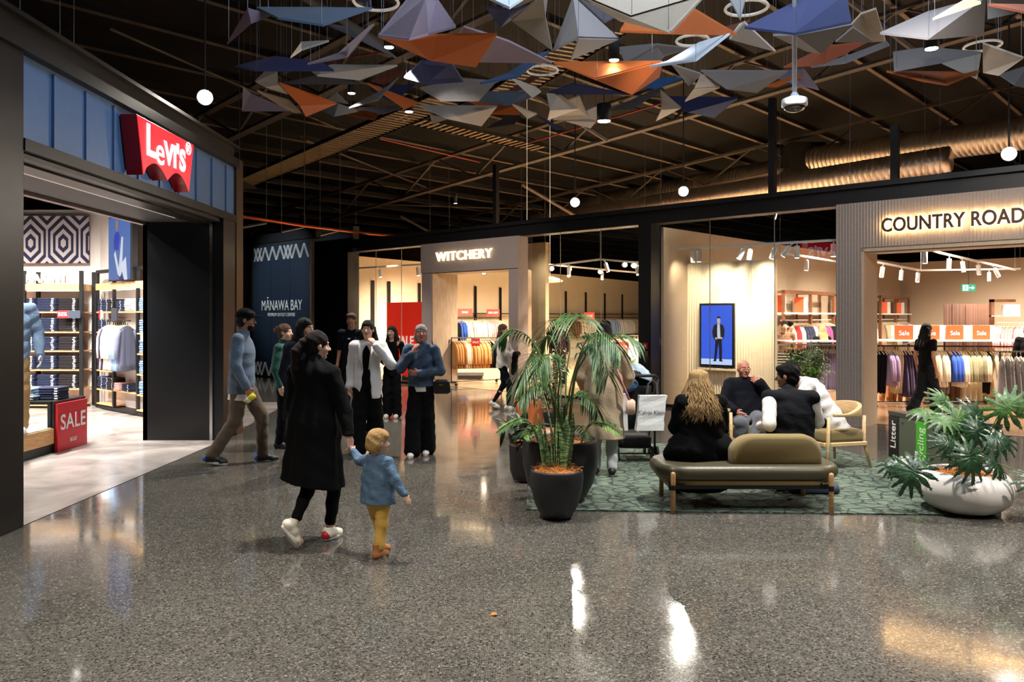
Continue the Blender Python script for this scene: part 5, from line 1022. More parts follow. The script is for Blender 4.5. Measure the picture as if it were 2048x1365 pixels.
def armchair(label, loc, rz, group=None):
    t = thing('armchair', label, 'armchair', loc, rz, group)
    m = MB(); m.loft(cushion(-.29, .29, -.28, .26, .30, .43, .06, .035)); m.build('seat_cushion', M_VELVET, t, 'auto', local=True)
    m = MB(); m.box(-.30, .30, -.28, .28, .25, .298, .008); m.build('seat_frame', M_OAKL, t, local=True)
    rs = []
    for i in range(25):
        a = math.radians(-28+236*i/24); c, s = math.cos(a), math.sin(a); hz = .60+.0*i
        ro, ri = .37, .325; bk = max(0, s)
        zt = .62+.10*bk; zb = .585-.02*bk
        rs.append([(ro*c, .30*0+ro*s*.95-.02, zb), (ro*c*1.01, ro*s*.96-.02, zt), (ri*c, ri*s*.95-.02, zt), (ri*c, ri*s*.95-.02, zb)])
    m = MB(); m.loft(rs, True, True); m.build('arm_rail', M_OAKL, t, 'auto', local=True, bevel=.006)
    for x, y in ((-.31, -.24), (.31, -.24), (-.26, .26), (.26, .26)):
        m = MB(); m.tube([(x*1.18, y*1.2, .004), (x, y, .30), (x*1.03, y, .585)], [.014, .021, .018], 12); m.build('leg', M_OAKL, t, 'auto', local=True)
    return t
armchair('pale oak armchair with olive seat under the man in a white shirt', (3.62, 9.1, .012), math.radians(-75), 'pale oak armchairs')
armchair('pale oak armchair holding the bald man, behind the bench', (2.80, 9.45, .012), math.radians(8), 'pale oak armchairs')
# tan leather chair behind the planters
t = thing('lounge_chair', 'tan leather shell chair behind the black planters', 'chair', (.36, 8.6, .012), math.radians(60))
M_TAN = mat('tan_leather', (164, 92, 46), .42, bump=.1, bscale=90, var=.06, vscale=5)
def shell(ofs):
    rs = []
    for i in range(13):
        v = i/12; z = .46+.42*v; hw = .24*math.sqrt(max(.02, 1-(max(0, v-.45)/.58)**2)); y = .22+.10*v
        rs.append([((j/10-1)*hw if False else (j/5-1)*hw, y-.10*(abs(j/5-1)**2)+ofs, z) for j in range(11)])
    return rs
m = MB(); A_ = shell(0); B_ = shell(.055); m.loft([a+b[::-1] for a, b in zip(A_, B_)], True, True); m.build('backrest', M_TAN, t, 'auto', local=True)
m = MB(); m.loft(cushion(-.26, .26, -.26, .24, .38, .46, .12, .035)); m.build('seat', M_TAN, t, 'auto', local=True)
for x, y in ((-.2, -.2), (.2, -.2), (-.2, .2), (.2, .2)):
    m = MB(); m.tube([(x*1.25, y*1.25, .003), (x, y, .39)], [.012, .018], 10); m.build('leg', M_OAK, t, 'auto', local=True)
# ================================================================ BIN
A = Vector((4.01, 8.47, 0)); B = Vector((4.13, 7.56, 0)); C = Vector((4.56, 7.42, 0)); D = A+(C-B)
t = thing('litter_bin', 'olive green litter and recycling bin behind the white bowl planter', 'bin', ((A+C)/2)+Vector((0, 0, .0)))
m = MB(); m.prism([(p.x, p.y) for p in (A, B, C, D)], .0, .66, 2); m.build('body', mat('bin_green', (84, 90, 74), .45), t, bevel=.004)
m = MB(); c = (A+C)/2; m.prism([(c.x+(p.x-c.x)*1.02, c.y+(p.y-c.y)*1.02) for p in (A, B, C, D)], .66, .70, 2); m.build('top', mat('bin_top', (60, 56, 54), .5), t)
ab = (B-A).normalized(); abn = Vector((ab.y, -ab.x, 0)); abn = abn if abn.x < 0 else -abn; AL = (B-A).length
def binstrip(nm, u0, u1, col, body, ink, zt_=.35):
    f = lambda x, y, z: A+ab*x+abn*y+Vector((0, 0, z))
    m = MB(f); m.box(u0, u1, 0, .006, .005, .655); m.build(nm, col, t)
    text('lettering', body, A+ab*((u0+u1)/2)+abn*.008+Vector((0, 0, zt_)), .13, (0, 0, 1), ink, t, .001, .001, ydir=-ab)
binstrip('litter_strip', .0, .17, M_BLACK, 'Litter', M_WHITE, .46); binstrip('recycling_strip', .46, .62, mat('recycling_green', (72, 170, 44), .5), 'Recycling', mat('pale_green_ink', (196, 226, 176), .5))
for u in (.24, .72):
    m = MB(); p = A+ab*u+abn*.004; m.tube([(p.x, p.y, .6), (p.x+abn.x*.004, p.y+abn.y*.004, .6)], .008, 8); m.build('bolt', M_DARK, t)
# ================================================================ PLANTERS AND PLANTS
M_POT = mat('black_clay', (30, 29, 30), .5, bump=.06, bscale=30, var=.12, vscale=6); M_COIR = mat('coir_fibre', (188, 118, 54), .95, bump=.9, bscale=60, var=.35, vscale=40)
def leafmat(nm, c1, c2, sc=20, rough=.45):
    m, nt, b, nn, L = nodes(nm); tc = nn('TexCoord'); n = nn('TexNoise', i_Scale=float(sc), i_Detail=3.0); L(tc.outputs['Object'], n.inputs[0])
    r = ramp(nt, [(.35, rgb(*c1)), (.65, rgb(*c2))]); L(n.outputs[0], r.inputs[0]); L(r.outputs[0], b.inputs['Base Color']); b.inputs['Roughness'].default_value = rough
    return m
LM_PALM = leafmat('palm_leaf', (38, 74, 34), (78, 116, 52)); LM_DK = leafmat('dark_leaf', (20, 44, 28), (46, 76, 46), 20, .35); LM_BR = leafmat('bright_leaf', (60, 110, 34), (120, 164, 56)); LM_LIME = leafmat('lime_leaf', (110, 170, 40), (160, 200, 70))
LM_PALE = leafmat('variegated_leaf', (130, 136, 84), (186, 182, 128), 60)
M_STEM = mat('green_stem', (70, 92, 44), .5); M_TWIG = mat('brown_twig', (92, 70, 46), .8)
def pot(nm, lab, c, prof, m_, coir_r, coir_z, cat='plant pot', n=48, inner=.03):
    t = thing(nm, lab, cat, (c[0], c[1], c[2]))
    pr = prof+[(prof[-1][0]-inner*.4, prof[-1][1]+.006), (prof[-1][0]-inner, prof[-1][1]-.01), (prof[-1][0]-inner, coir_z-.04), (.01, coir_z-.05)]
    m = MB(); m.lathe(pr, n, c); m.build('pot', m_, t, 'auto')
    m = MB(); rs = [(coir_r*k, coir_z+(1-k)*.05) for k in (1, .97, .85, .6, .3, .02)]
    rings = []
    for r, z in [(coir_r, coir_z-.04)]+rs: rings.append([(c[0]+r*math.cos(2*math.pi*k/40), c[1]+r*math.sin(2*math.pi*k/40), c[2]+z+noise.noise(Vector((r*20, k*.9, z*9)))*.022) for k in range(40)])
    m.loft(rings, True, True); cc = m.build('coir', M_COIR, t, 'auto')
    m = MB(); rr = random.Random(5)
    for i in range(260):
        a = rr.random()*6.28; r = coir_r*math.sqrt(rr.random())*1.0; p = Vector((c[0]+r*math.cos(a), c[1]+r*math.sin(a), c[2]+coir_z+.02+.02*(1-r/coir_r))); d = Vector((rr.uniform(-1, 1), rr.uniform(-1, 1), rr.uniform(.0, .5)))*.035
        m.tube([p, p+d+Vector((0, 0, .012)), p+d*1.9], .0013, 3, False)
    m.build('coir_fibre', M_COIR, cc); return t
def blade(m, base, dirv, L, wd, up=Vector((0, 0, 1)), droop=.3, n=6, fold=.15, tw=0):
    """a tapered leaf blade along dirv, two faces wide with a raised fold"""
    d = Vector(dirv).normalized(); s = d.cross(up); s = s.normalized() if s.length > .01 else Vector((1, 0, 0)); nn_ = s.cross(d)
    P0 = Vector(base); rows = []
    for i in range(n+1):
        v = i/n; c = P0+d*L*v-Vector((0, 0, 1))*droop*L*v*v; w_ = wd*math.sin(math.pi*min(1, v*.93+.07))**.8 if v < 1 else .001
        a = tw*v; ss = s*math.cos(a)+nn_*math.sin(a)
        rows.append([tuple(c-ss*w_*.5), tuple(c-nn_*w_*fold), tuple(c+ss*w_*.5)])
    m.loft(rows, False, False)
def frond(t, pts, L0, nleaf, matl, wl=.022, spread=1.0, droop=.45, seed=0, name='frond'):
    """arching rachis through pts with leaflets on both sides"""
    rr = random.Random(seed); P_ = [Vector(p) for p in pts]; sm = []
    for i in range(33):                                    # Catmull-Rom through the points
        u = i/32*(len(P_)-1); k = min(int(u), len(P_)-2); f = u-k; a, b, c, d = P_[max(k-1, 0)], P_[k], P_[k+1], P_[min(k+2, len(P_)-1)]
        sm.append(.5*((2*b)+(c-a)*f+(2*a-5*b+4*c-d)*f*f+(3*b-a-3*c+d)*f**3))
    m = MB(); m.tube(sm, [.009*(1-.75*i/32)+.001 for i in range(33)], 6); st = m.build(name, M_STEM, t, 'auto')
    m = MB()
    for i in range(nleaf):
        v = .42+.58*i/(nleaf-1); k = v*32; j = min(int(k), 31); p = sm[j].lerp(sm[j+1], k-j); tg = (sm[j+1]-sm[j]).normalized(); sd = tg.cross(Vector((0, 0, 1)))
        sd = sd.normalized() if sd.length > .05 else Vector((1, 0, 0)); L_ = L0*math.sin(math.pi*(.12+.80*(v-.42)/.58))**.6
        for s in (-1, 1):
            dv = sd*s*spread+tg*.75+Vector((0, 0, rr.uniform(-.15, .25)))
            blade(m, p, dv, L_*rr.uniform(.85, 1.1), wl, droop=droop*rr.uniform(.7, 1.4), n=5)
    m.build('leaflets', matl, st, fixn=False); return st
# large black pot with the palm
pc = (.445, 7.36, .012)
t = pot('potted_palm', 'tall feathery palm in the large black pot beside the bench', pc, [(.10, 0), (.19, .006), (.235, .03), (.305, .16), (.345, .33), (.352, .45), (.345, .545), (.338, .56)], M_POT, .31, .50, 'potted plant')
def Q(px, py, Y): return P(px, py, Y)
b0 = Vector((.445, 7.36, .52))
FR = [([(1112, 760, 7.34), (1128, 690, 7.3), (1143, 648, 7.2), (1150, 628, 6.98), (1158, 634, 6.75)], .40, 17), ([(1150, 760, 7.3), (1172, 712, 7.25), (1188, 690, 7.2), (1236, 668, 7.15), (1276, 684, 7.1)], .34, 18),
      ([(1140, 780, 7.25), (1158, 715, 7.2), (1180, 672, 7.1), (1212, 668, 6.95), (1240, 700, 6.85)], .42, 18), ([(1098, 760, 7.4), (1078, 705, 7.45), (1052, 670, 7.5), (1022, 660, 7.55), (1000, 680, 7.6)], .30, 16),
      ([(1104, 790, 7.3), (1092, 740, 7.25), (1075, 712, 7.2), (1052, 735, 7.1), (1040, 775, 7.1)], .30, 15), ([(1108, 810, 7.25), (1096, 785, 7.2), (1080, 768, 7.1), (1058, 778, 7.0), (1040, 800, 6.95)], .24, 14),
      ([(1122, 770, 7.5), (1112, 700, 7.6), (1098, 672, 7.7), (1080, 690, 7.75), (1070, 730, 7.8)], .34, 16), ([(1128, 820, 7.3), (1146, 795, 7.25), (1162, 782, 7.2), (1180, 795, 7.1), (1194, 822, 7.05)], .22, 14),
      ([(1132, 760, 7.5), (1140, 690, 7.6), (1128, 650, 7.75), (1108, 640, 7.9), (1092, 662, 8.0)], .34, 15), ([(1146, 770, 7.1), (1166, 705, 7.0), (1186, 690, 6.9), (1206, 712, 6.8), (1216, 750, 6.75)], .34, 16),
      ([(1090, 800, 7.5), (1066, 755, 7.55), (1052, 742, 7.6), (1040, 760, 7.65), (1032, 790, 7.7)], .26, 13), ([(1116, 800, 7.1), (1120, 750, 7.0), (1108, 715, 6.9), (1090, 712, 6.8), (1076, 740, 6.75)], .30, 15)]
for i, (pts, L0, nl) in enumerate(FR): frond(t, [b0+Vector((random.uniform(-.08, .08), random.uniform(-.08, .08), 0))]+[Q(*p) for p in pts], L0*.85, nl+4, LM_PALM, .019, .8, .65, i)
for i in range(7):                                      # low fern like fillers around the palm's foot
    a = [-2.9, -2.2, -1.2, -.5, .2, 2.8, 3.4][i]; p = b0+Vector((math.cos(a)*.2, math.sin(a)*.2, 0)); e = Vector((math.cos(a), math.sin(a), 0))
    frond(t, [p, p+e*.08+Vector((0, 0, .18)), p+e*.22+Vector((0, 0, .22)), p+e*.38+Vector((0, 0, .14))], .09, 13, LM_BR if i % 2 else LM_PALM, .022, 1, .3, 40+i, 'fern_frond')
# small black pot with snake plant
pc2 = (.378, 6.74, .002)
t = pot('potted_snake_plant', 'upright banded snake plant in the small black pot in front', pc2, [(.06, 0), (.115, .004), (.135, .02), (.185, .12), (.218, .25), (.226, .34), (.222, .395), (.218, .405)], M_POT, .195, .385, 'potted plant', inner=.02)
def snake_mat():
    m, nt, b, nn, L = nodes('banded_leaf'); tc = nn('TexCoord'); mp = nn('Mapping'); mp.inputs['Scale'].default_value = (14, 14, 75); L(tc.outputs['Object'], mp.inputs[0])
    n = nn('TexNoise', i_Scale=1.0, i_Detail=3.0, i_Distortion=.6); L(mp.outputs[0], n.inputs[0])
    r = ramp(nt, [(.35, rgb(48, 78, 46)), (.5, rgb(92, 124, 72)), (.62, rgb(160, 176, 120))]); L(n.outputs[0], r.inputs[0]); L(r.outputs[0], b.inputs['Base Color']); b.inputs['Roughness'].default_value = .4; return m
SM = snake_mat()
for i, (px, tip, w_, dx, dy) in enumerate(((1076, 826, .030, -.03, 0), (1087, 838, .028, -.01, .04), (1100, 834, .034, .0, -.03), (1113, 836, .05, .02, .05), (1123, 815, .05, .04, .02), (1134, 830, .055, .03, -.02), (1147, 822, .042, .05, .03), (1093, 880, .026, -.02, -.05), (1128, 860, .03, .03, .06), (1108, 850, .03, .01, .0), (1140, 858, .034, .02, -.04))):
    Yb = 6.74+dy; e = P(px, tip, Yb-dy*.3); s = Vector((pc2[0]+(e.x-pc2[0])*.62, Yb, .38)); m = MB(); rows = []; n = 10
    for k in range(n+1):
        v = k/n; c = s.lerp(e, v); ww = 1.35*w_*(.75+.35*math.sin(math.pi*v))*(1 if v < .7 else max(.04, math.cos((v-.7)/.3*math.pi/2))); a = i*1.3+v*1.1
        dd = Vector((math.cos(a*.4), math.sin(a*.4)*.5, 0)); pp = Vector((-dd.y, dd.x, 0))*ww*.22
        rows.append([tuple(c-dd*ww*.5), tuple(c-dd*ww*.2-pp), tuple(c+dd*ww*.2-pp), tuple(c+dd*ww*.5), tuple(c+dd*ww*.2-pp*.4), tuple(c-dd*ww*.2-pp*.4)])
    m.loft(rows, True, True); m.build('leaf', SM, t, 'auto')
# white bowl with the split leaf plant
wc = (3.957, 6.96, .002)
M_BOWL = mat('white_marbled_clay', (220, 214, 206), .42, var=.10, vscale=5, stretch=(1, 1, .6))
t = pot('potted_split_leaf_plant', 'dark split leaf plant in the wide white bowl planter at the right', wc, [(.12, 0), (.2, .004), (.27, .03), (.345, .09), (.382, .16), (.388, .21), (.372, .27), (.335, .325), (.308, .345), (.302, .352)], M_BOWL, .285, .31, 'potted plant', inner=.02)
def splitleaf(t, base, tip0, size, nrm, axis, matl, seed, curl=.25):
    """petiole from base to tip0 and a deeply lobed blade lying across nrm, pointing along axis"""
    rr = random.Random(seed); b = Vector(base); c = Vector(tip0); mid = (b+c)/2+Vector((0, 0, .35*(c-b).length if c.z > b.z else .15))
    m = MB(); pts = [b.lerp(mid, f).lerp(mid.lerp(c, f), f) for f in [i/10 for i in range(11)]]; m.tube(pts, [.0065-.0003*i for i in range(11)], 6); st = m.build('leaf_stem', M_STEM, t, 'auto')
    ax = Vector(axis).normalized(); nz = Vector(nrm); nz = (nz-ax*nz.dot(ax)).normalized(); sd = ax.cross(nz); m = MB()
    def pt(u, v, h=0): return c+ax*u*size+sd*v*size+nz*(h-curl*(u*u+v*v))*size
    # main rib and lobes on both sides with secondary teeth
    nl = 6
    for s in (-1, 1):
        for i in range(nl+1):
            f = i/nl; ang = math.radians(8+150*(1-f)**1.05) if i < nl else 0
            L_ = (.52+.42*math.sin(math.pi*(.25+.6*f)))*rr.uniform(.9, 1.05); o = .0+.45*f
            du, dv = math.cos(ang), math.sin(ang)*s; pu, pv = -dv, du; w0 = .115
            rows = []
            for k in range(7):
                v = k/6; ww = w0*(1.0+.35*math.sin(v*9+i))*(1-v**3)*(.6+.7*v) if k < 6 else .006; cu, cv = o+du*L_*v, dv*L_*v
                dro = -.22*v*v
                rows.append([pt(cu-pu*ww, cv-pv*ww, dro), pt(cu, cv, dro+.012), pt(cu+pu*ww, cv+pv*ww, dro)])
            m.loft(rows, False, False)
            for k, v in ((1, .45), (2, .68), (3, .84)):                                  # teeth
                for q in (-1, 1):
                    cu, cv = o+du*L_*v, dv*L_*v; e = (cu+du*.10+pu*q*.13*(1.1-v*.5), cv+dv*.10+pv*q*.13*(1.1-v*.5))
                    m.add([pt(cu-du*.05, cv-dv*.05, -.22*v*v), pt(cu+du*.05, cv+dv*.05, -.22*v*v), pt(e[0], e[1], -.26*v*v)], [(0, 1, 2)])
    m.build('leaf_blade', matl, st, fixn=False)
cb = Vector((3.957, 6.96, .34)); LS = [((1832, 935, 6.62), .24, (-.3, -.8, .5), (-.6, -.2, -.75), LM_DK), ((1800, 925, 6.9), .18, (-.2, -.6, .7), (-.9, 0, -.2), LM_DK), ((1935, 905, 6.55), .24, (.0, -.75, .6), (.15, -.4, -.8), LM_DK), ((1892, 835, 6.8), .19, (-.1, -.5, .85), (-.5, -.5, -.1), LM_PALM), ((1915, 835, 6.9), .24, (.1, -.5, .85), (-.2, -.3, -.7), LM_PALM),
      ((1858, 822, 7.2), .18, (-.1, -.35, .9), (-.9, .1, .1), LM_PALM), ((2006, 822, 6.8), .24, (.3, -.6, .75), (.4, -.2, .5), LM_PALM), ((1950, 850, 7.15), .26, (.1, -.7, .6), (.1, .2, .9), LM_DK), ((1985, 880, 6.8), .22, (.3, -.7, .6), (.9, -.1, .1), LM_DK), ((1905, 890, 6.6), .17, (-.1, -.8, .5), (-.9, -.1, .3), LM_DK), ((1985, 925, 6.7), .18, (.3, -.7, .6), (.8, -.2, -.5), LM_DK),
      ((1895, 812, 7.3), .20, (0, -.5, .8), (-.3, .2, .7), LM_PALM), ((2060, 960, 6.5), .2, (.3, -.6, .6), (.9, -.1, -.3), LM_DK), ((1950, 870, 6.7), .17, (0, -.8, .5), (.3, .1, .8), LM_DK)]
for i, (p, sz, nz, ax, lm) in enumerate(LS): splitleaf(t, cb+Vector((random.uniform(-.1, .1), random.uniform(-.1, .1), 0)), P(*p), sz*.92, nz, ax, lm, i)
def bush(nm, lab, c, potprof, potm, H0, H1, R, nleaf, lm, ll, lw, seed, coir_r, coir_z, stems=6, up=.2):
    t = pot(nm, lab, c, potprof, potm, coir_r, coir_z, 'potted plant', 28); rr = random.Random(seed); m = MB(); tips = []
    for i in range(stems):
        a = rr.random()*6.28; r = R*math.sqrt(rr.random())*.8; e = Vector((c[0]+r*math.cos(a), c[1]+r*math.sin(a), c[2]+rr.uniform(H0, H1))); s = Vector((c[0], c[1], c[2]+coir_z)); mm = s.lerp(e, .5)+Vector((0, 0, .12))
        pts = [s.lerp(mm, f).lerp(mm.lerp(e, f), f) for f in [j/6 for j in range(7)]]; m.tube(pts, [.008-.001*j for j in range(7)], 5); tips += pts[2:]
    m.build('branches', M_TWIG if lm is not LM_LIME else M_STEM, t); m = MB()
    for i in range(nleaf):
        b = rr.choice(tips); d = Vector((rr.gauss(0, 1), rr.gauss(0, 1), rr.gauss(up, .7))).normalized(); o = b+d*rr.uniform(.01, R*.45)
        blade(m, o, d+Vector((0, 0, rr.uniform(-.6, .3))), ll*rr.uniform(.7, 1.2), lw, droop=.3, n=4)
    tag(m.build('foliage', lm, t, fixn=False), None); return t
sp = [(.08, 0), (.15, .01), (.19, .1), (.20, .3), (.20, .40), (.195, .41)]
bush('potted_ficus', 'leafy green ficus behind the seated men at the right-hand window', (4.95, 13.25, .002), sp, M_POT, .75, 1.2, .42, 900, LM_BR, .075, .034, 3, .17, .36, 14)
bush('potted_shrub', 'pale speckled shrub in a dark pot left behind the palm', (.46, 10.2, .002), [(.10, 0), (.2, .01), (.24, .1), (.25, .4), (.25, .50), (.245, .51)], M_POT, .8, 1.35, .34, 900, LM_PALE, .05, .022, 4, .2, .46, 16)
bush('potted_fern', 'small bright lime fern behind the pushchair hood', (1.76, 12.2, .002), sp, M_POT, .75, .95, .2, 60, LM_LIME, .22, .06, 6, .17, .36, 8, 1.0)
bush('potted_philodendron', 'low leafy plant in a dark pot left of the tan chair', (.16, 8.25, .012), [(.08, 0), (.15, .01), (.18, .1), (.19, .3), (.19, .36), (.185, .37)], M_POT, .42, .62, .3, 60, LM_DK, .20, .07, 9, .15, .33, 9, .3)
# ================================================================ PUSHCHAIR WITH SHOPPING BAGS
M_PRAM = mat('pram_black_fabric', (20, 20, 24), .8, bump=.3, bscale=30); M_FRAME = mat('pram_frame', (26, 26, 28), .4)
px0, py0 = 1.44, 9.35
t = thing('pushchair', 'black pushchair with a pale cloth over its hood, parked on the rug', 'pushchair', (px0, py0, .012))
def pr(x, y, z): return (px0+x, py0+y, .012+z)
for s in (-1, 1):
    m = MB(); m.tube([pr(s*.23, -.02, .08), pr(s*.24, .0, .45), pr(s*.24, -.16, .98)], .013, 8); m.tube([pr(s*.23, .52, .08), pr(s*.24, .18, .50), pr(s*.24, -.10, .86)], .013, 8); m.tube([pr(s*.23, -.02, .10), pr(s*.23, .52, .10)], .010, 8); m.build('frame', M_FRAME, t, 'auto')
m = MB(); m.tube([pr(-.24, -.16, .98), pr(-.20, -.20, 1.01), pr(.20, -.20, 1.01), pr(.24, -.16, .98)], .017, 10); m.build('handlebar', mat('pram_grip', (16, 16, 18), .7), t, 'auto')
for sx in (-1, 1):
    for yy, r in ((-.02, .085), (.52, .075)):
        for o in (-.03, .03):
            m = MB(); c = pr(sx*.23+o, yy, r); m.tube([(c[0]-.012, c[1], c[2]), (c[0]+.012, c[1], c[2])], r, 24); wh = m.build('wheel', mat('tyre_rubber', (18, 18, 18), .8), t)
            m = MB(); m.tube([(c[0]-.014, c[1], c[2]), (c[0]+.014, c[1], c[2])], r*.55, 16); m.build('hub', mat('hub_grey', (70, 70, 74), .4), wh)
m = MB(); m.tube([pr(-.26, -.02, .085), pr(.26, -.02, .085)], .009, 8); m.build('axle', M_FRAME, t)
m = MB(); m.loft([[pr(x, y, z) for x, y in rrect(-.20+i, .20-i, -.04+i, .40-i, .06)] for z, i in ((.14, .05), (.15, .01), (.26, 0), (.27, .01))]); m.build('basket', M_PRAM, t, 'auto')
rs = []
for i in range(9):
    v = i/8; z = .36+.52*v; y = .16-.16*v; rs.append([pr(x, y+yy+.07*(1-(x/.2)**2)*(yy < 0)*-1, z) for x, yy in ((-.19, -.03), (-.1, -.05), (0, -.055), (.1, -.05), (.19, -.03), (.19, .04), (0, .03), (-.19, .04))])
m = MB(); m.loft(rs); m.build('seat_back', M_PRAM, t, 'auto')
m = MB(); rs = []
for i in range(11):
    a = math.radians(-12+150*i/10); rs.append([pr(.245*math.cos(b)*(.98+.02*math.sin(a*9)), .10+.27*math.cos(a)*math.sin(b)*1.0, .80+.30*math.sin(a)*math.sin(b)**.7 if math.sin(b) > 0 else .8) for b in [math.pi*k/14 for k in range(15)]])
m.loft(rs, False, False); h = m.build('hood', M_PRAM, t, 'auto', fixn=False); sm_ = h.modifiers.new('s', 'SOLIDIFY'); sm_.thickness = .012
m = MB(); rs = []
for i in range(9):
    u = i/8; rs.append([pr(-.16+.34*u+.012*math.sin(k*2), -.08+.34*k/10, 1.115+.02*math.sin(u*7+k)-.35*(u-.5)**2-(.45*(k/10-.5)**2)) for k in range(11)])
m.loft(rs, False, False); h = m.build('draped_cloth', fabric('pale_denim_cloth', (176, 196, 214), var=.2, vscale=14), t, 'auto', fixn=False); sm_ = h.modifiers.new('s', 'SOLIDIFY'); sm_.thickness = .012
m = MB(); m.ball(pr(-.12, -.10, .90), (.15, .08, .09), 14, 10); h = m.build('bundled_jacket', fabric('blue_bundle', (54, 84, 128), var=.4, vscale=20), t, 'auto')
M_BAG = mat('white_paper', (226, 226, 226), .55, bump=.25, bscale=14, var=.04, vscale=8)
def paperbag(nm, lab, c, w_, d, h, rz, body, grp, tilt=.04):
    t = thing(nm, lab, 'shopping bag', c, rz, grp); m = MB(); rs = []
    for i in range(7):
        v = i/6; k = 1-.10*math.sin(v*3.0)*.5; j = .006*math.sin(i*2.3); rs.append([(-w_/2*k+j+tilt*v, -d/2*k, h*v), (0+tilt*v, -d/2*k-j, h*v), (w_/2*k+j+tilt*v, -d/2*k, h*v), (w_/2*k+tilt*v, d/2*k, h*v), (-w_/2*k+tilt*v, d/2*k, h*v)])
    m.loft(rs); m.build('bag_body', M_BAG, t, local=True)
    for y in (-d/2, d/2): m = MB(); m.tube([(-w_*.2+tilt, y*.8, h-.01), (-w_*.15+tilt, y*.5, h+.13), (0+tilt, y*.1, h+.18), (w_*.15+tilt, y*.5, h+.13), (w_*.2+tilt, y*.8, h-.01)], .004, 6); m.build('bag_handle', mat('cord_grey', (90, 90, 92), .8), t, local=True)
    if body:
        o = text('lettering', body, (0, 0, 0), w_*.2, (1, 0, 0), mat('bag_ink', (70, 70, 74), .6), None, .0004, 0); o.parent = t; M = Matrix(((1, 0, 0), (0, 0, -1), (0, 1, 0))).to_4x4(); M.translation = (tilt*.5, -d/2-.008, h*.52); o.matrix_local = M
paperbag('shopping_bag', 'white Calvin Klein paper bag hanging on the back of the pushchair', (px0+.13, py0-.22, .40), .32, .10, .40, .05, 'Calvin Klein', 'white paper bags')
paperbag('shopping_bag', 'white paper bag hanging between the trench coat and the pushchair', (px0-.24, py0-.20, .40), .26, .10, .42, -.2, 'Calvin Klein', 'white paper bags', 0)
paperbag('shopping_bag', 'small white paper bag on the floor behind the tan chair', (.16, 9.3, .012), .26, .12, .40, .1, None, 'white paper bags', 0)
# grey bag lying under the bench end
t = thing('backpack', 'grey blue backpack lying on the rug under the right end of the bench', 'backpack', (2.86, 7.75, .012))
m = MB(); m.loft([[(x, y, z) for x, y in rrect(2.66+i, 3.14-i, 7.55+i, 7.95-i, .09)] for z, i in ((.013, .03), (.03, .0), (.09, .01), (.13, .06), (.14, .12))]); m.build('bag_body', mat('slate_nylon', (66, 72, 92), .7, bump=.4, bscale=12), t, 'auto')
m = MB(); m.tube([(2.68, 7.62, .10), (2.58, 7.56, .05), (2.55, 7.66, .03), (2.66, 7.75, .08)], .012, 6); m.tube([(2.70, 7.70, .12), (2.60, 7.72, .12), (2.60, 7.85, .06), (2.7, 7.85, .1)], .012, 6); m.build('strap', M_PRAM, t)
# little dropped orange wrapper on the floor
q = G(988, 1233); m = MB(); m.add([(q.x-.02, q.y, .004), (q.x+.015, q.y-.01, .012), (q.x+.02, q.y+.015, .006), (q.x-.01, q.y+.02, .016), (q.x, q.y+.005, .022)], [(0, 1, 4), (1, 2, 4), (2, 3, 4), (3, 0, 4), (0, 3, 2, 1)]); tag(m.build('wrapper', mat('orange_wrapper', (210, 130, 30), .5)), 'tiny crumpled orange wrapper on the polished floor', 'litter')
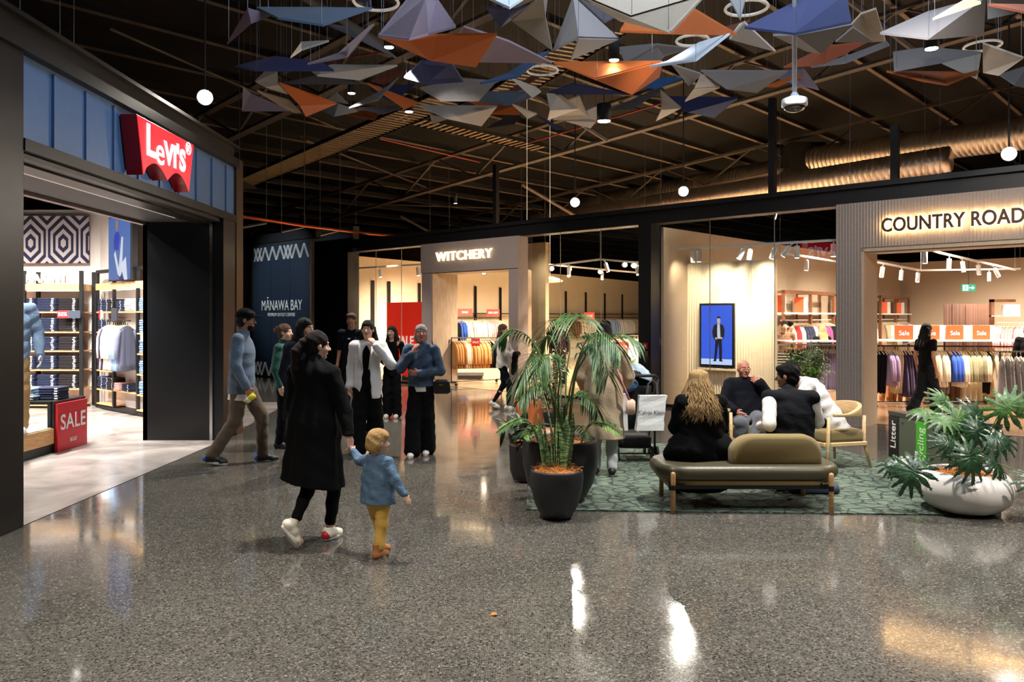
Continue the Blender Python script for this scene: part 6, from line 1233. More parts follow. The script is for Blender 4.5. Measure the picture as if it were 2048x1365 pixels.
# ================================================================ PEOPLE (signed distance bodies, meshed as one continuous surface)
def V(*a): return np.array(a, dtype=np.float32)
class SD:
    def __init__(s, vox): s.v = vox; s.p = []; s.cut = []
    def cap(s, a, b, ra, rb, k=.03, sq=1.0, sub=False): a = np.array(a, dtype=np.float32); b = np.array(b, dtype=np.float32); s.p.append(('c', a, b, ra, rb, k, sq, sub)); return s
    def ell(s, c, r, R=None, k=.02, sub=False): s.p.append(('e', np.array(c, dtype=np.float32), np.array(r, dtype=np.float32), R, None, k, None, sub)); return s
    def plane(s, pt, n): s.cut.append((np.array(pt, dtype=np.float32), np.array(n, dtype=np.float32))); return s   # removes the side n points to
    def mesh(s, name, mat_, parent, wr=0, wf=1.0, fold=0, smooth=True):
        lo = np.full(3, 9e9); hi = -lo
        for q in s.p:
            if q[7]: continue
            if q[0] == 'c': r = max(q[3], q[4]); mn = np.minimum(q[1], q[2])-r; mx = np.maximum(q[1], q[2])+r
            else: r = max(q[2]); mn = q[1]-r; mx = q[1]+r
            lo = np.minimum(lo, mn); hi = np.maximum(hi, mx)
        v = s.v; lo = lo-4*v-.02; hi = hi+4*v+.02; n = np.ceil((hi-lo)/v).astype(int)+1
        D = np.full(tuple(n), .2, dtype=np.float32); ax = [(lo[i]+np.arange(n[i])*v).astype(np.float32) for i in range(3)]
        for kind, a, b, c, d, k, sq, sub in s.p:
            if kind == 'c': r = max(c, d); mn = np.minimum(a, b)-r; mx = np.maximum(a, b)+r
            else: r = max(b); mn = a-r; mx = a+r
            m_ = k+4*v+.03
            i0 = np.maximum(((mn-m_-lo)/v).astype(int), 0); i1 = np.minimum(((mx+m_-lo)/v).astype(int)+2, n)
            if (i1 <= i0).any(): continue
            sl = tuple(slice(i0[i], i1[i]) for i in range(3))
            X = ax[0][sl[0]][:, None, None]; Y = ax[1][sl[1]][None, :, None]; Z = ax[2][sl[2]][None, None, :]
            if kind == 'c':
                ba = b-a; l2 = max(float(ba@ba), 1e-9); px, py, pz = X-a[0], Y-a[1], Z-a[2]
                h = np.clip((px*ba[0]+py*ba[1]+pz*ba[2])/l2, 0, 1)
                dx, dy, dz = px-ba[0]*h, (py-ba[1]*h)/sq, pz-ba[2]*h
                f = (np.sqrt(dx*dx+dy*dy+dz*dz)-(c+(d-c)*h))*(sq if sq < 1 else 1)
            else:
                px, py, pz = X-a[0], Y-a[1], Z-a[2]
                if c is not None: px, py, pz = (c[0][0]*px+c[1][0]*py+c[2][0]*pz), (c[0][1]*px+c[1][1]*py+c[2][1]*pz), (c[0][2]*px+c[1][2]*py+c[2][2]*pz)
                qx, qy, qz = px/b[0], py/b[1], pz/b[2]; k0 = np.sqrt(qx*qx+qy*qy+qz*qz)+1e-6; k1 = np.sqrt((qx/b[0])**2+(qy/b[1])**2+(qz/b[2])**2)+1e-6; f = k0*(k0-1)/k1
            o = D[sl]
            if sub: h = np.maximum(k-np.abs(-f-o), 0)/max(k, 1e-6); D[sl] = np.maximum(o, -f)+h*h*k*.25
            else: h = np.maximum(k-np.abs(f-o), 0)/max(k, 1e-6); D[sl] = np.minimum(o, f)-h*h*k*.25
        X = ax[0][:, None, None]; Y = ax[1][None, :, None]; Z = ax[2][None, None, :]
        if wr: D += wr*(np.sin(X*31*wf+Z*14*wf+2*np.sin(Y*17*wf))*np.sin(Z*23*wf-Y*19*wf+1.5*np.sin(X*13*wf))+.6*np.sin(Z*47*wf+X*21*wf+Y*33*wf)).astype(np.float32)
        if fold: D += (fold*np.sin(np.arctan2(Y+0*X, X+0*Y)*9+1.5*np.sin(Z*3))).astype(np.float32)
        for p, nn_ in s.cut: D = np.maximum(D, (X-p[0])*nn_[0]+(Y-p[1])*nn_[1]+(Z-p[2])*nn_[2])
        g = openvdb.FloatGrid(.2); g.copyFromArray(np.ascontiguousarray(D)); pts, quads = g.convertToQuads(isovalue=0.0)
        pts = pts*v+lo[None, :]
        me = bpy.data.meshes.new(name); me.vertices.add(len(pts)); me.vertices.foreach_set('co', pts.astype(np.float32).ravel())
        nq = len(quads); me.loops.add(nq*4); me.polygons.add(nq); me.loops.foreach_set('vertex_index', quads[:, ::-1].astype(np.int32).ravel()); me.polygons.foreach_set('loop_start', np.arange(nq, dtype=np.int32)*4)
        me.polygons.foreach_set('use_smooth', np.ones(nq, dtype=bool)); me.materials.append(mat_); me.update(calc_edges=True); me.validate()
        o = bpy.data.objects.new(name, me); COL.objects.link(o)
        if parent is not None: o.parent = parent; ROOTM[o.name] = ROOTM[parent.name]
        return o
def skin(nm, c): return mat('skin_'+nm, c, .5, bump=.03, bscale=200)
SK = dict(fair=skin('fair', (214, 168, 142)), tan=skin('tan', (176, 124, 94)), brown=skin('brown', (132, 88, 66)), rosy=skin('rosy', (196, 128, 104)), manq=mat('mannequin_grey', (206, 204, 206), .4))
HR = {k: mat('hair_'+k, v, .6, bump=.9, bscale=40, var=.35, vscale=50, stretch=(6, 6, .6), spec=.2 if k in ('black', 'dark') else .4) for k, v in dict(black=(10, 8, 9), dark=(28, 19, 17), brown=(86, 56, 38), blonde=(196, 158, 104), toddler=(206, 162, 100), grey=(150, 144, 142)).items()}
M_EYE = mat('eye_white', (236, 232, 228), .3); M_IRIS = mat('iris_dark', (30, 20, 16), .2); M_LIP = mat('lips', (160, 84, 76), .5)
def euler(yaw, pitch, roll=0):
    return np.array((Matrix.Rotation(math.radians(yaw), 3, 'Z') @ Matrix.Rotation(math.radians(pitch), 3, 'X') @ Matrix.Rotation(math.radians(roll), 3, 'Y')), dtype=np.float32)
BASE = dict(pel=(0, 0, .95), che=(0, .01, 1.25), neck=(0, -.015, 1.44), head=(0, .015, 1.615), sR=(.175, -.01, 1.395), eR=(.225, -.04, 1.12), wR=(.235, .03, .885), sL=(-.175, -.01, 1.395), eL=(-.225, -.04, 1.12), wL=(-.235, .03, .885),
            hR=(.085, 0, .92), kR=(.095, .02, .50), aR=(.095, -.03, .085), hL=(-.085, 0, .92), kL=(-.095, .02, .50), aL=(-.095, -.03, .085), tR=(0, 1, 0), tL=(0, 1, 0), dR=None, dL=None, nR=None, nL=None)
SEAT = dict(pel=(0, 0, .53), che=(0, -.02, .84), neck=(0, .0, 1.03), head=(0, .04, 1.20), sR=(.175, -.02, .985), eR=(.22, .05, .74), wR=(.12, .24, .66), sL=(-.175, -.02, .985), eL=(-.22, .05, .74), wL=(-.12, .24, .66),
            hR=(.09, .02, .52), kR=(.12, .44, .52), aR=(.12, .42, .085), hL=(-.09, .02, .52), kL=(-.12, .44, .52), aL=(-.12, .42, .085))
def unit(v): v = np.array(v, dtype=np.float32); return v/max(1e-6, float(np.linalg.norm(v)))
def hand(sd, w, d, nrm, s, side, curl=.5, sz=1.0):
    """palm, four unequal bent fingers and a thumb; nrm = way the palm looks, side = +1 puts the thumb on d x nrm"""
    d = unit(d); nrm = np.array(nrm, dtype=np.float32); nrm = unit(nrm-d*float(nrm@d)); sv = np.cross(d, nrm)*side; q = s*sz
    R = np.stack([d, sv, nrm], axis=1)
    sd.ell(w+d*.052*q, (.052*q, .040*q, .0165*q), R, .012)
    sd.cap(w-d*.01, w+d*.03*q, .024*q, .026*q, .015)
    for i, (o, L) in enumerate(((.030, .066), (.010, .076), (-.011, .071), (-.030, .056))):
        p = w+d*(.092-.004*abs(i-1))*q+sv*o*q; a = .15+curl*.35; dd = d
        for seg, l in enumerate((.45, .32, .26)):
            e = p+(d*math.cos(a)+nrm*math.sin(a)+sv*o*2.0)*L*l*q; sd.cap(p, e, (.0092-.0008*seg)*q, (.0086-.0009*seg)*q, .004); p = e; a += curl*(.9-.1*seg)
    p = w+d*.022*q+sv*.026*q; e = p+(d*.62+sv*.62+nrm*.25)*.040*q; f = e+(d*.85+sv*.22+nrm*.35)*.032*q; sd.cap(p, e, .014*q, .0105*q, .010); sd.cap(e, f, .0102*q, .0085*q, .004)
def tr(Rm, c, p, q): return np.array(c, dtype=np.float32)+Rm @ (np.array(p, dtype=np.float32)*q)
def person(name, label, cat, loc, rz, h, pose=None, seated=False, fat=1.0, hs=1.0, head=(0, 0, 0), skin_='fair', vox=.0075, z0=0.0, handsz=1.0, curl=(.5, .5), group=None, headless=False, face=True):
    J = dict(BASE)
    if seated: J.update(SEAT)
    J.update(pose or {}); s = h/1.75; hq = s*hs
    K = {k: (np.array(v, dtype=np.float32)*s if (v is not None and k not in ('tR', 'tL', 'dR', 'dL', 'nR', 'nL')) else (None if v is None else np.array(v, dtype=np.float32))) for k, v in J.items()}
    t = thing(name, label, cat, (loc[0], loc[1], z0), math.radians(rz), group)
    Rh = euler(*head); hc = K['head']; b = SD(vox); f = fat
    b.cap(K['pel'], K['che'], .118*s*f, .128*s*f, .03, .66); b.cap(K['che'], (K['che']+K['neck'])/2, .128*s*f, .10*s, .03, .62)
    b.cap(K['sL'], K['sR'], .048*s, .048*s, .05); b.cap(K['neck']-V(0, 0, .03*s), hc+Rh @ V(0, -.01*hq, -.06*hq), .054*s, .050*hq, .02)
    for q in 'LR':
        b.cap(K['s'+q], K['e'+q], .043*s, .035*s, .02); b.cap(K['e'+q], K['w'+q], .034*s, .023*s, .01)
        b.cap(K['h'+q], K['k'+q], .072*s*f, .048*s, .03); b.cap(K['k'+q], K['k'+q]*.62+K['a'+q]*.38, .046*s, .047*s, .015); b.cap(K['k'+q]*.62+K['a'+q]*.38, K['a'+q], .045*s, .030*s, .015)
        tv = unit(K['t'+q]); b.cap(K['a'+q]-V(0, 0, .03*s), K['a'+q]+tv*.12*s-V(0, 0, .045*s), .028*s, .022*s, .01)
        d = K['d'+q] if K['d'+q] is not None else K['w'+q]-K['e'+q]; nr = K['n'+q] if K['n'+q] is not None else V(-1 if q == 'R' else 1, .1, 0)
        du = unit(d); nn_ = unit(nr-du*float(nr@du)); cr = np.cross(du, nn_); fw = 1 if cr[1] > 0 else -1
        hand(b, K['w'+q], d, nr, s, fw, curl[0 if q == 'L' else 1], handsz)
    if not headless:
        T = lambda x, y, z: tr(Rh, hc, (x, y, z), hq)
        b.ell(T(0, -.012, .028), (.074*hq, .092*hq, .086*hq), Rh, .02); b.ell(T(0, .022, -.035), (.056*hq, .060*hq, .074*hq), Rh, .03); b.ell(T(0, .062, -.090), (.024*hq, .020*hq, .018*hq), Rh, .02)
        b.cap(T(-.034, .072, .026), T(.034, .072, .026), .011*hq, .011*hq, .012); b.cap(T(0, .082, .008), T(0, .104, -.026), .008*hq, .0125*hq, .010); b.cap(T(-.011, .09, -.031), T(.011, .09, -.031), .008*hq, .008*hq, .006)
        for x in (-1, 1):
            b.ell(T(x*.031, .092, .002), (.017*hq, .014*hq, .011*hq), Rh, .008, True); b.ell(T(x*.040, .056, -.028), (.020*hq, .022*hq, .022*hq), Rh, .02); b.ell(T(x*.075, -.004, -.006), (.010*hq, .019*hq, .030*hq), Rh, .006)
        b.cap(T(-.018, .078, -.061), T(.018, .078, -.061), .0085*hq, .0085*hq, .006)
    b.plane((0, 0, .003), (0, 0, -1)) if z0 < .05 and not seated else None
    body = b.mesh('body', SK[skin_], t)
    if face and not headless:
        for x in (-1, 1):
            m = MB(); m.ball(tuple(T(x*.031, .0725, .002)), .0115*hq, 10, 8); e = m.build('eye', M_EYE, t, 'auto', local=True)
            m = MB(); m.ball(tuple(T(x*.031, .0805, .002)), .0052*hq, 8, 6); m.build('iris', M_IRIS, e, 'auto', local=True)
            m = MB(); m.tube([tuple(T(x*.014, .0835, .020)), tuple(T(x*.032, .082, .026)), tuple(T(x*.048, .070, .021))], [.003*hq, .0038*hq, .0022*hq], 6); m.build('eyebrow', HR['dark'], t, 'auto', local=True)
        m = MB(); m.tube([tuple(T(-.022, .082, -.061)), tuple(T(0, .0885, -.060)), tuple(T(.022, .082, -.061))], [.003*hq, .006*hq, .003*hq], 8); m.build('lips', M_LIP, t, 'auto', local=True)
    t_ = dict(t=t, K=K, s=s, hq=hq, Rh=Rh, hc=hc, fat=f, vox=vox, z0=z0)
    return t_
def HT(p, x, y, z): return tr(p['Rh'], p['hc'], (x, y, z), p['hq'])
def hair(p, style, m_, vox=None):
    q = p['hq']; R = p['Rh']; sd = SD(vox or min(p['vox'], .0065)); T = lambda x, y, z: HT(p, x, y, z); nm = 'hair'
    sd.ell(T(0, -.016, .034), (.083*q, .101*q, .094*q), R, .01)
    if style in ('short', 'pony', 'bun', 'bob', 'toddler'): sd.ell(T(0, -.045, -.03), (.076*q, .066*q, .062*q), R, .02)
    if style == 'short': sd.ell(T(0, .03, .072), (.072*q, .066*q, .044*q), R, .015)
    if style == 'pony':
        sd.ell(T(.0, -.115, .02), (.030*q, .030*q, .030*q), R, .01); sd.cap(T(0, -.12, .02), T(-.01, -.165, -.06), .034*q, .042*q, .02); sd.cap(T(-.01, -.165, -.06), T(-.015, -.165, -.20), .042*q, .036*q, .02); sd.cap(T(-.015, -.165, -.2), T(-.02, -.155, -.30), .034*q, .016*q, .02)
    if style == 'bun': sd.ell(T(-.0, -.115, .045), (.046*q, .044*q, .046*q), R, .012); sd.ell(T(.02, -.12, .01), (.03*q, .03*q, .03*q), R, .012)
    if style == 'bob': sd.ell(T(0, -.04, -.05), (.088*q, .078*q, .085*q), R, .02)
    if style == 'toddler': sd.ell(T(0, -.035, -.02), (.088*q, .082*q, .085*q), R, .02); sd.ell(T(0, .03, .065), (.07*q, .06*q, .045*q), R, .02)
    if style in ('long', 'longback'):
        back = p['K']['neck']*.4+p['K']['che']*.6; nb = p['K']['neck']
        for x in (-.055, .0, .055): sd.cap(T(x, -.05, .0), T(x*1.3, -.062, -.13), .046*q, .050*q, .03); sd.cap(T(x*1.3, -.062, -.13), tuple(np.array(back)+V(x*1.3, -.125, 0)*1.0*p['s']), .048*q, .034*q, .03)
        if style == 'long':
            for x in (-1, 1): sd.cap(T(x*.07, .0, -.02), T(x*.078, .01, -.13), .026*q, .028*q, .02); sd.cap(T(x*.078, .01, -.13), tuple(np.array(nb)+V(x*.10, .065, -.14)*p['s']), .028*q, .020*q, .02)
    sd.ell(T(0, .085, -.035), (.062*q, .075*q, .078*q), R, .008, True)
    if style in ('short', 'toddler'): 
        for x in (-1, 1): sd.ell(T(x*.085, .012, -.03), (.022*q, .032*q, .05*q), R, .006, True)
    return sd.mesh(nm, m_, p['t'], .0022, 2.2)
def locks(p, m_, n=150, L=.52, wave=.018, seed=1, rad=.010, front=False):
    """many wavy tapering locks falling from the crown over shoulders and back"""
    rr = random.Random(seed); q = p['hq']; m = MB(); out = []
    for i in range(n):
        a = math.radians(rr.uniform(-165, -15)) if not front else math.radians(rr.uniform(-190, 10)); tilt = rr.random()
        st = HT(p, .03*math.cos(a)*tilt, -.01+.03*math.sin(a)*tilt, .122-.004*tilt); md = HT(p, .092*math.cos(a), -.012+.108*math.sin(a), .02+rr.uniform(-.02, .03)); L_ = L*rr.uniform(.72, 1.05)
        pts = []; ph = rr.random()*6; fr_ = rr.uniform(42, 64)
        o = np.array((math.cos(a), math.sin(a), 0)); o2 = p['Rh'] @ o.astype(np.float32)
        for k in range(18):
            v = k/17
            if v < .25: c = st+(md-st)*(v/.25)+(o2*.026*math.sin(v/.25*math.pi))*q+V(0, 0, .024*math.sin(v/.25*math.pi)*(1-v))
            else:
                u = (v-.25)/.75; c = md+V(0, 0, -L_*u)+o2*(.035+.07*u**1.1*rr.uniform(.97, 1.03))*u**.5*(1+.5*abs(math.cos(a)))*.9
                c = c+V(math.sin(c[2]*fr_+ph)*wave*u**.5, math.cos(c[2]*fr_*.9+ph)*wave*.6*u**.5, 0)
            pts.append(tuple(float(x) for x in c))
        m.tube(pts, [rad*(.45+.55*math.sin(math.pi*min(1, .25+.75*k/17)))*(1 if k < 15 else (17.6-k)/3) for k in range(18)], 5)
    return m.build('hair', m_, p['t'], 'auto', local=True)
def top(p, m_, hem=.80, sleeve=1.0, loose=.022, name='jacket', wr=.0035, flare=0, collar=.0, arms='LR', low=None, wf=1.0, open_=None, sq=.68, z_off=0, padded=0, body=True):
    K, s, f = p['K'], p['s'], p['fat']; sd = SD(p['vox']); lo = K['pel']+(K['pel']-K['che'])*((.95-hem)/.30) if low is None else np.array(low, dtype=np.float32)*s
    if body:
        sd.cap(K['pel']*.5+K['che']*.5, K['che'], (.122*f+loose)*s, (.132*f+loose)*s, .03, sq); sd.cap(K['che'], (K['che']+K['neck'])/2, (.132*f+loose)*s, (.10+loose)*s, .03, .66)
        sd.cap(K['pel'], K['che']*.6+K['pel']*.4, (.120*f+loose+flare*.5)*s, (.122*f+loose)*s, .04, sq); sd.cap(lo, K['pel'], (.128*f+loose+flare)*s, (.122*f+loose+flare*.5)*s, .05, sq+.08)
        sd.cap(K['sL'], K['sR'], (.044+loose*.7)*s, (.044+loose*.7)*s, .03)
        if collar: sd.cap(K['neck']-V(0, 0, .03)*s, K['neck']+V(0, .006, collar)*s, .072*s, .068*s, .02)
    for q in arms:
        if sleeve > 0:
            w_ = K['w'+q] if sleeve >= 1 else K['e'+q]+(K['w'+q]-K['e'+q])*max(0, (sleeve-.5)*2)
            e_ = K['e'+q] if sleeve >= .5 else K['s'+q]+(K['e'+q]-K['s'+q])*(sleeve*2)
            sd.cap(K['s'+q], e_, (.046+loose*.75)*s, (.040+loose*.75)*s, .012)
            if sleeve >= .5: sd.cap(e_, w_+(unit(w_-e_)*(-.012))*s, (.038+loose*.75)*s, (.028+loose*.6)*s, .012)
    if body:
        ax = unit(lo-K['che']); sd.plane(lo+ax*.01, ax)
    o = sd.mesh(name, m_, p['t'], wr, wf); return o
def trousers(p, m_, wide=.02, hem=.10, name='trousers', rise=1.0, wr=.004, legs='LR', knee=None):
    K, s, f = p['K'], p['s'], p['fat']; sd = SD(p['vox'])
    sd.cap(K['pel']+V(0, 0, .05*rise)*s, K['pel']-V(0, 0, .02)*s, (.118*f+.012)*s, (.125*f+.012)*s, .03, .76)
    for q in legs:
        a = K['a'+q]; k = K['k'+q]; e = a+(k-a)*max(0, (hem-.085)/.42)
        sd.cap(K['h'+q], k, (.074*f+.012)*s, (.050+.010+wide*.6)*s, .03); sd.cap(k, e, (.050+.010+wide*.6)*s, (.040+wide)*s, .02)
    return sd.mesh(name, m_, p['t'], wr, 1.0)
def shoe(p, q, m_, sole, L=1.0, boot=0, heelcol=None):
    K, s = p['K'], p['s']*L; a = K['a'+q]; tv = unit(K['t'+q]); side = unit(np.cross(tv, V(0, 0, 1))); up = np.cross(side, tv); base = a-up*.085*s*(.085/.085)
    Fp = lambda x, y, z: tuple(base+side*x*s+tv*y*s+up*z*s)
    sd = SD(.006); sd.cap(Fp(0, -.045, .05), Fp(0, .03, .055), .040*s, .040*s, .02); sd.cap(Fp(0, .03, .05), Fp(0, .135, .032), .042*s, .030*s, .02); sd.cap(Fp(-.012, .10, .028), Fp(.012, .10, .028), .034*s, .034*s, .02); sd.cap(Fp(0, -.03, .06), Fp(0, -.02, .098+boot), .038*s, (.040 if not boot else .05)*s, .02)
    sd.plane(np.array(Fp(0, 0, .016)), -up); sd.plane(np.array(Fp(0, 0, .105+boot)), up)
    o = sd.mesh('shoe' if not boot else 'boot', m_, p['t'])
    m = MB(); rs = []
    for z, k in ((0.0, .94), (.004, 1), (.022, 1), (.026, .97)):
        rs.append([Fp((.036+.011*math.cos((t_-.3)*1.0))*math.sin(t_)*k*(1.05 if math.cos(t_) > 0 else .85), .045+.118*math.cos(t_)*k, z) for t_ in [2*math.pi*i/24 for i in range(24)]])
    m.loft(rs); m.build('sole', sole, o, 'auto', local=True)
    if heelcol:
        sd = SD(.006); sd.cap(Fp(0, -.052, .045), Fp(0, -.04, .06), .040*s, .040*s, .02); sd.plane(np.array(Fp(0, -.035, 0)), tv); sd.plane(np.array(Fp(0, 0, .022)), -up); sd.mesh('heel_patch', heelcol, o)
    return o
CL = {k: fabric('wear_'+k, v) for k, v in dict(black=(8, 8, 9), coat=(8, 8, 9), navy=(14, 16, 30), white=(226, 222, 220), brownt=(92, 76, 62), mustard=(204, 160, 74), trench=(164, 144, 116), teal=(20, 70, 60), slate=(72, 76, 82), charcoal=(24, 25, 29), knit=(222, 214, 204), wine=(40, 22, 30), rose=(200, 120, 120), greyp=(86, 88, 94)).items()}
CL['denim'] = mat('denim_shirt', (96, 112, 130), .9, bump=.35, bscale=50, var=.14, vscale=14); CL['denimd'] = mat('denim_jacket', (66, 84, 106), .9, bump=.5, bscale=30, var=.4, vscale=12); CL['quilt'] = mat('quilted_denim', (80, 106, 130), .85, bump=.8, bscale=22, var=.12, vscale=14)
CL['leo'] = mat('leopard_print', (120, 84, 60), .85, var=.6, vscale=40); CL['zig'] = striped('zigzag_trousers', (18, 18, 20), (186, 180, 172), 9)
W_SOLE = mat('white_rubber', (222, 218, 208), .6); W_SHOE = mat('white_shoe_leather', (224, 218, 208), .5); B_SHOE = mat('black_shoe_leather', (18, 18, 20), .5)
def part(p, nm, m_, fn, smooth='auto', parent=None):
    m = MB(); fn(m); return m.build(nm, m_, parent or p['t'], smooth, local=True)
def tup(a): return tuple(float(x) for x in a)
# ---- 1 man in a black cap walking right
p = person('person', 'man in black cap, denim shirt and brown trousers walking right past the denim shop', 'person', (-3.14, 9.25), -82, 1.80, dict(
    head=(0, .05, 1.615), neck=(0, .01, 1.44), kR=(.09, -.05, .50), aR=(.09, -.30, .11), tR=(0, .95, -.12), kL=(-.08, .20, .52), aL=(-.08, .22, .085), eR=(.25, -.02, 1.12), wR=(.24, .10, .87), eL=(-.22, -.10, 1.13), wL=(-.24, .0, .88)), fat=1.22, skin_='tan', vox=.0075, head=(0, -3, 0), curl=(.5, .9))
trousers(p, CL['brownt'], .028, .10); top(p, CL['white'], .73, .0, .026, 't_shirt'); top(p, CL['denim'], .80, 1, .034, 'denim_shirt', collar=.03)
hair(p, 'short', HR['dark'])
sd = SD(.006); T = lambda x, y, z: HT(p, x, y, z); sd.ell(T(0, -.014, .045), (.088*p['hq'], .106*p['hq'], .092*p['hq']), p['Rh'], .01); sd.plane(T(0, 0, .038), unit(p['Rh'] @ V(0, .12, -1))); c = sd.mesh('cap', CL['black'], p['t'])
sd = SD(.006); sd.ell(T(0, .11, .048), (.070*p['hq'], .075*p['hq'], .010*p['hq']), p['Rh'], .01); sd.mesh('cap_brim', CL['black'], c)
sd = SD(.006); sd.ell(T(0, .045, -.075), (.052*p['hq'], .052*p['hq'], .045*p['hq']), p['Rh'], .01); sd.ell(T(0, .085, -.058), (.02*p['hq'], .03*p['hq'], .008*p['hq']), p['Rh'], .004, True); sd.plane(T(0, 0, -.045), unit(p['Rh'] @ V(0, .3, 1))); sd.mesh('beard', HR['dark'], p['t'], .0015, 3)
part(p, 'glasses', M_BLACK, lambda m: [m.tube([tup(T(x*.012, .103, .004)), tup(T(x*.05, .095, .004)), tup(T(x*.078, .06, .006)), tup(T(x*.08, -.01, .006))], .0035, 6) for x in (-1, 1)])
M_HEELB = mat('blue_leather', (30, 84, 170), .5); shoe(p, 'R', mat('panda_leather', (36, 38, 42), .5), W_SOLE, 1.08, 0, M_HEELB); shoe(p, 'L', MATS['panda_leather'], W_SOLE, 1.08, 0, M_HEELB)
w_ = p['K']['wR']+unit(p['K']['wR']-p['K']['eR'])*.10; wp = ROOTM[p['t'].name] @ Vector(tup(w_))
t = thing('drink_can', 'yellow and white can in the capped man\'s hand', 'drink can', (wp.x+.02, wp.y-.02, wp.z-.06)); m = MB(); m.fr = None
m.tube([(wp.x-.045, wp.y-.03, wp.z-.07), (wp.x-.041, wp.y-.03, wp.z-.062)], [.028, .032], 18); m.tube([(wp.x-.041, wp.y-.03, wp.z-.062), (wp.x+.05, wp.y-.03, wp.z+.01)], .033, 18); m.build('can_body', mat('yellow_can', (226, 210, 50), .35), t, 'auto')
m = MB(); m.tube([(wp.x-.035, wp.y-.03, wp.z-.058), (wp.x-.005, wp.y-.03, wp.z-.034)], .0335, 18); m.build('can_label', M_WHITE, t, 'auto')
# ---- 2 woman in the black cape, walking away, holding the toddler's hand
CW_ = (-1.485, 5.98)
p = person('person', 'woman with a ponytail in a long black cape coat holding hands with the toddler', 'person', CW_, -22, 1.62, dict(
    head=(.01, .03, 1.60), hL=(-.08, 0, .90), kL=(-.05, .03, .50), aL=(-.02, -.24, .20), tL=(.18, .55, -.85), kR=(.10, .14, .50), aR=(.06, .13, .088), tR=(.0, 1, 0), sR=(.17, 0, 1.38), eR=(.27, .03, 1.08), wR=(.335, -.01, .89), dR=(.2, .05, -1), eL=(-.22, .02, 1.10), wL=(-.20, .10, .88)), skin_='fair', vox=.0065, head=(-38, -4, 0), curl=(.5, .8), handsz=.95)
trousers(p, CL['black'], .004, .16, 'leggings'); hair(p, 'pony', HR['dark'], .0055)
top(p, CL['coat'], .9, 1, .03, 'coat_sleeves', .003, collar=.05)
K = p['K']; s = p['s']; sd = SD(.0075); sd.cap(K['sL']+V(.02, 0, -.01), K['sR']+V(-.02, 0, -.01), .075, .075, .06); sd.cap((K['neck']+K['che'])/2, V(-.01, -.0, .95)*s, .15, .20, .05, .72); sd.cap(V(-.01, 0, .95)*s, V(-.02, -.01, .42)*s, .20, .262, .06, .78); sd.plane(V(0, 0, .50)*s, unit(V(-.16, .0, -1)))
sd.cap(K['neck']-V(0, 0, .02), K['neck']+V(0, .0, .035), .070, .064, .02); sd.mesh('cape', CL['coat'], p['t'], .003, .8, .006)
M_RUNRED = mat('red_leather', (176, 24, 34), .5); shoe(p, 'L', mat('cream_sneaker', (226, 214, 192), .6), W_SOLE, 1.05); shoe(p, 'R', mat('cream_sneaker', (226, 214, 192), .6), W_SOLE, 1.0, 0, M_RUNRED)
hw = ROOTM[p['t'].name] @ Vector(tup(K['wR']+unit(K['dR'])*.07))
# ---- 3 toddler
TX, TY, trz = -.955, 5.66, -28
Mi = (Matrix.Translation((TX, TY, 0)) @ Matrix.Rotation(math.radians(trz), 4, 'Z')).inverted(); lh = Mi @ hw; sc = .93/1.75
hl = Vector(lh)/sc; wl = hl-Vector((-.5, .1, .7)).normalized()*.10
p = person('person', 'blond toddler in a quilted denim jacket and mustard trousers holding the woman\'s hand', 'person', (TX, TY), trz, .93, dict(
    pel=(0, 0, .78), che=(0, .01, 1.10), neck=(0, 0, 1.31), head=(.0, .02, 1.52), sL=(-.17, 0, 1.27), sR=(.17, 0, 1.27), eL=tuple((Vector((-.17, 0, 1.27))+wl)/2+Vector((0, 0, -.07))), wL=tuple(wl), dL=(-.5, .1, .7), eR=(.30, -.03, 1.05), wR=(.42, .02, .86),
    hL=(-.08, 0, .76), hR=(.08, 0, .76), kL=(-.08, .12, .46), aL=(-.07, .16, .09), kR=(.075, .0, .44), aR=(.06, -.06, .088), tR=(.05, 1, 0)), fat=1.35, hs=1.47, skin_='fair', vox=.0055, head=(-30, -5, 0), handsz=1.1)
trousers(p, CL['mustard'], .035, .15, wr=.003); top(p, CL['quilt'], .90, 1, .042, 'quilted_jacket', .003, collar=.03, wf=1.6, flare=.02); hair(p, 'toddler', HR['toddler'], .005)
M_SUEDE = mat('tan_suede', (166, 108, 60), .9, bump=.2, bscale=80)
for q in 'LR': shoe(p, q, M_SUEDE, mat('boot_sole', (190, 150, 110), .7), 1.25, .07)
# ---- 4 woman with a pale bag strap behind the cape
p = person('person', 'dark haired woman in black with a pale strap, partly behind the caped woman', 'person', (-2.28, 8.75), -128, 1.70, dict(kL=(-.1, .10, .5), aL=(-.1, .12, .085), wR=(.25, .12, .90)), fat=1.35, skin_='tan', head=(15, 0, 0))
trousers(p, CL['zig'], .05, .10); top(p, CL['navy'], .60, 1, .05, 'coat', .004, .03, collar=.02); hair(p, 'long', HR['black'])
part(p, 'bag_strap', CL['knit'], lambda m: m.tube([tup(p['K']['sL']+V(.04, .03, .075)), tup(p['K']['che']+V(-.03, .135, .12)), tup(p['K']['che']+V(.10, .16, -.10)), tup(p['K']['pel']+V(.22, .08, .05))], .013, 6))
for q in 'LR': shoe(p, q, B_SHOE, B_SHOE)
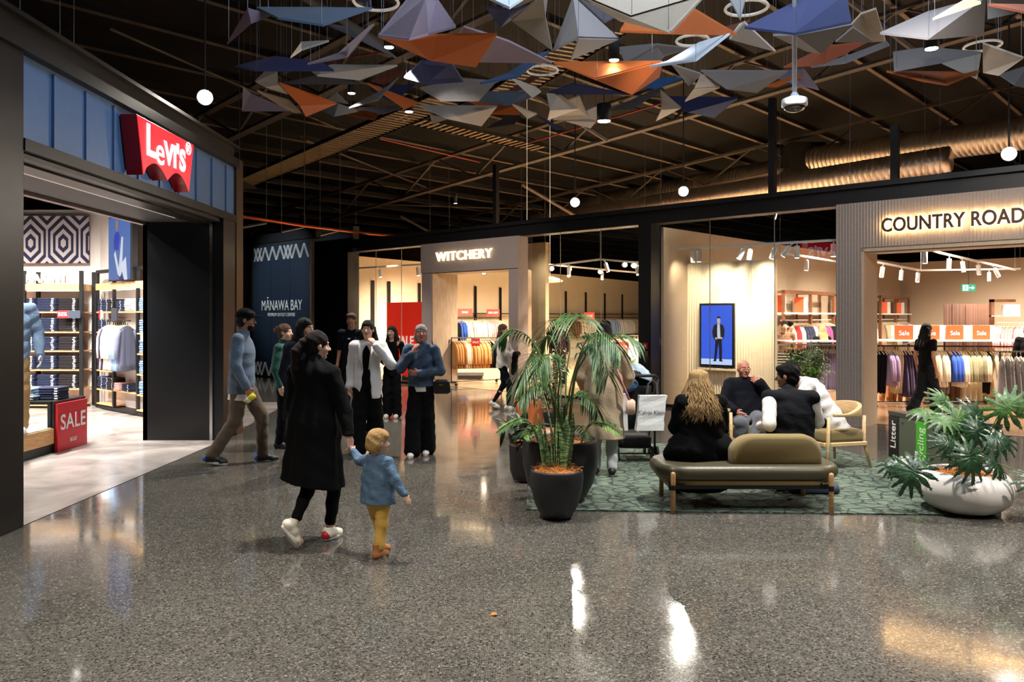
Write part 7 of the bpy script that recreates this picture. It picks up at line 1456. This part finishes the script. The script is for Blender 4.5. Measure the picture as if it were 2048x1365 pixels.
# ---- 5 girl with a hair bun
p = person('person', 'woman with clipped up brown hair and a green collar in front of the blue panel', 'person', (-2.96, 10.35), -95, 1.62, {}, skin_='fair', vox=.0085, head=(-5, 0, 0))
trousers(p, CL['black']); top(p, CL['teal'], .8, 1, .03, collar=.04); hair(p, 'bun', HR['brown'], .0065); [shoe(p, q, B_SHOE, B_SHOE) for q in 'LR']
part(p, 'hair_claw', mat('claw_clip', (176, 110, 80), .4), lambda m: m.tube([tup(HT(p, -.03, -.13, .06)), tup(HT(p, 0, -.165, .05)), tup(HT(p, .03, -.15, .02))], .009, 6))
# ---- 6 man at the back in a dark T-shirt
p = person('person', 'young man in a dark T-shirt standing behind the woman in a white blazer', 'person', (-2.72, 13.5), 172, 1.78, {}, skin_='tan', vox=.0085)
trousers(p, CL['black']); top(p, CL['navy'], .82, .42, .028, 't_shirt'); hair(p, 'short', HR['brown']); [shoe(p, q, B_SHOE, W_SOLE) for q in 'LR']
part(p, 'shirt_logo', M_WHITE, lambda m: m.ball(tup(p['K']['che']+V(-.0, .125, .06)), (.03, .012, .012), 8, 6))
# ---- 7 woman in the white blazer
p = person('person', 'woman in an open white blazer and wide black trousers with one hand at her face', 'person', (-1.80, 9.95), 178, 1.67, dict(eL=(-.33, .10, 1.16), wL=(-.14, .17, 1.40), dL=(.5, -.1, .75), nL=(.6, -.6, 0), kR=(.1, .10, .5), aR=(.1, .14, .085)), skin_='fair', vox=.0075)
trousers(p, CL['black'], .075, .06, 'wide_trousers'); top(p, CL['black'], .85, 0, .014, 'black_top')
K = p['K']; s = p['s']; sd = SD(.0075)
sd.cap(K['che'], (K['che']+K['neck'])/2, .158*s, .118*s, .03, .68); sd.cap(K['pel'], K['che'], .165*s, .155*s, .04, .72); sd.cap(V(0, 0, .74)*s, K['pel'], .19*s, .165*s, .05, .8); sd.cap(K['sL'], K['sR'], .072*s, .072*s, .05)
for q in 'LR': sd.cap(K['s'+q], K['e'+q], .072*s, .064*s, .03); sd.cap(K['e'+q], K['w'+q], .062*s, .052*s, .02)
sd.cap(V(0, .135, 1.48)*s, V(0, .128, 1.10)*s, .066*s, .052*s, .004, 1, True); sd.cap(V(0, .128, 1.10)*s, V(0, .150, .66)*s, .052*s, .095*s, .004, 1, True); sd.plane(V(0, 0, .72)*s, V(0, 0, -1)); sd.mesh('blazer', CL['white'], p['t'], .0035, .8)
part(p, 'lapel', CL['white'], lambda m: [m.loft([[tup(V(x*.055, .085, 1.46)*s), tup(V(x*.10, .090, 1.42)*s), tup(V(x*.09, .10, 1.45)*s)], [tup(V(x*.05, .125, 1.25)*s), tup(V(x*.115, .118, 1.28)*s), tup(V(x*.09, .130, 1.27)*s)], [tup(V(x*.032, .13, 1.10)*s), tup(V(x*.05, .128, 1.10)*s), tup(V(x*.04, .138, 1.10)*s)]]) for x in (-1, 1)])
hair(p, 'longback', HR['black']); [shoe(p, q, W_SHOE, W_SOLE) for q in 'LR']
# ---- 8 long haired girl in black
p = person('person', 'woman with long dark hair, black outfit and white shoes near the red poster', 'person', (-2.02, 13.4), 170, 1.56, dict(wL=(-.05, .17, 1.05), eL=(-.24, .02, 1.10), wR=(.08, .17, 1.03), eR=(.24, .02, 1.10)), skin_='fair', vox=.0085, fat=.88)
trousers(p, CL['black'], .05, .08); top(p, CL['black'], .80, 1, .012); hair(p, 'long', HR['dark']); [shoe(p, q, W_SHOE, W_SOLE) for q in 'LR']
# ---- 9 denim jacket woman with arms folded
p = person('person', 'grey haired woman in a dark denim jacket with a hand at her chin', 'person', (-1.115, 9.80), 172, 1.62, dict(eR=(.26, .08, 1.15), wR=(.07, .19, 1.36), dR=(-.4, .0, .9), nR=(-.5, -.6, 0), eL=(-.27, .03, 1.12), wL=(-.02, .20, 1.10), dL=(1, .05, .05), nL=(0, -1, .2), kR=(.08, .10, .5), aR=(.08, .16, .085), kL=(-.07, -.02, .5), aL=(-.07, -.06, .085)), skin_='rosy', vox=.0075, head=(20, 6, 0))
trousers(p, CL['black'], .07, .07, 'wide_trousers'); top(p, CL['white'], .86, 0, .014, 'white_top'); top(p, CL['denimd'], .93, 1, .036, 'denim_jacket', .005, collar=.03); hair(p, 'bob', HR['grey']); [shoe(p, q, W_SHOE, W_SOLE) for q in 'LR']
wp = ROOTM[p['t'].name] @ Vector((-.26, .02, .86))
t = thing('handbag', 'small black handbag hanging at the hip of the woman in the denim jacket', 'handbag', wp); m = MB(); m.loft([[(wp.x+x, wp.y+y, wp.z+z) for x, y in rrect(-.11+i, .11-i, -.04, .04, .02)] for z, i in ((-.10, .03), (-.08, .0), (.04, .01), (.07, .04))]); m.build('bag_body', B_SHOE, t, 'auto')
m = MB(); m.tube([(wp.x-.09, wp.y, wp.z+.06), (wp.x-.09, wp.y+.02, wp.z+.36), (wp.x-.12, wp.y+.03, wp.z+.55)], .006, 6); m.build('strap', B_SHOE, t)
m = MB(); m.box(wp.x-.03, wp.x+.02, wp.y-.046, wp.y-.04, wp.z+.0, wp.z+.02); m.build('clasp', mat('gold', (200, 160, 80), .3, 1), t)
# ---- 10 woman leaving the womenswear shop
p = person('person', 'woman in a white jumper carrying dark jackets in the womenswear doorway', 'person', (-.17, 14.55), -105, 1.58, dict(eR=(.26, .12, 1.16), wR=(.12, .26, 1.10), eL=(-.26, .1, 1.15), wL=(-.1, .26, 1.10), kR=(.08, .16, .52), aR=(.08, .14, .085), kL=(-.08, .0, .50), aL=(-.08, -.22, .14), tL=(0, .9, -.3)), skin_='fair', vox=.0085)
trousers(p, CL['navy'], .0, .12); top(p, CL['knit'], .86, 1, .036, 'jumper'); hair(p, 'longback', HR['brown']); [shoe(p, q, W_SHOE, W_SOLE) for q in 'LR']
sd = SD(.009); sd.cap(V(-.1, .26, 1.02), V(.14, .26, 1.0), .05, .05, .03); sd.cap(V(.10, .26, 1.0), V(.12, .24, .72), .06, .08, .04, .7); sd.mesh('carried_jacket', CL['black'], p['t'], .006)
# ---- 11 trench coat woman by the pushchair
p = person('person', 'person in a beige trench coat seen from behind beside the pushchair', 'person', (.98, 8.5), -8, 1.64, dict(eR=(.28, .06, 1.12), wR=(.26, .26, 1.02), eL=(-.26, .02, 1.12), wL=(-.22, .14, .95), kR=(.09, .06, .5)), fat=1.25, skin_='tan', z0=.012, head=(20, -10, 0))
trousers(p, mat('pale_grey_trousers', (176, 176, 178), .85), .02, .10); K = p['K']; s = p['s']; sd = SD(.0075)
sd.cap(K['che'], (K['che']+K['neck'])/2, .19*s, .14*s, .03, .70); sd.cap(K['pel'], K['che'], .20*s, .19*s, .04, .74); sd.cap(V(0, 0, .38)*s, K['pel'], .245*s, .20*s, .06, .8); sd.cap(K['sL'], K['sR'], .085*s, .085*s, .05)
for q in 'LR': sd.cap(K['s'+q], K['e'+q], .082*s, .075*s, .03); sd.cap(K['e'+q], K['w'+q], .072*s, .058*s, .02)
sd.cap(K['neck']-V(0, 0, .02), K['neck']+V(0, .0, .03), .085*s, .08*s, .02); sd.plane(V(0, 0, .42)*s, V(0, 0, -1)); sd.mesh('trench_coat', CL['trench'], p['t'], .004, .7, .004)
hair(p, 'bob', HR['dark']); [shoe(p, q, B_SHOE, W_SOLE) for q in 'LR']
part(p, 'bag_strap', CL['rose'], lambda m: m.tube([tup(V(.10, -.11, 1.36)*s), tup(V(.16, -.165, 1.18)*s), tup(V(.24, -.16, .98)*s), tup(V(.29, -.10, .86)*s)], .014, 6))
part(p, 'shoulder_bag', mat('blush_leather', (214, 178, 158), .5), lambda m: m.loft([[tup(V(.30, -.06, .78)*s+V(x, y, z)) for x, y in rrect(-.05+i, .05-i, -.09+i, .09-i, .02)] for z, i in ((-.07, .02), (-.06, 0), (.06, 0), (.08, .02))]))
# ---- 12 blonde woman on the bench
p = person('person', 'woman with long wavy blonde hair and black coat sitting on the bench', 'person', (1.72, 7.28), 4, 1.66, dict(pel=(0, 0, .525), wR=(.02, .30, .70), head=(0, .03, 1.175), che=(0, -.02, .83), neck=(0, -.0, 1.01)), True, fat=1.3, skin_='fair', vox=.0075, head=(-25, -2, 0), z0=-.02)
trousers(p, CL['black'], .02, .10); top(p, CL['coat'], .60, 1, .05, 'coat', .004, .05, collar=.02)
sd = SD(.008); sd.cap((-.16, -.02, .52), (.16, -.02, .52), .15, .15, .06, .9); sd.cap((-.10, -.10, .50), (-.30, -.04, .46), .10, .05, .08); sd.cap((0, 0, .60), (0, 0, .80), .19, .15, .05, .8); sd.plane((0, 0, .428), (0, 0, -1)); sd.mesh('coat_skirt', CL['coat'], p['t'], .005, .7)
hair(p, 'longback', HR['blonde'], .0065); locks(p, HR['blonde'], 320, .36, .013, 3, .0068); [shoe(p, q, B_SHOE, B_SHOE) for q in 'LR']
# ---- 13 man in a black vest
p = person('person', 'dark haired man in a black vest with white sleeves leaning on the bench cushion', 'person', (2.60, 7.44), -6, 1.76, dict(pel=(0, 0, .50), che=(0, .02, .80), neck=(0, .05, .985), head=(-.01, .09, 1.145), sR=(.19, 0, .95), sL=(-.19, .0, .95), eL=(-.24, -.24, .73), wL=(-.27, .02, .68), dL=(0, 1, -.1), eR=(.26, .05, .72), wR=(.16, .26, .66)), True, fat=1.28, skin_='tan', vox=.0075, head=(62, -4, 0), z0=-.015)
trousers(p, CL['charcoal'], .025, .10); top(p, CL['knit'], .78, 1, .026, 'jumper', .003); top(p, CL['charcoal'], .80, 0, .046, 'vest', .003, collar=.045); hair(p, 'short', HR['black'], .0055); [shoe(p, q, B_SHOE, B_SHOE) for q in 'LR']
# ---- 14 bald man in the armchair
p = person('person', 'bald man with glasses and navy jacket sitting in the left armchair', 'person', (2.80, 9.48), 176, 1.66, dict(pel=(0, .02, .515), che=(0, -.12, .79), neck=(0, -.15, .97), head=(.02, -.12, 1.125), sR=(.18, -.14, .93), sL=(-.18, -.14, .93), eL=(-.31, -.02, .72), wL=(-.13, .06, .96), dL=(.5, -.5, .45), nL=(.3, -.8, .3), eR=(.29, .0, .70), wR=(.18, .22, .62), kR=(.16, .42, .50), aR=(.16, .36, .085), kL=(-.06, .44, .55), aL=(.12, .60, .20), tL=(.3, .9, .2)), True, fat=1.4, skin_='rosy', vox=.0075, head=(12, 4, -4))
trousers(p, CL['greyp'], .03, .12); top(p, CL['navy'], .72, 0, .03, 'jumper'); K = p['K']
top(p, fabric('jacket_ink', (10, 12, 20)), .72, 1, .052, 'jacket', .004, sq=.62); [shoe(p, q, B_SHOE, B_SHOE) for q in 'LR']
T = lambda x, y, z: HT(p, x, y, z)
part(p, 'glasses', mat('gold_frame', (170, 130, 70), .3, .9), lambda m: [m.tube([tup(T(x*.031+.02*math.cos(a), .098, .002+.014*math.sin(a))) for a in [2*math.pi*i/12 for i in range(13)]], .0022, 5) for x in (-1, 1)]+[m.tube([tup(T(-.011, .1, .004)), tup(T(.011, .1, .004))], .002, 5)]+[m.tube([tup(T(x*.051, .095, .004)), tup(T(x*.078, .05, .006)), tup(T(x*.082, -.01, .004))], .002, 5) for x in (-1, 1)])
# ---- 15 man in a white shirt
p = person('person', 'man in a white shirt leaning forward in the right armchair behind the vested man', 'person', (3.58, 9.15), 84, 1.76, dict(pel=(0, -.06, .51), che=(0, .12, .79), neck=(0, .26, .94), head=(0, .37, 1.06), sR=(.18, .22, .92), sL=(-.18, .22, .92), eR=(.22, .34, .68), wR=(.10, .50, .62), eL=(-.22, .34, .68), wL=(-.10, .50, .62)), True, fat=1.2, skin_='brown', vox=.008, head=(5, -18, 0))
trousers(p, CL['black'], .02); top(p, CL['white'], .78, 1, .04, 'shirt', .005); hair(p, 'short', HR['black']); [shoe(p, q, B_SHOE, B_SHOE) for q in 'LR']
# ---- 16.. shoppers inside
p = person('person', 'woman with long black hair in a dark top walking past the orange sale boxes', 'person', (7.05, 13.55), -72, 1.60, dict(kR=(.08, .12, .5), aR=(.08, .14, .085), kL=(-.08, -.04, .5), aL=(-.08, -.26, .15), tL=(0, .9, -.35), eR=(.24, -.08, 1.12), wR=(.25, -.02, .87)), skin_='tan', vox=.0085)
trousers(p, CL['charcoal'], .06, .09); top(p, CL['black'], .86, .25, .018); hair(p, 'longback', HR['black']); [shoe(p, q, B_SHOE, B_SHOE) for q in 'LR']
for loc, rz_p, h_, c1, hs_, hc_, lab in (((5.92, 17.3), 170, 1.62, 'leo', 'bun', 'dark', 'woman in a leopard print top shopping just right of the fluted panel'), ((6.22, 17.9), -120, 1.60, 'black', 'short', 'black', 'dark haired shopper beside the woman in leopard print'), ((6.85, 17.6), 10, 1.52, 'black', 'longback', 'blonde', 'shopper with long fair hair behind the lilac dresses'), ((1.14, 19.2), 175, 1.62, 'wine', 'long', 'dark', 'figure in dark red behind the top of the palm'), ((9.25, 14.25), 160, 1.60, 'black', 'bob', 'black', 'dark haired shopper cut off by the right edge')):
    p = person('person', lab, 'person', loc, rz_p, h_, {}, skin_='fair', vox=.010); trousers(p, CL['black']); top(p, CL[c1], .82, 1, .03); hair(p, hs_, HR[hc_], .0085); [shoe(p, q, B_SHOE, B_SHOE) for q in 'LR']
# ---- mannequin in the denim shop window
p = person('mannequin', 'mannequin in a light denim jacket and tan trousers on the display plinth', 'mannequin', (-5.87, 9.35), -150, 1.84, dict(eL=(-.25, -.05, 1.12), wL=(-.27, .03, .88)), skin_='manq', z0=.322, face=False, fat=1.05)
trousers(p, mat('tan_chino', (166, 132, 88), .9, bump=.3, bscale=30), .03, .10); top(p, CL['white'], .80, 0, .016, 't_shirt'); top(p, mat('light_denim', (122, 148, 178), .9, bump=.4, bscale=40, var=.15, vscale=12), .84, 1, .035, 'denim_jacket', .004, collar=.03); [shoe(p, q, W_SHOE, W_SOLE) for q in 'LR']
# ================================================================ text curves become real meshes
bpy.context.view_layer.update()
dg = bpy.context.evaluated_depsgraph_get()
for o in [o for o in COL.objects if o.type == 'FONT']:
    me = bpy.data.meshes.new_from_object(o.evaluated_get(dg)); mw = o.matrix_local.copy(); par = o.parent; nm = o.name; me.name = nm
    n = bpy.data.objects.new('x', me); COL.objects.link(n)
    if par is not None: n.parent = par
    n.matrix_local = mw; bpy.data.objects.remove(o); n.name = nm
